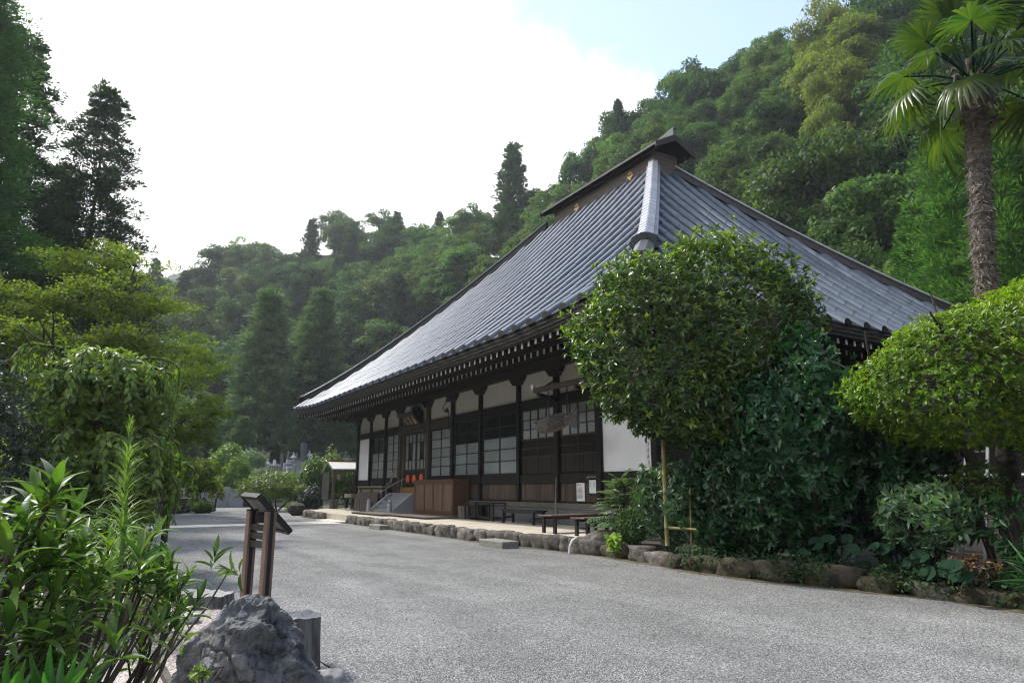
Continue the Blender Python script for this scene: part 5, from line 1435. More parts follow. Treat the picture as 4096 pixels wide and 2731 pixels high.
# maple-like tree hanging over the hall's north-east corner
pads = []; rgp = random.Random(31)
for k in range(34):
    a = rgp.uniform(0, 6.28); q = rgp.uniform(.3, 4.2); z = rgp.uniform(3.5, 10.5); pads.append((math.cos(a) * q * (1.15 - z / 14), math.sin(a) * q * (1.15 - z / 14), z, rgp.uniform(.7, 1.5)))
LAY = crown_layers('layered_crown', M['l_pale'], 77, pads, 190, .30, .65, th=.35)
LTR = trunk_mesh('layered_trunk', 8, 10, .22, 3, 'bark', 2)
for k, (az, D, s) in enumerate(((49.5, 47, 1.0), (53.5, 45, 1.05), (57, 43, 1.0), (46.5, 52, 1.0), (60.5, 43, .9))):
    x, y = -D * math.cos(R(az)), D * math.sin(R(az))
    plant('layered_tree', (x, y, ground_z(x, y) - .2), LTR, LAY, ('spreading green tree with layered sprays behind the middle of the hip', 'spreading green tree with layered sprays right of the middle of the hip', 'spreading green tree with layered sprays behind the lower hip', 'spreading green tree with layered sprays just right of the ridge end', 'spreading green tree with layered sprays left of the bright cedars')[k], 'tree', 'spreading trees right behind the temple', (s, s, s * 1.26), k * 2.1)

# ---- two tall cypresses and the big cedars on the left
CYP = [crown_conifer('cypress_crown', M['l_cypress'], 400 + i, 30, 8.2, .5, 260, 28, 9, .75, .30, prof=.7, droop=.22, tuftr=1.15) for i in range(2)]
CYT = mast('cypress_trunk', 29, .4, 'bark')
for k, (px, py, D) in enumerate(((622, 672, 100), (738, 672, 104))):
    p = P(px, py, D); g0 = ground_z(p.x, p.y); h = p.z - g0
    plant('cypress_tree', (p.x, p.y, g0), CYT, CYP[k], ('tall pointed cypress left of its twin behind the graveyard', 'tall pointed cypress nearer the temple roof, behind the graveyard')[k], 'cypress', 'tall cypresses behind the graveyard', (h / 30, h / 30, h / 30), k * 1.1)
for k, (px, py, D, s) in enumerate(((470, 905, 92, .55), (560, 960, 86, .5), (680, 985, 95, .55), (800, 900, 100, .6), (860, 960, 105, .55), (420, 950, 84, .5))):
    p = P(px, py, D); g0 = ground_z(p.x, p.y); h = max(6, p.z - g0)
    plant('cypress_tree', (p.x, p.y, g0), CYT, CYP[k % 2], 'lower dark cypress closing the back of the graveyard', 'cypress', 'lower cypresses behind the graveyard', (h / 30 * 1.35, h / 30 * 1.35, h / 30), k * 1.7)
C1 = crown_conifer('cedar_crown', M['l_conif'], 501, 27, 6.6, 4, 240, 62, 9, .29, .27, prof=.72, droop=.2, tuftr=.70, gap=.20)
C1T = mast('cedar_trunk', 27, .27, 'bark', 90, 6.5, 4, 3)
p = P(252, 212, 52); plant('cedar_tree', (p.x, p.y, 0), C1T, C1, 'tall open cedar with gaps of sky between its branches', 'cedar', 'tall cedars on the left', (1, 1, p.z / 27), .4)
p = P(150, 420, 56); plant('cedar_tree', (p.x, p.y, 0), C1T, C1, 'thinner dark cedar squeezed between the two tall cedars', 'cedar', 'tall cedars on the left', (.8, .8, p.z / 27), 2.0)
C2 = crown_conifer('cedar_crown', M['l_cedar'], 511, 27, 5.2, 2, 280, 62, 10, .28, .24, prof=.42, droop=.28, tuftr=.95)
p = P(-30, -25, 43); plant('cedar_tree', (p.x, p.y, 0), C1T, C2, 'massive dense green cedar at the left edge', 'cedar', 'tall cedars on the left', (1.0, 1.0, p.z / 27), 1.0)
p = P(70, 95, 50); plant('cedar_tree', (p.x, p.y, 0), C1T, C1, 'dark cedar rising behind the massive left edge cedar', 'cedar', 'tall cedars on the left', (.95, .95, p.z / 27), 3.0)
# ------------------------------------------------------------------ garden trees in the middle distance
def dome(rg, n, c, rx, ry, rz, lo=-1.0, shell=.18, power=.5, bump_=.10, pn=2.0):
    """points just under the surface of a rounded crown, with outward directions"""
    u = rv(rg, int(n * 2.2)); u = u[u[:, 2] > lo][:n]
    k = 1 - shell * rg.random(len(u)) ** power
    if pn != 2.0: k = k / (np.abs(u[:, 0]) ** pn + np.abs(u[:, 1]) ** pn + np.abs(u[:, 2]) ** pn) ** (1 / pn)
    k *= 1 + bump_ * np.sin(u[:, 0] * 5.1 + 1) * np.cos(u[:, 1] * 4.3) + bump_ * .7 * np.sin(u[:, 2] * 7 + u[:, 0] * 6)
    return np.array(c) + u * np.array([rx, ry, rz]) * k[:, None], u, k
def shoots(rg, pts, out, nl, spread, ll, lw, jit=.25, pull=.0, upb=.35):
    """a small rosette of leaves at every point, fanned round its outward direction"""
    n = len(pts); P_ = np.repeat(pts, nl, 0); O = np.repeat(unit(out + np.array([0, 0, upb]) + rg.normal(size=out.shape) * jit), nl, 0)
    r = rv(rg, n * nl); t = unit(r - O * np.sum(r * O, 1, keepdims=True))
    sp_ = spread * rg.uniform(.6, 1.25, (n * nl, 1))
    d = unit(O * np.cos(sp_) + t * np.sin(sp_)); nn = unit(O * np.sin(sp_) - t * np.cos(sp_))
    l = ll * rg.uniform(.65, 1.25, n * nl)
    P_ = P_ - O * (rg.random((n * nl, 1)) * ll * .55)
    return P_, d, nn, l, l * lw
def twigs(rg, pts, c, n, r=.006, back=.45, m='bark'):
    mb = MB(); idx = rg.choice(len(pts), min(n, len(pts)), replace=False)
    for i in idx:
        p = Vector(pts[i]); q = Vector(c).lerp(p, 1 - back); q.z = p.z + (q.z - p.z) * .6 - .05
        mb.tube([q, q.lerp(p, .55) + Vector(rg.normal(size=3) * .04), p], [r * 1.6, r * 1.2, r * .6], 4, cap=False)
    return mb

# round glossy tree in front of the temple corner
T0 = Vector((-9.75, 10.15, .2)); rg = np.random.default_rng(71)
vd = Vector((-.695, .719, 0)); ld = Vector((.719, .695, 0))
tr = empty('rounded_evergreen_tree', T0, 'big round clipped evergreen tree with glossy dark leaves in front of the temple corner', 'tree')
def warp(q, k=1.0):
    """squash the crown along the line towards the roof corner"""
    return q
pts, u, k = dome(rg, 6600, (0, 0, 0), 2.55, 1.55, 2.28, lo=-1, shell=.22, bump_=.085, pn=2.3)
# crown axes: wide across the view, shallower towards the eave
# a lower lobe fills the right side down to the bushes
p2_, u2_, k2_ = dome(rg, 2200, (.95, -.15, -1.15), 1.55, 1.15, 1.35, lo=-1, shell=.3, bump_=.14)
pts = np.concatenate([pts, p2_]); u = np.concatenate([u, u2_]); k = np.concatenate([k, k2_ * .9])
A = np.array([ld.x, ld.y, 0]); B = np.array([vd.x, vd.y, 0]); Zv = np.array([0, 0, 1.])
cz = 4.32
skew = np.where(pts[:, 2] < 0, .10 * pts[:, 2], 0)
W = lambda q: q[:, :1] * A + q[:, 1:2] * B + q[:, 2:] * Zv
c0 = np.array([T0.x, T0.y, cz])
pw = W(pts) + c0; uw = unit(W(u / np.array([2.6, 1.7, 2.3]) * 2))
top = np.clip((u[:, 2] - .0) * 1.1, 0, 1)
P_, d, nn, l, w = shoots(rg, pw, uw, 5, 1.0, .135, .36)
tip = np.repeat((rg.random(len(pw)) < .05 + .30 * top ** 2 + .10 * np.clip(-u[:, 0], 0, 1)), 5)
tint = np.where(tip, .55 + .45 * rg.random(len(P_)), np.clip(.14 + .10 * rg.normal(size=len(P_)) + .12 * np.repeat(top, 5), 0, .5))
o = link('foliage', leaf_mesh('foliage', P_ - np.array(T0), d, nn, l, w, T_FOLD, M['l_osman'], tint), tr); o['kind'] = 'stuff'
# shoots that stick out of the clipped outline
sel = rg.choice(len(pw), 420, replace=False); sel = sel[(k[sel] > .9) & (u[sel, 2] > -.3)]
ps = pw[sel] + uw[sel] * .16 + np.array([0, 0, .10])
P2, d2, n2_, l2, w2 = shoots(rg, ps, uw[sel] * .5 + Zv, 8, .85, .125, .36, upb=.6)
o = link('young_shoots', leaf_mesh('young_shoots', P2 - np.array(T0), d2, n2_, l2, w2, T_FOLD, M['l_osman'], np.clip(.62 + .22 * rg.normal(size=len(P2)), .2, 1)), tr); o['kind'] = 'stuff'
mb = twigs(rg, pw, (T0.x, T0.y, cz - .5), 900, .008, .35)
for i in range(len(sel)): mb.tube([pw[sel[i]] - uw[sel[i]] * .1, ps[i]], [.005, .003], 4, cap=False)
o = mb.build('twigs', M['bark_pale'], tr, fixn=False); o['kind'] = 'stuff'
mb = MB(); rr_ = random.Random(2)
for a in range(3):
    b0 = T0 + Vector((rr_.uniform(-.25, .25), rr_.uniform(-.25, .25), -.1)); t1 = b0 + Vector((rr_.uniform(-.4, .4), rr_.uniform(-.2, .2), 2.4))
    mb.tube([b0, b0.lerp(t1, .5) + Vector((.05, .05, 0)), t1], [.10, .08, .065], 8)
    for q in range(5):
        e = Vector((rr_.uniform(-1, 1), rr_.uniform(-.6, .6), rr_.uniform(.5, 1.2))).normalized(); limbs(mb, rr_, t1, e, 1.6, .05, 1, .5)
mb.build('trunk', M['bark_pale'], tr, smooth=True)

# deep green shrub under and right of it: drooping leafy branches
def leafy_shrub(name, base, c, rx, ry, rz, n, nl, ll, lw, mat_, label, cat, seed, lo=-1.0, upb=-.1, tmean=.45, tops=.2, group=None, spread=1.15, T=T_FOLD, stems=5, shell=.35, bump_=.14, twn=150):
    rg = np.random.default_rng(seed)
    e = empty(name, base, label, cat, group)
    pts, u, k = dome(rg, n, c, rx, ry, rz, lo=lo, shell=shell, bump_=bump_)
    P_, d, nn, l, w = shoots(rg, pts, u, nl, spread, ll, lw, jit=.4, upb=upb)
    cl = np.repeat(np.clip(.5 * np.sin(pts[:, 0] * 4.1) * np.cos(pts[:, 2] * 3.7) + .5, 0, 1), nl)
    t = np.clip(tmean - .12 + .24 * cl + .14 * rg.normal(size=len(P_)) + tops * np.repeat(u[:, 2], nl), 0, 1)
    o = link('foliage', leaf_mesh('foliage', P_ - np.array(base), d, nn, l, w, T, M[mat_], t), e); o['kind'] = 'stuff'
    mb = MB(); rr_ = random.Random(seed)
    for s_ in range(stems):
        b0 = Vector(base) + Vector((rr_.uniform(-.12, .12), rr_.uniform(-.12, .12), -.05)); q = Vector(c) + Vector((rr_.uniform(-.7, .7) * rx, rr_.uniform(-.7, .7) * ry, rr_.uniform(-.2, .6) * rz))
        mb.tube([b0, b0.lerp(q, .5) + Vector((rr_.uniform(-.1, .1), rr_.uniform(-.1, .1), .05)), q], [.03 * rz / 1.2 + .008, .022 * rz / 1.2 + .006, .006], 6, cap=False)
    mb.build('stem', M['bark'], e, smooth=True)
    o = twigs(rg, pts, c, twn, .004, .5).build('twigs', M['bark'], e, fixn=False); o['kind'] = 'stuff'
    return e
leafy_shrub('camellia_bush', (-7.75, 10.7, .2), (-7.85, 10.5, 2.2), 1.55, 1.0, 2.15, 2300, 6, .15, .42, 'l_camel', 'tall deep green bush with large glossy drooping leaves, right of the round tree', 'bush', 81, upb=-.35, tmean=.42)
leafy_shrub('camellia_bush', (-8.8, 10.6, .2), (-9.0, 10.3, 1.3), 1.5, .75, 1.4, 2000, 6, .135, .42, 'l_camel', 'low dark glossy bush below the round tree', 'bush', 82, upb=-.25, tmean=.35)
leafy_shrub('camellia_bush', (-6.9, 11.2, .2), (-6.5, 11.2, 1.4), 1.1, .9, 1.4, 1100, 6, .135, .42, 'l_camel', 'shaded dark bush in the gap before the clipped tree', 'bush', 83, upb=-.25, tmean=.28)
# young maple with star leaves and the shrubs at the end of the terrace
leafy_shrub('young_maple', (-10.75, 10.2, .2), (-10.6, 10.05, 1.2), 1.0, .5, 1.0, 1300, 5, .085, .55, 'l_nandina', 'young maple with small pointed leaves below the round tree', 'maple', 84, upb=.0, tmean=.42, spread=1.4)
def mahonia(base, h, n, label):
    e = empty('mahonia_shrub', base, label, 'shrub'); rg = np.random.default_rng(91); b = Vector(base)
    leaf = []; 
    pos = []; d = []; nn = []; t = []
    for i in range(n):
        a = i * 2.4 + rg.uniform(-.3, .3); z = h * (.28 + .72 * i / n); el = .1 + .9 * (i / n) ** 2
        o = np.array([math.cos(a) * math.cos(el), math.sin(a) * math.cos(el), math.sin(el)]); L0 = rg.uniform(.6, .85) * (1 - .35 * i / n)
        st_ = np.array([b.x, b.y, b.z + z * .75]) + rg.normal(size=3) * .06
        side = unit(np.cross(o, [0, 0, 1])[None])[0]
        for j in range(9):
            f = (j + 1.5) / 10.5; q = st_ + o * L0 * f + np.array([0, 0, -.28 * f * f * L0])
            for sg in (-1, 1):
                pos.append(q); d.append(side * sg * .9 + o * .55 + np.array([0, 0, -.25])); nn.append(np.array([0, 0, 1.]) + rg.normal(size=3) * .15); t.append(.45 + .4 * rg.random() + .1 * i / n)
    pos = np.array(pos); d = np.array(d); nn = np.array(nn); l = .135 * rg.uniform(.8, 1.1, len(pos))
    o = link('foliage', leaf_mesh('foliage', pos - np.array(base), d, nn, l * 1.25, l * .52, T_FOLD, M['l_nandina'], np.clip(np.array(t), 0, 1)), e); o['kind'] = 'stuff'
    mb = MB()
    for k in range(5): mb.tube([b + Vector((rg.uniform(-.1, .1), rg.uniform(-.1, .1), -.05)), b + Vector((rg.uniform(-.15, .15), rg.uniform(-.15, .15), h * .8))], [.02, .012], 6)
    mb.build('stem', M['bark'], e)
mahonia((-12.75, 10.55, .22), 1.75, 64, 'spiky leaved shrub with rows of pointed leaflets at the end of the terrace')
leafy_shrub('small_shrub', (-11.85, 10.15, .2), (-11.85, 10.15, .68), .42, .36, .50, 1500, 6, .040, .45, 'l_bright', 'small fine leaved round shrub at the kerb beside the spiky shrub', 'shrub', 86, upb=.3, tmean=.22)
leafy_shrub('leaf_tuft', (-12.05, 9.92, .25), (-12.0, 9.75, .33), .22, .14, .22, 34, 4, .15, .55, 'l_lily', 'pale green broad leaved tuft hanging over the kerb stones', 'plant', 87, tmean=.75, stems=1, twn=3)
# bamboo poles tied among the plants
def pole(a, b, r, label):
    mb = MB(); a = Vector(a); b = Vector(b); pts = []; rad = []
    n = max(2, int((b - a).length / .33))
    for i in range(n + 1):
        p = a.lerp(b, i / n)
        for dz, k in ((-.012, 1), (0, 1.14), (.012, 1)):
            pts.append(p + (b - a).normalized() * dz); rad.append(r * k)
    mb.tube(pts, rad, 9); tag(mb.build('bamboo_pole', M['bamboo'], smooth=True), label, 'bamboo pole', 'bamboo poles in the shrub bed')
p_ = G(1532, 1250, .2); d_0 = math.hypot(p_.x, p_.y)
pole(P(1533, 1252, 14.2), P(1523, 1010, 14.2), .045, 'thick yellow bamboo pole standing left of the round tree trunk')
pole(P(1538, 1212, 13.9), P(1602, 1216, 13.7), .026, 'yellow bamboo rail lying low behind the kerb stones')
pole(P(1588, 1254, 13.8), P(1585, 1120, 13.8), .018, 'thin bamboo stake below the round tree')
# moss-grown boulder beside the terrace end
def rock(name, c, sx, sy, sz, seed, m, label, cat='rock', sub=4, ridges=.16, rz=0, flat=None, pw=2.4, smooth=False, strata=0.0):
    bm = bmesh.new(); bmesh.ops.create_icosphere(bm, subdivisions=sub, radius=1.0)
    off = Vector((seed * 5.1, seed * 2.7, seed * 1.3))
    for v in bm.verts:
        q = v.co.copy(); r = (abs(q.x) ** pw + abs(q.y) ** pw + abs(q.z) ** pw) ** (1 / pw); q = q / r
        a = noise.noise(q * .9 + off); b = noise.noise(q * 2.3 + off * 2); c2 = 1 - abs(noise.noise(q * 3.4 + off)) * 2; f_ = noise.noise(q * 9 + off); h_ = noise.noise(q * 19 + off)
        k = 1 + .24 * a + .13 * b + ridges * (c2 - .5) + ridges * .28 * f_ + ridges * .14 * h_
        if strata: k += strata * (1 - 2 * abs(noise.noise(Vector((q.x * 3 + q.z * 9, q.y * 3 - q.z * 7, q.z * 5)) + off)))
        q = q * k
        if flat is not None and q.z > flat: q.z = flat + (q.z - flat) * .16
        v.co = Vector((q.x * sx, q.y * sy, q.z * sz))
    me = bpy.data.meshes.new(name); bm.to_mesh(me); bm.free()
    for mm in (m if isinstance(m, (list, tuple)) else [m]): me.materials.append(M[mm])
    if smooth or True: me.polygons.foreach_set('use_smooth', [True] * len(me.polygons))
    o = link(name, me, None, c); o.rotation_euler = (0, 0, rz)
    return tag(o, label, cat)
rock('boulder', (-13.0, 10.12, .30), .42, .3, .24, 4, 'stone', 'rounded grey boulder at the foot of the spiky shrub', 'boulder', 3, .08)
rock('boulder', (-12.45, 10.3, .38), .27, .25, .28, 6, 'moss_shade_stone', 'dark upright boulder between the spiky shrub and the small round shrub', 'boulder', 3, .10)

# clipped bright tree on the right
H0 = Vector((-5.0, 11.0, .2)); rg = np.random.default_rng(101)
ht = empty('clipped_tree', H0, 'clipped flat topped tree with bright yellow green leaves at the right edge', 'tree')
# crown: broad flattened cushion
pts, u, k = dome(rg, 7800, (0, 0, 0), 2.45, 1.75, 1.22, lo=-.88, shell=.16, bump_=.05)
cc = np.array([-4.45, 11.2, 3.12])
A = np.array([.894, .448, 0]); B = np.array([-.448, .894, 0])
q_, qu_, qk_ = dome(rg, 2600, (1.25, .1, -1.05), 1.5, 1.1, 1.0, lo=-1, shell=.3, bump_=.14)
pts = np.concatenate([pts, q_]); u = np.concatenate([u, qu_]); k = np.concatenate([k, qk_])
pts[:, 2] += .13 * pts[:, 0]
pw = pts[:, :1] * A + pts[:, 1:2] * B + pts[:, 2:] * Zv + cc
uw = unit(u[:, :1] * A + u[:, 1:2] * B + u[:, 2:] * Zv * 1.3)
P_, d, nn, l, w = shoots(rg, pw, uw, 6, .95, .082, .42)
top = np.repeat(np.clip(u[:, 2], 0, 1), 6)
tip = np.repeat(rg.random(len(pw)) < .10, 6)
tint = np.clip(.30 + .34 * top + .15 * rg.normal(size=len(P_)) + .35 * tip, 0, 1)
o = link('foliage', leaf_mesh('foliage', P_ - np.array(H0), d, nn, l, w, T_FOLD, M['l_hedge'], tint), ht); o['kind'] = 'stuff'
o = twigs(rg, pw, tuple(cc - Zv * .4), 900, .007, .4).build('twigs', M['bark_pale'], ht, fixn=False); o['kind'] = 'stuff'
mb = MB(); rr_ = random.Random(9)
for b0, t1, r_ in (((-4.75, 10.9, .1), (-5.35, 11.0, 2.3), .10), ((-4.3, 11.2, .1), (-3.9, 11.3, 2.4), .085), ((-5.25, 11.2, .1), (-5.7, 11.3, 2.0), .05)):
    b0 = Vector(b0); t1 = Vector(t1)
    mb.tube([b0, b0.lerp(t1, .35) + Vector((.10, .0, 0)), b0.lerp(t1, .7) + Vector((-.05, 0, 0)), t1], [r_ * 1.3, r_, r_ * .85, r_ * .7], 9)
    for q in range(5): limbs(mb, rr_, t1, (rr_.uniform(-1, 1), rr_.uniform(-.7, .7), .8), 1.3, r_ * .5, 1, .5)
mb.build('trunk', M['bark'], ht, smooth=True)
# nandina-like shrub, ground plants and rusty seedlings below it
leafy_shrub('pointed_leaf_shrub', (-5.55, 10.35, .2), (-5.6, 10.2, 1.05), .78, .42, .50, 340, 6, .155, .34, 'l_nandina', 'shrub with long pointed blue green leaves below the clipped tree', 'shrub', 103, upb=-.45, tmean=.55, spread=1.0)
leafy_shrub('pointed_leaf_shrub', (-4.35, 10.45, .2), (-4.4, 10.35, .95), .55, .40, .6, 110, 6, .15, .34, 'l_camel', 'sparse dark pointed leaf shrub near the right edge', 'shrub', 104, upb=-.45, tmean=.6, spread=1.0)
leafy_shrub('seedling', (-4.95, 10.0, .2), (-4.95, 9.95, .45), .42, .18, .16, 60, 5, .075, .4, 'l_rust', 'small rusty orange leaved seedling above the kerb stones', 'plant', 105, upb=.0, tmean=.6, spread=1.4)
leafy_shrub('fine_shrub', (-5.0, 10.7, .2), (-5.1, 10.75, 1.5), .45, .35, .38, 420, 6, .05, .4, 'l_bright', 'fine leaved light shrub under the clipped tree', 'shrub', 106, upb=.2, tmean=.28, spread=1.2)
def round_leaves(base, n, spread, label, seed):
    e = empty('leopard_plant', base, label, 'plant', 'round leaved plants along the kerb'); rr_ = random.Random(seed); b = Vector(base)
    mb = MB()
    for k in range(n):
        c = b + Vector((rr_.uniform(-1, 1) * spread, rr_.uniform(-.25, .12), rr_.uniform(.12, .5))); r_ = rr_.uniform(.07, .13)
        nrm_ = Vector((rr_.uniform(-.3, .3), -.75 + rr_.uniform(-.2, .2), rr_.uniform(.5, 1))).normalized(); ax_ = nrm_.cross(Vector((.3, .2, 1))).normalized(); ay_ = nrm_.cross(ax_)
        vs = [c + nrm_ * -.025]; 
        for q in range(14):
            a = R(28) + q / 13 * R(304); wv = 1 + .05 * math.sin(q * 2.1)
            vs.append(c + (ax_ * math.sin(a) - ay_ * -math.cos(a)) * r_ * wv + nrm_ * .02)
        lm = MB(); lm.add(vs, [(0, q, q + 1) for q in range(1, 14)]); lm.build('leaf', M['l_round'], e, fixn=False, smooth=True)
        mb.tube([b + Vector((0, 0, -.05)) + (c - b) * .25, c], [.008, .006], 4)
    mb.build('stalk', M['l_round'], e)
M['l_round'] = pmat('round leaf green', (.008, .024, .012), (.018, .045, .022), rough=.85, scale=9, spec=.08)
round_leaves((-5.75, 10.05, .2), 10, .5, 'dark plant with round leaves above the mossy kerb, under the pointed leaf shrub', 1)
round_leaves((-7.0, 10.0, .2), 10, .5, 'dark plant with round leaves above the kerb below the tall deep green bush', 2)
round_leaves((-5.05, 9.80, .12), 4, .2, 'low round leaved plant hanging at the kerb near the right edge', 3)
leafy_shrub('grass_tuft', (-4.25, 10.05, .2), (-4.25, 10.05, .45), .22, .2, .35, 40, 5, .42, .05, 'l_camel', 'dark strappy grass tuft near the right edge', 'plant', 107, upb=.8, tmean=.6, T=T_BLADE, stems=1, twn=2)
for k, (px, py) in enumerate(((1985, 1345), (1918, 1330), (1590, 1290), (1370, 1195))):
    p = G(px, py, 0)
    leafy_shrub('weed', p, (p.x, p.y, .08), .16, .10, .09, 26, 5, .05, .5, 'l_bright', ('small weed at the foot of the mossy kerb, below the deep green bush', 'tiny weed at the kerb, left of the other weed there', 'tiny weed at the kerb below the round tree', 'tiny weed at the kerb by the benches')[k], 'weed', 200 + k, tmean=.4, stems=2, twn=4, group='weeds at the kerb')
# creeping leaves over the front of the bed, spilling onto the kerb
rg = np.random.default_rng(311); gp = []; 
for k in range(1200):
    x = rg.uniform(-10.0, -2.5)
    ky = float(np.interp(x, [q[0] for q in KERB], [q[1] for q in KERB])); dn = noise.noise(Vector((x * 1.3, 5, 0))) + .25
    if rg.random() > dn + .45: continue
    v = rg.random()
    if v < .14 + .35 * max(0, dn): gp.append((x, ky - .10 + rg.normal() * .03, rg.uniform(.08, .34)))
    else: gp.append((x, ky + rg.uniform(-.05, .9), .24 + rg.uniform(0, .16)))
gp = np.array(gp); gp = np.repeat(gp, 4, 0) + rg.normal(size=(len(gp) * 4, 3)) * .05
dd = rv(rg, len(gp)); dd[:, 2] -= .3; gn = np.array([0, -.5, .8]) + rg.normal(size=gp.shape) * .35; gl = rg.uniform(.04, .085, len(gp))
o = link('ground_cover', leaf_mesh('ground_cover', gp, dd, gn, gl, gl * .6, T_FOLD, M['l_cover'], np.clip(.5 + .3 * rg.normal(size=len(gp)), 0, 1)))
tag(o, 'creeping green leaves covering the shrub bed and spilling over its kerb', kind='stuff')
# low kerb ivy and litter
lit = MB(); rr_ = random.Random(44)
for k in range(70):
    x = rr_.uniform(-16, -3); y = 9.35 - abs(rr_.gauss(0, .35)) + (.3 if x > -6.5 else 0); a = rr_.uniform(0, 6.28); s_ = rr_.uniform(.02, .045)
    c = Vector((x, y, .016)); dx = Vector((math.cos(a), math.sin(a), 0)) * s_; dy = Vector((-math.sin(a), math.cos(a), 0)) * s_ * .45
    lit.add([c - dx, c + dy + Vector((0, 0, .012)), c + dx + Vector((0, 0, .006)), c - dy + Vector((0, 0, .01))], [(0, 1, 2, 3)])
for k in range(110):
    x = rr_.uniform(-26, -3.5); y = rr_.uniform(1.5, 9.2)
    if y < 1.4 - .02 * x: continue
    a = rr_.uniform(0, 6.28); s_ = rr_.uniform(.012, .035); c = Vector((x, y, .016)); dx = Vector((math.cos(a), math.sin(a), 0)) * s_; dy = Vector((-math.sin(a), math.cos(a), 0)) * s_ * .5
    lit.add([c - dx, c + dy + Vector((0, 0, .010)), c + dx + Vector((0, 0, .006)), c - dy + Vector((0, 0, .01))], [(0, 1, 2, 3)])
pb = MB()
for k in range(900):
    D_ = rr_.uniform(4.5, 22); az_ = R(rr_.uniform(10, 74)); x, y = -D_ * math.cos(az_), D_ * math.sin(az_)
    if y > 9.3 or y < 1.9: continue
    s_ = rr_.uniform(.008, .020); a = rr_.uniform(0, 3); ca, sa = math.cos(a) * s_, math.sin(a) * s_
    pb.add([(x + ca, y + sa, .004), (x - sa, y + ca, .004), (x - ca, y - sa, .004), (x + sa, y - ca, .004), (x + rr_.uniform(-.3, .3) * s_, y + rr_.uniform(-.3, .3) * s_, .006 + s_ * .9)], [(0, 1, 4), (1, 2, 4), (2, 3, 4), (3, 0, 4)])
tag(pb.build('loose_pebbles', M['granite_rough'], fixn=False), 'larger loose pebbles lying on the gravel yard', 'pebbles', kind='stuff')
tag(lit.build('fallen_leaves', M['dry_leaf'], fixn=False), 'dry brown leaves scattered on the gravel along the kerb', 'leaves', kind='stuff')

# ------------------------------------------------------------------ palm
PB = P(2268, 690, 13.9); PT = P(2238, 190, 13.9)
pal = empty('fan_palm', (PB.x, PB.y, .2), 'fan palm with a shaggy fibrous trunk rising above the clipped tree', 'palm')
base = Vector((PB.x + (PB.x - PT.x) * .5, PB.y + (PB.y - PT.y) * .5, .1))
path = [base.lerp(PB, .5) + Vector((.05, 0, 0)), PB, PB.lerp(PT, .3) + rt * -.03, PB.lerp(PT, .6), PT]
path = [base] + path
rg = np.random.default_rng(5)
pts = []; 
for i in range(len(path) - 1):
    for j in range(26): pts.append(path[i].lerp(path[i + 1], j / 26))
secs = []; tot = len(pts)
rr_ = random.Random(1)
for i, p in enumerate(pts):
    t = i / tot; r0 = .165 - .015 * t + (.03 if t > .8 else 0)
    ringk = 1 + .10 * (1 if i % 5 == 0 else -.4 if i % 5 == 3 else 0) * rr_.uniform(.5, 1.5)
    secs.append([p + (Vector((math.cos(a), math.sin(a), 0)) * r0 * ringk * (1 + .09 * noise.noise(Vector((math.cos(a) * 2.5, math.sin(a) * 2.5, i * .35)))) + Vector((0, 0, .04 * noise.noise(Vector((math.cos(a) * 3, math.sin(a) * 3, i * .2)))))) for a in [2 * math.pi * q / 28 for q in range(28)]])
mb = MB(); mb.loft(secs); mb.build('trunk', M['palm_bark'], pal, smooth=True)
# ragged fibres on the trunk
n = 4200; ii = rg.integers(int(tot * .2), tot - 2, n); a = rg.random(n) * 6.283
pp = np.array([list(p) for p in pts])[ii]; o_ = np.stack([np.cos(a), np.sin(a), np.zeros(n)], 1)
pos = pp + o_ * .16; d = unit(o_ * .25 + np.array([0, 0, -.55]) + rg.normal(size=(n, 3)) * .55); l = .10 * rg.uniform(.5, 1.6, n)
o = link('fibres', leaf_mesh('fibres', pos - np.array(pal.location), d, o_, l, .014 * rg.uniform(.6, 1.6, n), T_BLADE, M['fibre'], rg.random(n)), pal); o['kind'] = 'stuff'
# dry boots under the crown
mb = MB()
for k in range(26):
    a = k * 2.4; z = -.75 + .05 * k; q = PT + Vector((0, 0, z - .2)); o2 = Vector((math.cos(a), math.sin(a), 0))
    mb.tube([q + o2 * .15, q + o2 * .29 + Vector((0, 0, .12)), q + o2 * .37 + Vector((0, 0, .02 - .1 * (k % 3)))], [.05, .04, .015], 5)
mb.build('old_leaf_bases', M['palm_bark'], pal, smooth=True)
def fan_mesh(name, seed, nseg=36, rad=.80, arc=300, droop=.25, bend=.35):
    """a pleated fan: every segment folded along its middle, tips free and bending down; petiole on -y"""
    rg = random.Random(seed); V = []; F = []; tn = []
    for k in range(nseg):
        a0 = R(-arc / 2 + arc * k / nseg); a1 = R(-arc / 2 + arc * (k + 1) / nseg); am = (a0 + a1) / 2
        L_ = rad * (1 - .28 * abs(am) / R(arc / 2) ** 1) * rg.uniform(.93, 1.05)
        bd = bend * rg.uniform(.5, 1.5) * (1.0 + (1.3 if rg.random() < .2 else 0)); b = len(V); t_ = min(1, max(0, rg.gauss(.35, .2)))
        for f, wd in ((.04, 1.0), (.5, 1.0), (.78, .62), (1.0, .04)):
            r_ = L_ * f; dz = -droop * r_ * r_ - bd * max(0, f - .5) ** 2 * L_ * 1.6; fold = .030 * r_ * 1.5
            h = (a1 - a0) / 2 * wd
            for aa, zz in ((am - h, 0), (am, fold * wd), (am + h, 0)):
                V.append((math.sin(aa) * r_, math.cos(aa) * r_, dz + zz - fold * .5))
        for q in range(3):
            F += [(b + q * 3, b + q * 3 + 1, b + q * 3 + 4, b + q * 3 + 3), (b + q * 3 + 1, b + q * 3 + 2, b + q * 3 + 5, b + q * 3 + 4)]; tn += [t_] * 2
    return np_mesh(name, np.array(V), np.array(F), M['l_palm'], np.array(tn))
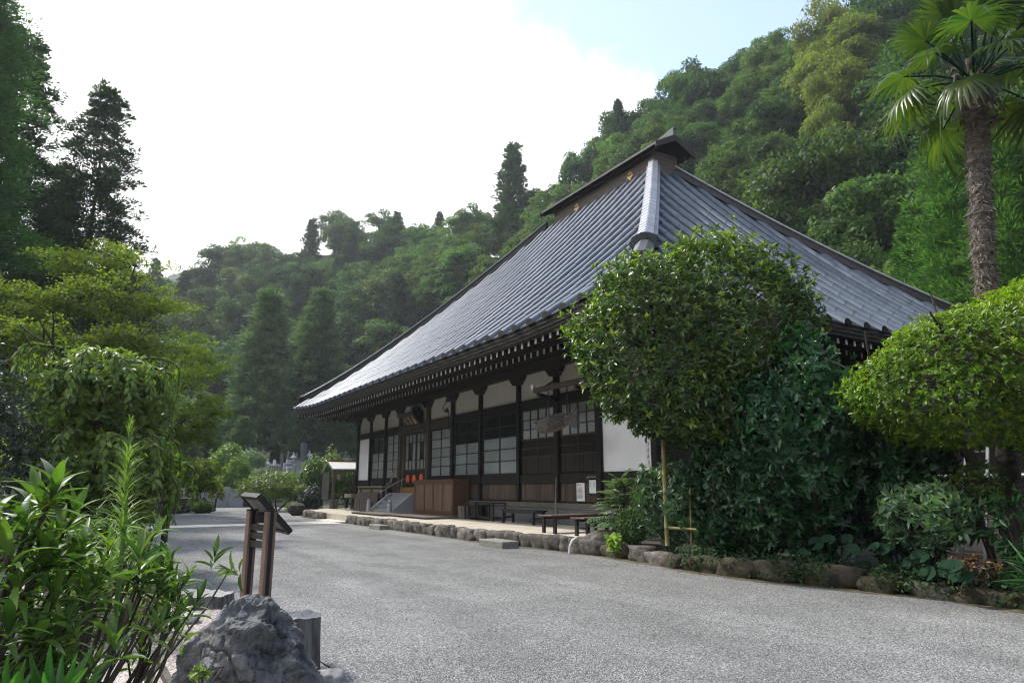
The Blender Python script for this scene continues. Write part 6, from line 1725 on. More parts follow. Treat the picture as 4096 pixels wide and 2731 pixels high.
FANS = [fan_mesh('frond', 3, bend=.12, droop=.12, nseg=30), fan_mesh('frond', 4, bend=.4, droop=.22, nseg=30), fan_mesh('frond', 5, bend=.9, droop=.4, nseg=30)]
# (display position of the fan's centre, its reach, face direction, how far it droops)
fr_ = []
rr_ = random.Random(21)
NF = 30
for k in range(NF):
    t = k / (NF - 1); el = R(82 - 104 * t ** 1.2); a = k * 2.39996 + .6
    fr_.append((a, el + rr_.uniform(-.12, .12), 1.05 + .15 * rr_.random() - .2 * t, 0 if t < .45 else 1 if t < .82 else 2))
pet = MB()
cr = PT + Vector((0, 0, .30))
for k, (a, el, L_, fi) in enumerate(fr_):
    o2 = Vector((math.cos(a) * math.cos(el), math.sin(a) * math.cos(el), math.sin(el)))
    s0 = cr + Vector((math.cos(a) * .15, math.sin(a) * .15, -.35 * k / NF)); hub = s0 + o2 * L_ + Vector((0, 0, -.10 * L_ * math.cos(el)))
    pet.tube([s0, s0.lerp(hub, .5) + Vector((0, 0, .05)), hub], [.024, .018, .014], 6)
    y_ = (o2 + Vector((0, 0, -.45 * max(0, math.cos(el))))).normalized(); x_ = y_.cross(Vector((0, 0, 1)))
    x_ = x_.normalized() if x_.length > .1 else Vector((1, 0, 0)); z_ = x_.cross(y_)
    fo = link('frond', FANS[fi], pal, hub)
    s_ = rr_.uniform(.78, .98)
    fo.rotation_euler = Matrix(((x_.x, y_.x, z_.x), (x_.y, y_.y, z_.y), (x_.z, y_.z, z_.z))).to_euler(); fo.scale = (s_, s_, s_)
pet.build('petioles', M['l_round'], pal, smooth=True)

# ------------------------------------------------------------------ left side: weeping tree, maples, shrubs
WB = Vector((-14.2, -.12, 0)); rg = np.random.default_rng(121)
wt = empty('weeping_tree', WB, 'umbrella shaped weeping tree with hanging leafy branches, left of the yard', 'tree')
pos = []; d = []; nn = []; tt = []
mbw = MB()
def strand(p0, out, reach, fall, n, dens=1.0, yel=0.0):
    """a branch that arches outwards and then hangs"""
    pr = []
    for i in range(n):
        t = i / (n - 1); q = p0 + out * reach * math.sin(min(1, t * 1.6) * math.pi / 2) + Vector((0, 0, .16 * math.sin(t * math.pi * .6) - fall * t ** 1.7))
        pr.append(q)
    mbw.tube(pr, [.014 * (1 - i / n) + .003 for i in range(n)], 4, cap=False)
    for i in range(1, n):
        for j in range(max(1, round(6 * dens))):
            q = pr[i - 1].lerp(pr[i], rg.random()); tang = (pr[i] - pr[i - 1]).normalized()
            s_ = rv(rg, 1)[0]; pos.append(np.array(q) + s_ * .025); d.append(np.array(tang) * .55 + s_ * .75 + np.array([0, 0, -.55])); nn.append(np.array(out) * .6 + np.array([0, 0, .6]) + rg.normal(size=3) * .3)
            tt.append(.30 + .16 * rg.normal() + yel + .22 * (1 - i / n))
top_ = WB + Vector((0, 0, 3.75))
for k in range(190):
    tier = rg.random()
    a = rg.random() * 6.283; out = Vector((math.cos(a), math.sin(a), 0))
    if tier < .5: p0 = top_ + Vector((0, 0, rg.uniform(-.35, .1))) + out * rg.uniform(.0, .75); strand(p0, out, rg.uniform(.25, .75), rg.uniform(.6, 1.2), 10, 1.0, rg.uniform(-.05, .12))
    else: p0 = WB + out * rg.uniform(.5, 1.05) + Vector((0, 0, rg.uniform(1.7, 2.5))); strand(p0, out, rg.uniform(.3, .8), rg.uniform(.7, 1.3), 10, 1.0, rg.uniform(-.08, .12) + (.35 if a > 3.9 and a < 5.2 and rg.random() < .5 else 0))
n0 = len(pos)
for (cx, cy, cz_, rx, ry, rz_, n_) in ((.12, .02, 2.95, 1.15, 1.10, .90, 900), (-.05, -.25, 1.40, 1.50, 1.42, 1.30, 1700)):
    dp, du, dk = dome(rg, n_, (WB.x + cx, WB.y + cy, cz_), rx, ry, rz_, lo=-.55, shell=.22, bump_=.13)
    q_, d_2, n_2, l_2, w_2 = shoots(rg, dp, du * .8, 6, 1.0, .14, .46, jit=.3, upb=-.75)
    pos.extend(list(q_)); d.extend(list(d_2)); nn.extend(list(n_2 * .5 + np.repeat(du, 6, 0) * .7 + np.array([0, 0, .5])))
    tt.extend(list(.36 + .34 * np.repeat(np.clip(du[:, 2], -.2, 1), 6) + .15 * rg.normal(size=len(q_)) + .22 * np.repeat((np.sin(du[:, 0] * 6 + 1) * np.cos(du[:, 1] * 5) > .55) * 1.0, 6)))
pos = np.array(pos); l = .125 * rg.uniform(.7, 1.25, len(pos))
o = link('foliage', leaf_mesh('foliage', pos - np.array(WB), np.array(d), np.array(nn), l, l * .46, T_FOLD, M['l_weep'], np.clip(np.array(tt), 0, 1)), wt); o['kind'] = 'stuff'
o = mbw.build('branches', M['bark'], wt, fixn=False); o['kind'] = 'stuff'
mb = MB(); mb.tube([WB + Vector((0, 0, -.1)), WB + Vector((.1, .05, 1.6)), WB + Vector((0, 0, 2.8)), top_], [.13, .10, .08, .05], 9)
rr_ = random.Random(3)
for k in range(8):
    a = k * .8; limbs(mb, rr_, WB + Vector((0, 0, 2.2 + .15 * k)), (math.cos(a), math.sin(a), .5), 1.0, .045, 1, .4)
mb.build('trunk', M['bark'], wt, smooth=True)
mb = MB(); mb.tube([(-14.6, 1.2, 0), (-14.6, 1.2, 1.75)], .06, 8); tag(mb.build('support_post', M['bark']), 'dark wooden post supporting the right side of the weeping tree', 'post')
# spreading maple behind it, in layered sprays with bare limbs showing
def maple(name, base, seed, spec, limbs_, label, dens=560, ll=.095):
    e = empty(name, base, label, 'maple', 'maples on the left'); b = Vector(base); rr_ = random.Random(seed); pads = []
    mb = MB(); mb.tube([b + Vector((0, 0, -.2)), b + Vector((.1, .05, 1.2)), b + Vector((0, .15, 2.4))], [.30, .24, .2], 10)
    for (x, y, z, r_, n) in spec:
        c = Vector((x, y, z))
        q = b + Vector((0, .1, min(2.4, z * .35)))
        mb.tube([q, q.lerp(c, .4) + Vector((0, 0, .3)), q.lerp(c, .8) + Vector((0, 0, .1)), c], [.13, .085, .05, .02], 6, cap=False)
        for k in range(n):
            a = rr_.uniform(0, 6.28); f = rr_.uniform(.1, 1) * r_
            cc_ = (c.x + math.cos(a) * f - b.x, c.y + math.sin(a) * f - b.y, c.z + rr_.uniform(-.45, .45) - f * .12)
            pads.append((*cc_, rr_.uniform(.35, .75)))
            mb.tube([c, c.lerp(b + Vector(cc_), .5) + Vector((0, 0, .06)), b + Vector(cc_)], [.022, .014, .006], 4, cap=False)
    mb.build('trunk', M['bark'], e, smooth=True, fixn=False)
    o = link('crown', crown_layers('maple_crown', M['l_maple'], seed, pads, dens, ll, .7, th=.16), e)
    return e
def MP(px, py, D): return P(px, py, D)
mspec = []
rr_ = random.Random(17)
for px, py, D, r_, n in ((240, 580, 27, 1.3, 10), (170, 610, 27, 1.2, 9), (310, 610, 26, 1.2, 9), (60, 690, 26, 1.5, 12), (150, 680, 25, 1.5, 13), (260, 680, 25, 1.6, 14), (350, 690, 25.5, 1.3, 11), (20, 780, 25, 1.5, 13), (120, 770, 24, 1.6, 14), (220, 780, 24, 1.6, 15), (330, 780, 24.5, 1.5, 13), (420, 800, 25.5, 1.0, 8), (60, 860, 24, 1.4, 11), (180, 850, 24, 1.5, 11), (300, 860, 24.5, 1.4, 10), (390, 880, 25, 1.1, 9), (-60, 640, 26, 1.5, 10), (-60, 760, 25, 1.5, 10)):
    p = MP(px, py, D); mspec.append((p.x, p.y, p.z, r_, n))
maple('maple_tree', (-25.5, -.4, 0), 131, mspec, 0, 'broad yellow green maple with layered sprays behind the weeping tree')
mspec = []
for px, py, D, r_, n in ((440, 790, 33, 1.0, 8), (470, 830, 34, 1.1, 8), (430, 870, 33, 1.2, 10), (460, 930, 33, 1.2, 10), (510, 935, 34, .9, 6), (420, 960, 33, 1.2, 10), (455, 985, 34, 1.1, 8), (405, 1000, 33, 1.0, 8)):
    p = MP(px, py, D); mspec.append((p.x, p.y, p.z, r_, n))
maple('maple_tree', (-33.5, 1.2, 0), 137, mspec, 0, 'yellowish maple with drooping sprays right of the weeping tree', 430, .12)
mspec = []
for px, py, D, r_, n in ((420, 1060, 46, 1.5, 12), (450, 1085, 47, 1.3, 10), (400, 1085, 46, 1.3, 9), (470, 1070, 47, 1.0, 8)):
    p = MP(px, py, D); mspec.append((p.x, p.y, p.z, r_, n))
maple('maple_tree', (-46, 3.4, 0), 139, mspec, 0, 'low rusty green maple in front of the graveyard wall', 260, .16)
# dark shrub at the left edge, trunk base shadow trees
leafy_shrub('dark_evergreen_shrub', (-11.3, -1.6, 0), (-11.4, -1.75, 1.75), 1.25, 1.25, 1.65, 2600, 5, .085, .48, 'l_dark', 'dark dull leaved shrub at the left edge beside the weeping tree', 'shrub', 141, tmean=.35, shell=.28)
leafy_shrub('dark_evergreen_shrub', (-18.5, -1.2, 0), (-18.5, -1.2, 1.7), 2.0, 1.6, 1.7, 2600, 5, .12, .5, 'l_dark', 'dark shrub in the shade behind the weeping tree', 'shrub', 142, tmean=.3)
leafy_shrub('variegated_shrub', (-8.2, .35, 0), (-8.2, .35, .42), .95, .6, .48, 900, 6, .05, .45, 'l_ivory', 'low mound of small cream edged leaves at the garden border', 'shrub', 143, tmean=.55)
leafy_shrub('low_shrub', (-10.5, .2, 0), (-10.5, .2, .6), .9, .6, .6, 900, 6, .06, .5, 'l_bright', 'low green shrub under the weeping tree', 'shrub', 144, tmean=.35)
leafy_shrub('low_shrub', (-8.5, -1.2, 0), (-8.5, -1.2, .9), 1.1, .9, .9, 900, 6, .08, .5, 'l_dark', 'dark low shrub behind the large leaved plants', 'shrub', 145, tmean=.45)
# ------------------------------------------------------------------ foreground rocks and sign
def PR(x, y, D): return P(x, y, D)
rc = P(558, 1500, 5.55)
def crag(name, c, planes, seed, m, label, sub=6, crack=.075, fine=.012, rz=0.0):
    """a block cut by planes (normal, distance), its faces broken by cracks and strata"""
    bm = bmesh.new(); bmesh.ops.create_icosphere(bm, subdivisions=sub, radius=1.0)
    pl_ = [(Vector(n_).normalized(), d_) for n_, d_ in planes]; off = Vector((seed * 3.3, seed * 1.7, seed))
    for v in bm.verts:
        q = v.co.normalized(); w = q + Vector((noise.noise(q * 2.2 + off), noise.noise(q * 2.2 - off), noise.noise(q * 2.1 + off * 2))) * .16
        r = min(d_ / max(w.dot(n_), .05) for n_, d_ in pl_)
        p = q * r
        st_ = noise.noise(Vector((p.x * 3 + p.z * 9, p.y * 3 - p.x * 8, p.z * 4)) + off)
        ck = abs(noise.noise(p * 5.2 + off)); ck2 = abs(noise.noise(p * 11 + off * 2))
        k = 1 - crack * max(0, 1 - ck / .07) - crack * .6 * max(0, 1 - ck2 / .10) + fine * noise.noise(p * 14 + off) + fine * .6 * noise.noise(p * 31 + off) + .05 * noise.noise(p * 3.1 + off) + .04 * (st_ > .05) * min(1, (st_ - .05) * 10)
        v.co = p * k
    me = bpy.data.meshes.new(name); bm.to_mesh(me); bm.free(); me.materials.append(M[m])
    o = link(name, me, None, c); o.rotation_euler = (0, 0, rz)
    return tag(o, label, 'rock')
# lateral = right of the view, depth = away from the camera
def lv3(l, d, z): return rt * l + hd * d + Vector((0, 0, z))
crag('garden_rock', (rc.x, rc.y, .14), [(lv3(0, -1, .35), .38), (lv3(-.45, -.8, .25), .36), (lv3(.55, -.75, .3), .37), (lv3(-1, -.1, .30), .40), (lv3(1, -.2, .75), .42), (lv3(-.75, -.1, 1), .44), (lv3(.1, -.6, 1), .46), (lv3(.1, .2, 1), .52), (lv3(.75, .3, 1), .47), (lv3(0, 1, .3), .42), (lv3(-.6, .8, .4), .42), (lv3(.7, .8, .2), .40), (lv3(0, 0, -1), .3), (lv3(.8, -.6, -.1), .42), (lv3(-.8, -.6, -.1), .45), (lv3(-.3, -.4, 1), .49)], 4, 'rock', 'large craggy dark limestone rock in the left foreground')
# petrified log: vertical fluted sides and a pale flat top
def log_rock(c, r, h, label, seed, squash=1.0):
    rg_ = random.Random(seed); secs = []; n = 64
    prof = [1.0, 1.03, 1.0, .97, .95, .94, .93]
    pa = sorted(2 * math.pi * (q + rg_.uniform(-.3, .3)) / 6 for q in range(6)); pd = [rg_.uniform(.70, 1.0) for _ in range(6)]
    outl = []
    for k in range(n):
        a = 2 * math.pi * k / n
        r_ = min(d_ / max(.15, math.cos(a - q)) for q, d_ in zip(pa, pd))
        outl.append(min(r_, 1.25) * (1 + .055 * noise.noise(Vector((k * .9, seed, 0))) + .03 * noise.noise(Vector((k * 2.3, seed, 4)))))
    for i, f in enumerate(prof):
        z = h * i / (len(prof) - 1)
        secs.append([Vector((c[0] + math.cos(2 * math.pi * k / n) * r * f * outl[k] * (1 + .02 * noise.noise(Vector((k * .5, i * 1.3, seed)))), c[1] + math.sin(2 * math.pi * k / n) * r * squash * f * outl[k], c[2] + z + (.02 * noise.noise(Vector((k * .25, seed, 1))) if i == len(prof) - 1 else 0))) for k in range(n)])
    mb = MB(); mb.loft(secs, cap=False)
    e = mb.build('log_rock', [M['log_rock'], M['rock_top']])
    mb = MB(); rings = [secs[-1]]
    for f in (.9, .7, .45, .2): rings.append([p.lerp(Vector((c[0], c[1], c[2] + h)), 1 - f) + Vector((0, 0, .018 * noise.noise(Vector((p.x * 9, p.y * 9, f * 4))) - (.0 if f > .8 else .012))) for p in secs[-1]])
    mb.loft(rings, cap=False); mb.add(rings[-1], [tuple(range(n))]); mb.build('top_face', M['rock_top'], e, smooth=True)
    return tag(e, label, 'rock')
sc = P(686, 1500, 6.15)
log_rock((sc.x - .02, sc.y - .02, -.05), .24, .50, 'upright log shaped rock with a pale flat top beside the large rock', 2)
fc = G(480, 1392, 0)
log_rock((fc.x - .1, fc.y - .1, -.05), .55, .20, 'low flat topped dark rock behind the leafy plants', 7, .8)
p = G(735, 1572, 0); rock('pebble_rock', (p.x + .1, p.y + .03, .03), .15, .12, .10, 21, 'rock_top', 'small pale speckled rock at the bottom beside the log shaped rock', 'rock', 4, .08)
p = G(432, 1430, 0); rock('pale_stone', (p.x, p.y, .05), .16, .11, .07, 23, 'white_stone', 'small pale stone lying behind the large dark rock', 'stone', 3, .06)
p = G(350, 1445, 0); rock('pale_stone', (p.x, p.y, .05), .28, .12, .06, 25, 'white_stone', 'flat pale stone on the pink gravel', 'stone', 3, .06)
mb = MB(); mb.bar((-6.5, .62, .03), (-4.6, .68, .03), .05, .07); tag(mb.build('edging_board', M['old_wood']), 'weathered edging board on the pink gravel', 'board')
# sign stand: two composite posts, olive slats, tilted panel seen from behind
SD = 6.55
sg = empty('sign_stand', G(590, 1400, 0), 'sloping information board on two brown and black posts', 'sign')
L0 = P(580, 1172, SD + .38); R0 = P(622, 1174, SD)
ORG[sg.name] = Vector((R0.x, R0.y, 0)); sg.location = ORG[sg.name]
L0.z = R0.z
wv = (R0 - L0); wv.z = 0; wv.normalize()
RZ = math.atan2(wv.y, wv.x) + R(90)
Tm = Matrix.Rotation(RZ, 4, 'Z')
zt = L0.z
for q in (L0, R0):
    T = Matrix.Translation((q.x, q.y, 0)) @ Tm
    h = .041
    MB().box(-h, -h * .40, -h, h, -.1, zt, M=T, bev=.004).build('post_face', M['post_wood'], sg)
    MB().box(h * .40, h, -h, h, -.1, zt, M=T, bev=.004).build('post_face', M['post_wood'], sg)
    MB().box(-h * .40, h * .40, -h * .96, h * .96, -.1, zt - .002, M=T).build('post_core', M['post_core'], sg)
    MB().box(-h * 1.06, h * 1.06, -h * 1.06, h * 1.06, zt, zt + .012, M=T, bev=.003).build('post_cap', M['post_core'], sg)
for k in range(3):
    z0 = zt - .10 - k * .072
    mb = MB(); mb.bar(L0 + Vector((0, 0, z0 - zt - .045)), R0 + Vector((0, 0, z0 - zt - .045)), .035, .055); mb.build('slat', M['slat_green'], sg)
# panel: corners from its real size; it leans away from the posts
pc = (L0 + R0) / 2 + Vector((0, 0, .02))
a1 = P(559, 1137, SD + .55); a2 = P(597, 1141, SD - .02); a3 = P(665, 1220, SD + .05)
e1 = (a2 - a1); e2 = (a3 - a2)
n_ = e1.cross(e2).normalized()
if n_.z < 0: n_ = -n_
cn = [a1, a2, a3, a1 + e2]
mb = MB(); mb.add([c - n_ * .0 for c in cn] + [c + n_ * .004 for c in cn], [(0, 1, 2, 3), (7, 6, 5, 4)]); 
def slab(cs, t0, t1):
    mb = MB(); mb.add([c + n_ * t0 for c in cs] + [c + n_ * t1 for c in cs], [(0, 1, 2, 3), (7, 6, 5, 4), (0, 4, 5, 1), (1, 5, 6, 2), (2, 6, 7, 3), (3, 7, 4, 0)]); return mb
ce = sum(cn, Vector()) / 4
slab([ce + (c - ce) * .955 for c in cn], -.012, -.004).build('panel_back', M['board_back'], sg)
slab([ce + (c - ce) * .955 for c in cn], .006, .014).build('panel_face', M['board_white'], sg)
fr = MB()
for i in range(4):
    fr.bar(cn[i], cn[(i + 1) % 4], .035, .05, upv=n_)
fr.build('panel_frame', M['post_core'], sg)
mb = MB(); mb.bar(pc + Vector((0, 0, -.10)), ce - n_ * .02, .10, .05); mb.build('bracket', M['post_core'], sg)

# ------------------------------------------------------------------ large leaved plants at the left
def serr(name, l, w, bend, seed, mat_):
    """a long leaf with a mid fold and a gently toothed edge"""
    n = 9; V = []; F = []
    for i in range(n + 1):
        t = i / n; ww = w * (math.sin(math.pi * min(1, t * .92 + .05)) ** .8) * (1 - .25 * t) + .0006
        if i % 2: ww *= .90
        z = -bend * t * t * l + .03 * l * math.sin(t * 3.1); y = l * t * (1 - .15 * bend * t)
        V += [(-ww, y, z + ww * .45), (0, y, z), (ww, y, z + ww * .45)]
    for i in range(n):
        a = i * 3; F += [(a, a + 1, a + 4, a + 3), (a + 1, a + 2, a + 5, a + 4)]
    me = np_mesh(name, np.array(V), np.array(F), M[mat_], np.full(len(F), .45))
    me.polygons.foreach_set('use_smooth', [True] * len(me.polygons))
    return me
LV = {}
def lv(mat_):
    if mat_ not in LV:
        LV[mat_] = []
        for i, (b, t) in enumerate(((.25, .25), (.5, .4), (.8, .5), (.4, .75), (.6, .12), (.5, .3), (.3, .55), (.7, 1.0))):
            me = serr('leaf', 1.0, .118, b, i, mat_); me.attributes['tint'].data.foreach_set('value', np.full(len(me.polygons), t, dtype=np.float32)); LV[mat_].append(me)
    return LV[mat_]
def orient(o, d, nrm_):
    y_ = Vector(d).normalized(); x_ = y_.cross(Vector(nrm_)); x_ = x_.normalized() if x_.length > 1e-4 else Vector((1, 0, 0)); z_ = x_.cross(y_)
    o.rotation_euler = Matrix(((x_.x, y_.x, z_.x), (x_.y, y_.y, z_.y), (x_.z, y_.z, z_.z))).to_euler()
def rosette_plant(name, base, ros, label, cat, mat_='l_front', seed=1, wk=1.0, group=None, stem_m='bark', extra=2):
    """ros: (point, size, leaves, axis tilt vector)"""
    e = empty(name, base, label, cat, group); b = Vector(base); rr_ = random.Random(seed); ms = lv(mat_); nleaf = 0
    mb = MB()
    for p, s_, n, ax in ros:
        ax = (Vector(ax) + Vector((0, 0, 1))).normalized(); p = Vector(p)
        mid = b.lerp(p, .55) + Vector((rr_.uniform(-.06, .06), rr_.uniform(-.06, .06), .0)); mid.z = max(mid.z, .1)
        mb.tube([b + Vector((rr_.uniform(-.05, .05), rr_.uniform(-.05, .05), -.05)), b.lerp(mid, .5) + Vector((rr_.uniform(-.04, .04), rr_.uniform(-.04, .04), 0)), mid, p - ax * s_ * .1, p], [.014, .012, .010, .007, .005], 6, cap=False)
        for k in range(n):
            a = k * 2.39996 + rr_.uniform(-.25, .25); f = k / n; el = R(82 - 78 * f + rr_.uniform(-12, 12))
            t1 = ax.cross(Vector((.2, .9, .1))).normalized(); t2 = ax.cross(t1)
            o2 = t1 * math.cos(a) + t2 * math.sin(a); d = o2 * math.cos(el) + ax * math.sin(el)
            l_ = s_ * rr_.uniform(.75, 1.1) * (.75 + .25 * math.sin(math.pi * min(1, f + .25)))
            o = link('leaf', rr_.choice(ms), e, p - ax * s_ * .55 * f * rr_.uniform(.6, 1.1))
            orient(o, d, ax * math.cos(el) - o2 * math.sin(el)); o.scale = (l_ * wk * rr_.uniform(.85, 1.15), l_, l_); nleaf += 1
    # leaves further inside the clump
    rg = np.random.default_rng(seed + 50); xp = []; xd = []; xn = []; xl = []; xt = []
    for p, s_, n, ax in ros:
        for q in range(extra):
            c = np.array(p) + rg.normal(size=3) * np.array([.13, .13, .07]) - np.array([0, 0, .10]) + np.array(hd) * .12
            az_ = unit((np.array([0, 0, 1]) + rg.normal(size=3) * .35)[None])[0]
            for k in range(9):
                el = R(70 - 75 * k / 9) + rg.normal() * .15; a = k * 2.4 + rg.normal() * .2
                t1 = unit(np.cross(az_, [.2, .9, .1])[None])[0]; t2 = np.cross(az_, t1); o2 = t1 * math.cos(a) + t2 * math.sin(a)
                xp.append(c - az_ * .01 * k); xd.append(o2 * math.cos(el) + az_ * math.sin(el)); xn.append(az_ * math.cos(el) - o2 * math.sin(el)); xl.append(s_ * rg.uniform(.55, .95)); xt.append(np.clip(.32 + .2 * rg.normal(), 0, 1))
            if q == 0: mb.tube([b.lerp(Vector(c), .3), b.lerp(Vector(c), .7) + Vector((.02, .02, 0)), Vector(c)], [.009, .007, .004], 5, cap=False)
    o = link('foliage', leaf_mesh('foliage', np.array(xp) - np.array(b), np.array(xd), np.array(xn), np.array(xl), np.array(xl) * .22, T_LEAF, M[mat_], np.array(xt)), e); o['kind'] = 'stuff'
    mb.build('stem', M[stem_m], e, smooth=True, fixn=False)
    return nleaf
def Rz(px, py, D, s_, n, ax=(0, 0, 0)): return (P(px, py, D), s_ * .86, n, ax)
rosette_plant('large_leaf_shrub', G(120, 1760, 0) * .0 + Vector((-3.55, -.55, 0)), [Rz(122, 1128, 3.3, .215, 16, (.1, .1, .6)), Rz(60, 1205, 3.3, .20, 13, (-.2, -.3, 0)), Rz(165, 1190, 3.5, .19, 13, (.1, .3, 0)), Rz(20, 1265, 3.2, .20, 13, (-.2, -.4, 0)), Rz(105, 1275, 3.3, .20, 14), Rz(40, 1350, 3.2, .19, 14), Rz(125, 1370, 3.3, .19, 14), Rz(20, 1440, 3.1, .19, 13), Rz(185, 1275, 3.5, .19, 13), Rz(90, 1455, 3.2, .18, 12), Rz(195, 1370, 3.4, .18, 12), Rz(60, 1300, 3.6, .18, 12), Rz(150, 1440, 3.35, .18, 12), Rz(75, 1160, 3.6, .2, 13), Rz(-10, 1190, 3.3, .2, 12), Rz(130, 1235, 3.7, .2, 13), Rz(55, 1400, 3.5, .2, 13), Rz(110, 1420, 3.6, .19, 13)],
              'tall shrub with long toothed light green leaves at the bottom left corner', 'shrub', 'l_front', 3, 1.05)
rosette_plant('large_leaf_shrub', Vector((-4.0, -.1, 0)), [Rz(248, 1262, 4.0, .185, 13), Rz(300, 1262, 4.1, .18, 12, (.1, .3, 0)), Rz(230, 1330, 3.9, .18, 13), Rz(295, 1335, 4.0, .18, 13), Rz(345, 1310, 4.1, .17, 12, (.1, .4, 0)), Rz(355, 1225, 4.2, .175, 12, (.2, .7, .2)), Rz(200, 1320, 4.2, .17, 12), Rz(270, 1295, 4.4, .17, 12), Rz(330, 1350, 4.3, .17, 12), Rz(190, 1250, 4.3, .18, 12), Rz(160, 1330, 4.2, .18, 12), Rz(215, 1285, 4.5, .18, 12)],
              'dense shrub with long dark leaves in the middle of the left foreground', 'shrub', 'l_front', 5, .95)
rosette_plant('large_leaf_shrub', P(285, 1600, 4.25) * 1 - Vector((0, 0, .1)), [Rz(398, 1352, 4.3, .185, 16, (.1, .1, .3)), Rz(424, 1335, 4.3, .165, 12, (.2, .6, .2)), Rz(385, 1390, 4.25, .165, 12, (-.1, -.2, 0)), Rz(418, 1400, 4.35, .16, 10, (.2, .5, 0)), Rz(405, 1440, 4.25, .15, 9), Rz(360, 1420, 4.2, .15, 9, (-.1, -.3, 0))],
              'leafy shrub leaning right with dark bare branches in front of the rocks', 'shrub', 'l_front', 8, 1.15, extra=1)
# tall lily stalk with whorls of narrow leaves
def lily(base, tip, n, ll, label, seed, w=.028):
    e = empty('lily_stalk', base, label, 'lily'); rg = np.random.default_rng(seed); b = np.array(base); t = np.array(tip)
    f = .30 + .70 * rg.random(n) ** .8; pos = b + (t - b) * f[:, None]
    a = rg.random(n) * 6.283; el = np.where(f > .88, R(78), R(62) - R(75) * (1 - f) + rg.normal(size=n) * .2)
    d = np.stack([np.cos(a) * np.cos(el), np.sin(a) * np.cos(el), np.sin(el)], 1); nn = np.stack([-np.cos(a) * np.sin(el), -np.sin(a) * np.sin(el), np.cos(el)], 1)
    l = ll * rg.uniform(.7, 1.2, n) * np.clip(1.75 - 1.45 * f, .35, 1.3)
    o = link('foliage', leaf_mesh('foliage', pos - b, d, nn, l, l * w, T_DROOP, M['l_lily'], np.clip(.35 + .5 * (f - .4) + rg.normal(size=n) * .12, 0, 1)), e); o['kind'] = 'stuff'
    mb = MB(); mb.tube([base, Vector(base).lerp(Vector(tip), .5) + Vector((.01, .01, 0)), tip], [.012, .010, .005], 7); mb.build('stem', M['l_iris_stem'], e, smooth=True)
M['l_iris_stem'] = pmat('pale green stem', (.09, .16, .04), (.14, .22, .06), rough=.5)
lily(tuple(P(262, 1450, 3.75)), tuple(P(299, 975, 3.75)), 270, .20, 'tall lily stalk crowded with narrow light green leaves', 151)
lily(tuple(G(345, 1568, 0)), tuple(P(378, 1470, 4.6)), 60, .15, 'thin grassy lily shoot beside the large dark rock', 152, .03)
lily(tuple(G(330, 1590, 0)), tuple(P(336, 1500, 4.5)), 50, .14, 'short grassy lily shoot at the bottom of the pink gravel', 153, .03)
# iris fan at the very front
def iris(base, specs, label):
    e = empty('iris_plant', base, label, 'iris')
    ms = []
    for k, (tp, w) in enumerate(specs):
        b = Vector(base) + Vector((.02 * (k % 3), .02 * (k % 2), 0)); tp = Vector(tp); d = tp - b; l_ = d.length
        me = serr('leaf', 1.0, .5, .12, k, 'l_iris')
        o = link('leaf', me, e, b); orient(o, d, Vector((0, -1, .6)) if k % 2 else Vector((.4, -.9, .5))); o.scale = (w, l_, l_ * .5)
iris(tuple(P(150, 1650, 2.9)), [(P(105, 1480, 2.85), .05), (P(168, 1495, 2.8), .05), (P(210, 1478, 2.9), .05), (P(245, 1512, 2.95), .045), (P(60, 1500, 2.9), .05), (P(135, 1500, 3.0), .05), (P(190, 1530, 2.7), .05), (P(90, 1540, 2.75), .05), (P(230, 1545, 2.8), .05)], 'clump of broad sword shaped iris blades at the bottom left')
iris(tuple(P(40, 1640, 2.9)), [(P(10, 1500, 2.85), .05), (P(50, 1510, 2.8), .05), (P(80, 1525, 2.9), .05), (P(-20, 1540, 2.9), .05), (P(30, 1540, 2.7), .05)], 'smaller clump of iris blades in the very corner')
leafy_shrub('ground_shrub', (-4.0, -.7, 0), (-4.0, -.6, .42), 1.3, .8, .5, 1300, 6, .075, .45, 'l_dark', 'low dark leaves filling the base of the corner shrubs', 'shrub', 161, tmean=.6)
leafy_shrub('sprig', P(462, 1555, 5.0), tuple(P(462, 1548, 5.0)), .05, .05, .06, 14, 4, .05, .5, 'l_lily', 'tiny bright green sprig at the foot of the large rock', 'plant', 162, tmean=.8, stems=1, twn=2)

# ------------------------------------------------------------------ graveyard beyond the yard
def ground_at(p): return ground_z(p.x, p.y)
def grave(px, py, D, h, w, m, label, tiers=2, top='flat', rz=None):
    p = P(px, py, D); z = ground_at(p)
    zt = p.z
    H_ = zt - z; rz = rz if rz is not None else R(25)
    g_ = empty('gravestone', (p.x, p.y, z), label, 'gravestone', 'gravestones beyond the yard')
    T = Matrix.Translation((p.x, p.y, 0)) @ Matrix.Rotation(rz, 4, 'Z')
    zb = zt - h
    if zb > z + .05: MB().box(-w * 1.1, w * 1.1, -w * 1.1, w * 1.1, z - .2, zb - .02 - tiers * .2, M=T).build('plinth', M['granite_dark' if m == 'granite_dark' else 'granite_rough'], g_)
    for k in range(tiers):
        q = w * (1.0 - .22 * k); MB().box(-q, q, -q, q, zb - .02 - (tiers - k) * .2, zb - .022 - (tiers - k - 1) * .2, M=T, bev=.02).build('tier', M[m], g_)
    q = w * .29
    b = MB()
    if top == 'flat': b.box(-q, q, -q, q, zb - .02, zt, M=T, bev=.03)
    elif top == 'slab': b.box(-w * .36, w * .36, -q * .4, q * .4, zb - .02, zt, M=T, bev=.03)
    else:
        b.box(-q, q, -q, q, zb - .02, zt - .12, M=T, bev=.02); b.box(-q * .9, q * .9, -q * .9, q * .9, zt - .119, zt, M=T, bev=.05)
    b.build('stone', M[m], g_)
def Z8(x, y): return ((600 + x * .38265) / 1.7415, (1700 + y * .38265) / 1.7415)
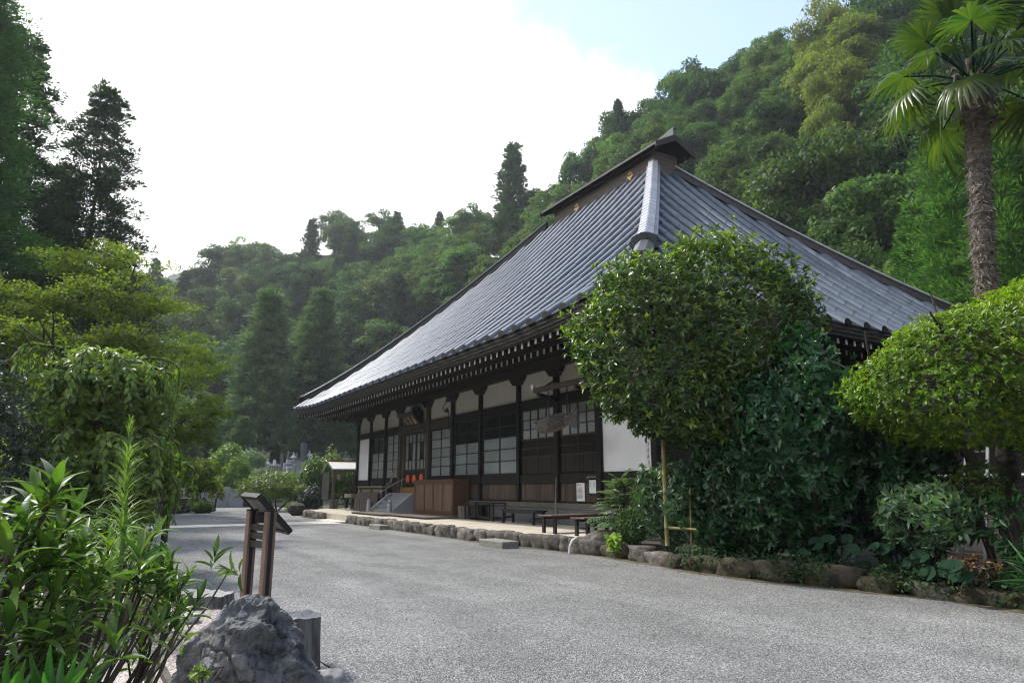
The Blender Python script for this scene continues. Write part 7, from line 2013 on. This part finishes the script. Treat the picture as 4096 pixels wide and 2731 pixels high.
def ZC(x, y): return ((1000 + x * .2232) / 1.7415, (1750 + y * .2232) / 1.7415)
grave(*ZC(970, 92), 93, 1.75, .95, 'granite_dark', 'tallest dark polished gravestone on tiered bases in the graveyard', 4)
grave(*ZC(1035, 205), 95, 1.2, .7, 'granite_dark', 'dark square gravestone right behind the tallest one', 2)
grave(*ZC(575, 293), 90, 1.6, .8, 'granite_dark', 'dark upright slab standing alone left of the white lantern', 2, 'slab')
grave(*ZC(280, 252), 86, 1.75, .75, 'granite_dark', 'dark gravestone with wooden boards on both sides', 2)
grave(*ZC(155, 355), 82, .9, .9, 'granite_dark', 'low dark gravestone left of the wooden boards', 2)
grave(*ZC(150, 470), 76, 1.5, .9, 'granite', 'grey gravestone half hidden by the bushes in the middle', 2)
grave(*Z8(805, 385), 80, 1.6, .9, 'granite_dark', 'black gravestone behind the small yellow green tree', 2, 'slab')
grave(*Z8(700, 425), 72, 1.7, .85, 'granite', 'blue grey gravestone with a pale cap on the left', 2, 'cap')
grave(*Z8(290, 585), 62, 1.6, .75, 'granite_dark', 'dark slab between white rails on the far left', 1, 'slab')
grave(*ZC(800, 492), 74, 1.2, .5, 'granite_rough', 'brown mossy upright stone in front of the granite fence', 1, 'slab')
grave(*ZC(1655, 222), 98, 1.0, .6, 'granite_rough', 'grey gravestone beside the temple wall, upper right of the graveyard', 2)
grave(*ZC(1715, 245), 97, .8, .6, 'granite', 'pale low gravestone beside the temple wall', 2)
grave(*ZC(905, 240), 95, 1.0, .6, 'granite_dark', 'small dark gravestone left of the tallest one', 2)
grave(*ZC(1850, 240), 98, .9, .7, 'granite_dark', 'dark gravestone next to the temple corner', 2)
grave(*ZC(445, 395), 84, .5, .5, 'white_stone', 'small round topped white memorial stone', 1, 'cap')
# stone lanterns
def lantern(px, py, D, h, label, post=True):
    p = P(px, py, D); z = ground_at(p); b = p.z - h
    e = empty('stone_lantern', (p.x, p.y, z), label, 'lantern', 'white stone lanterns in the graveyard'); c = (p.x, p.y, b)
    MB().lathe((p.x, p.y, 0), [(.42, z - .2), (.42, b + .02 * h), (.40, b + .06 * h)], 6).build('base', M['white_stone'], e)
    MB().lathe(c, [(.24, .06 * h), (.17, .12 * h), (.15, .38 * h), (.26, .43 * h), (.30, .47 * h)], 10).build('post', M['white_stone'], e)
    MB().lathe(c, [(.20, .47 * h), (.21, .63 * h)], 6).build('light_box', M['white_stone'], e)
    MB().lathe(c, [(.50, .66 * h), (.48, .64 * h), (.22, .78 * h), (.12, .82 * h)], 6).build('roof', M['white_stone'], e)
    MB().lathe(c, [(.07, .82 * h), (.14, .86 * h), (.08, .92 * h), (.03, .99 * h)], 10).build('finial', M['white_stone'], e)
lantern(*ZC(785, 252), 90, 2.2, 'white stone lantern with a wide cap left of the tallest gravestone')
lantern(*ZC(1072, 222), 94, 2.3, 'white stone lantern right of the tallest gravestone')
lantern(*ZC(312, 375), 80, 1.7, 'white stone lantern with a domed cap beside the wooden boards')
lantern(*Z8(1042, 512), 74, 1.2, 'low white stone lantern behind the wide bright bush')
# wooden memorial boards
for k, (px, py, D, h) in enumerate(((*ZC(240, 190), 85, 3.0), (*ZC(328, 258), 85, 2.4), (*ZC(345, 262), 85.5, 2.4), (*ZC(675, 282), 90, 2.2), (*ZC(688, 228), 92, 2.6), (*ZC(1510, 262), 96, 1.6), (*ZC(1550, 205), 96, 2.0), (*ZC(1706, 172), 98, 2.2), (*ZC(1783, 152), 98, 2.4), (*ZC(1772, 212), 98, 1.6), (*ZC(840, 265), 92, 2.0))):
    p = P(px, py, D); z = ground_at(p)
    mb = MB(); mb.box(p.x - .05, p.x + .05, p.y - .10, p.y + .10, z - .1, p.z - .12); mb.prism([(p.y - .10, p.z - .12), (p.y + .10, p.z - .12), (p.y, p.z)], 'x', p.x - .05, p.x + .05)
    o = mb.build('memorial_board', M['wood_pale']); tag(o, ('tall leaning wooden memorial board, highest on the left of the graveyard', 'wooden memorial board right of the dark gravestone', 'wooden memorial board, second of the close pair', 'wooden memorial board left of the white lantern', 'thin wooden memorial board behind the white lantern', 'short wooden memorial board above the clipped hedge', 'taller wooden memorial board above the clipped hedge', 'rounded wooden memorial board near the temple wall', 'thin tall wooden memorial board near the temple wall', 'broad pale memorial board near the temple wall', 'pale memorial board between lantern and tallest gravestone')[k], 'memorial board', 'wooden memorial boards')
    if k == 0: o.rotation_euler = (0, 0, 0)
# granite fence round the main plot, inscribed pillar, retaining walls
def wall(name, pa, pb, z1, m, label, cat, th=.2, z0=-.3):
    a, b = Vector(pa), Vector(pb); a.z = b.z = 0; zg = min(ground_at(a), ground_at(b)); mb = MB(); mb.bar(Vector((a.x, a.y, (zg + z0 + z1) / 2)), Vector((b.x, b.y, (zg + z0 + z1) / 2)), th, z1 - zg - z0)
    return tag(mb.build(name, M[m]), label, cat)
fa, fb_ = P(*ZC(665, 470), 82), P(*ZC(985, 470), 84)
fe = empty('granite_fence', fa, 'granite balustrade in front of the tallest gravestone', 'fence')
mb = MB(); mb.bar(P(*ZC(720, 441), 82), P(*ZC(990, 441), 84), .22, .22); mb.build('rail', M['granite'], fe)
for k in range(8):
    a = P(*ZC(720, 441), 82).lerp(P(*ZC(990, 441), 84), (k + .3) / 8)
    MB().box(a.x - .12, a.x + .12, a.y - .14, a.y + .14, a.z - .85, a.z - .11).build('baluster', M['granite'], fe)
a = P(*ZC(700, 398), 82); MB().box(a.x - .25, a.x + .25, a.y - .28, a.y + .28, ground_at(a) - .2, a.z, bev=.03).build('post', M['granite'], fe)
a = P(*ZC(655, 455), 81.5); MB().box(a.x - .25, a.x + .25, a.y - .3, a.y + .3, ground_at(a) - .2, a.z, bev=.03).build('post', M['granite'], fe)
p0, p1 = P(*ZC(640, 480), 81), P(*ZC(1010, 480), 83); wall('retaining_wall', p0, p1, P(*ZC(800, 492), 82).z, 'granite', 'granite base wall under the balustrade', 'wall')
pp_ = P(*ZC(712, 524), 73); ip = empty('inscribed_pillar', (pp_.x, pp_.y, ground_at(pp_)), 'short granite pillar with carved characters in front of the graveyard', 'pillar')
MB().box(pp_.x - .22, pp_.x + .22, pp_.y - .3, pp_.y + .3, ground_at(pp_) - .2, pp_.z, bev=.05).build('pillar', M['granite'], ip)
mb = MB(); x0 = pp_.x + .225
for k in range(4):
    z = pp_.z - .22 - k * .34
    for q in range(3): mb.box(x0 - .003, x0 + .004, pp_.y - .11 + .03 * (q % 2), pp_.y + .10, z - q * .09, z - q * .09 + .035)
    mb.box(x0 - .003, x0 + .004, pp_.y - .02, pp_.y + .02, z - .2, z + .05)
mb.build('characters', M['ink'], ip)
wall('retaining_wall', P(*ZC(520, 560), 76), P(*ZC(690, 560), 76), P(*ZC(600, 562), 76).z, 'granite_rough', 'pale retaining wall left of the inscribed pillar', 'wall')
wall('retaining_wall', P(*ZC(830, 550), 75), P(*ZC(990, 550), 75), P(*ZC(900, 552), 75).z, 'granite', 'blue grey stone wall behind the hedge', 'wall')
p0 = P(*Z8(500, 700), 63); p1 = P(*Z8(840, 700), 63); wall('low_wall', p0, p1, P(*Z8(600, 645), 63).z, 'granite', 'low blue grey granite wall left of the wide bright bush', 'wall', .4)
p0 = P(*Z8(835, 700), 62.5); p1 = P(*Z8(980, 700), 62.5); wall('low_wall', p0, p1, P(*Z8(900, 662), 62.5).z, 'granite', 'granite wall end showing beside the wide bright bush', 'wall', .4)
rl = empty('white_rail', P(*Z8(300, 740), 58), 'white rail in front of the dark slab on the far left', 'rail')
mb = MB()
for px in (232, 362): a = P(*Z8(px, 655), 58); mb.tube([(a.x, a.y, 0), a], .05, 6)
mb.tube([P(*Z8(232, 668), 58), P(*Z8(362, 668), 58)], .04, 6); mb.build('tube', M['white_stone'], rl)
# stumps, debris bed and shrubs at the end of the yard
def stump(px, py, D, r_, h, label):
    p = G(px, py, 0); p = P(px, py, D); p.z = 0
    mb = MB(); secs = []
    for z, k in ((-.05, 1.5), (.1 * h, 1.2), (.4 * h, 1.02), (h, .98), (h * .98, .8), (h * .97, .1)):
        secs.append([Vector((p.x + math.cos(a) * r_ * k * (1 + .12 * noise.noise(Vector((math.cos(a) * 2, math.sin(a) * 2, px)))), p.y + math.sin(a) * r_ * k, z)) for a in [6.283 * q / 24 for q in range(24)]])
    mb.loft(secs); tag(mb.build('tree_stump', M['old_wood'], smooth=True), label, 'stump')
stump(*Z8(390, 800), 56, 1.3, .85, 'wide cut tree stump at the left end of the yard')
stump(*Z8(1580, 860), 50, .55, 1.1, 'gnarled grey stump beside the round clipped bush')
mb = MB(); rr_ = random.Random(8)
for k in range(260):
    u = rr_.random(); v = rr_.random(); p = Vector((-47 - 7 * u, 3.9 + .8 * u + 2.6 * v * (1 - .2 * u), .1 + .3 * rr_.random())); a = rr_.uniform(0, 6.28); l_ = rr_.uniform(.1, .5)
    mb.bar(p, p + Vector((math.cos(a) * l_, math.sin(a) * l_, rr_.uniform(-.1, .15))), rr_.uniform(.03, .1), rr_.uniform(.03, .08))
tag(mb.build('wood_debris', M['old_wood'], fixn=False), 'heap of bark chips and dead wood in the bed below the stump', 'debris', kind='stuff')
wall('bed_edge', (-46.9, 3.85, 0), (-51.5, 6.2, 0), .16, 'old_wood', 'dark edging of the debris bed at the left end of the yard', 'edging', .2, -.05)
def bush(name, px, py, D, rx, rz, mat_, label, seed, n=1500, ll=.13, lw=.4, tm=.45, cat='bush', zb=0.0, lo=-.75, T=T_DIAMOND, tops=.25, ry=None):
    p = P(px, py, D); zc_ = p.z - rz
    leafy_shrub(name, (p.x, p.y, max(0, ground_at(p))), (p.x, p.y, zc_), rx, ry or rx, rz, n, 5, ll, lw, mat_, label, cat, seed, lo=lo, upb=.2, tmean=tm, tops=tops, T=T, twn=60)
bush('spreading_bush', 640, 1083, 51, 2.9, 1.15, 'l_bright', 'wide bright green feathery bush at the end of the yard', 301, 2600, .20, .3, .5)
bush('clipped_bush', 718, 1113, 47, .95, .85, 'l_dark', 'round clipped dark bush in front of the hedge', 302, 1800, .10, .5, .42, lo=-1)
bush('clipped_bush', 693, 1112, 49, .8, .5, 'l_bright', 'bright yellow green small bush left of the round clipped bush', 303, 700, .13, .4, .7)
bush('tall_hedge', 724, 1043, 50, 1.15, 1.9, 'l_osman', 'tall glossy hedge bush left of the small shelter', 304, 2400, .13, .45, .25, lo=-1)
bush('tall_hedge', 762, 1033, 52, 1.5, 2.2, 'l_osman', 'tall glossy hedge bush behind the small shelter', 305, 2600, .13, .45, .35, lo=-1, ry=1.3)
bush('tall_hedge', 800, 1052, 53, 1.2, 1.7, 'l_osman', 'glossy hedge bush touching the temple corner', 306, 1600, .13, .45, .2, lo=-1)
bush('round_tree', 530, 1018, 70, 2.0, 2.2, 'l_bright', 'small yellow green cloud shaped tree in the graveyard', 307, 1600, .24, .5, .6, cat='tree')
bush('round_tree', 548, 1048, 66, 1.7, 2.2, 'l_pale', 'green small tree in front of the black gravestone', 308, 1500, .22, .5, .55, cat='tree')
bush('grey_shrub', 578, 1030, 74, 1.7, 1.2, 'l_vine', 'grey green twiggy shrub in the graveyard', 309, 900, .2, .4, .55)
bush('grave_shrub', 612, 1073, 64, 1.6, 1.2, 'l_vine', 'soft green shrub above the wide bright bush', 310, 1200, .2, .35, .35)
bush('grave_shrub', 500, 1052, 72, 2.2, 1.2, 'l_pale', 'green shrub row at the left of the graveyard', 311, 1500, .22, .45, .4)
bush('young_maple', 468, 1075, 50, 1.1, 1.1, 'l_maple', 'young green maple in the debris bed', 312, 900, .15, .55, .5, cat='maple', lo=-.5)
bush('grass_tuft', 467, 1150, 48, .62, .42, 'l_bright', 'low grassy tuft at the edge of the debris bed', 313, 400, .3, .10, .3, cat='plant')
bush('young_tree', 500, 1098, 52, .6, .95, 'l_maple', 'thin young tree with few leaves in front of the low granite wall', 314, 150, .16, .5, .5, cat='tree', lo=-.6)
bush('grave_shrub', 420, 1118, 60, 1.8, 1.2, 'l_dark', 'dark shrub behind the white rail', 315, 1000, .18, .5, .5)
bush('small_plant', 677, 1152, 46, .55, .35, 'l_bright', 'yellowish small plant beside the round boulder', 316, 250, .16, .4, .7, cat='plant')
bush('grave_shrub', 673, 1085, 62, 1.0, .9, 'l_pale', 'small rounded shrub by the inscribed pillar', 317, 600, .18, .4, .6)
bush('grave_shrub', 385, 1040, 80, 3.5, 2.2, 'l_broad', 'dark bushes at the far left of the graveyard', 318, 1800, .3, .5, .4)
# dark pruned tree by the shelter
mb = MB(); rr_ = random.Random(77)
bt = Vector((-41.0, 13.3, 0)); mb.tube([bt, bt + Vector((.05, .05, .9))], [.11, .09], 8)
for k in range(5): limbs(mb, rr_, bt + Vector((.05, .05, .85)), (rr_.uniform(-.5, .5), rr_.uniform(-.5, .5), 1), 1.0, .055, 2, .45, .5, 2)
tag(mb.build('pruned_tree', M['bark'], smooth=True, fixn=False), 'dark leafless pruned tree between the shelter and the temple corner', 'tree')

# ------------------------------------------------------------------ air
me = bpy.data.meshes.new('haze'); bm = bmesh.new(); bmesh.ops.create_cube(bm, size=1.0)
for v in bm.verts: v.co = Vector((-260 + v.co.x * 1160, 60 + v.co.y * 1160, 105 + v.co.z * 214))
bm.to_mesh(me); bm.free()
hm, t, o = nodes('haze'); pv = t.nodes.new('ShaderNodeVolumePrincipled'); pv.inputs['Density'].default_value = .00036; pv.inputs['Color'].default_value = (.86, .92, 1.0, 1); pv.inputs['Anisotropy'].default_value = .35
t.links.new(pv.outputs[0], o.inputs['Volume']); me.materials.append(hm)
hz = link('haze', me); hz['kind'] = 'stuff'; hz['label'] = 'thin pale haze filling the valley air'
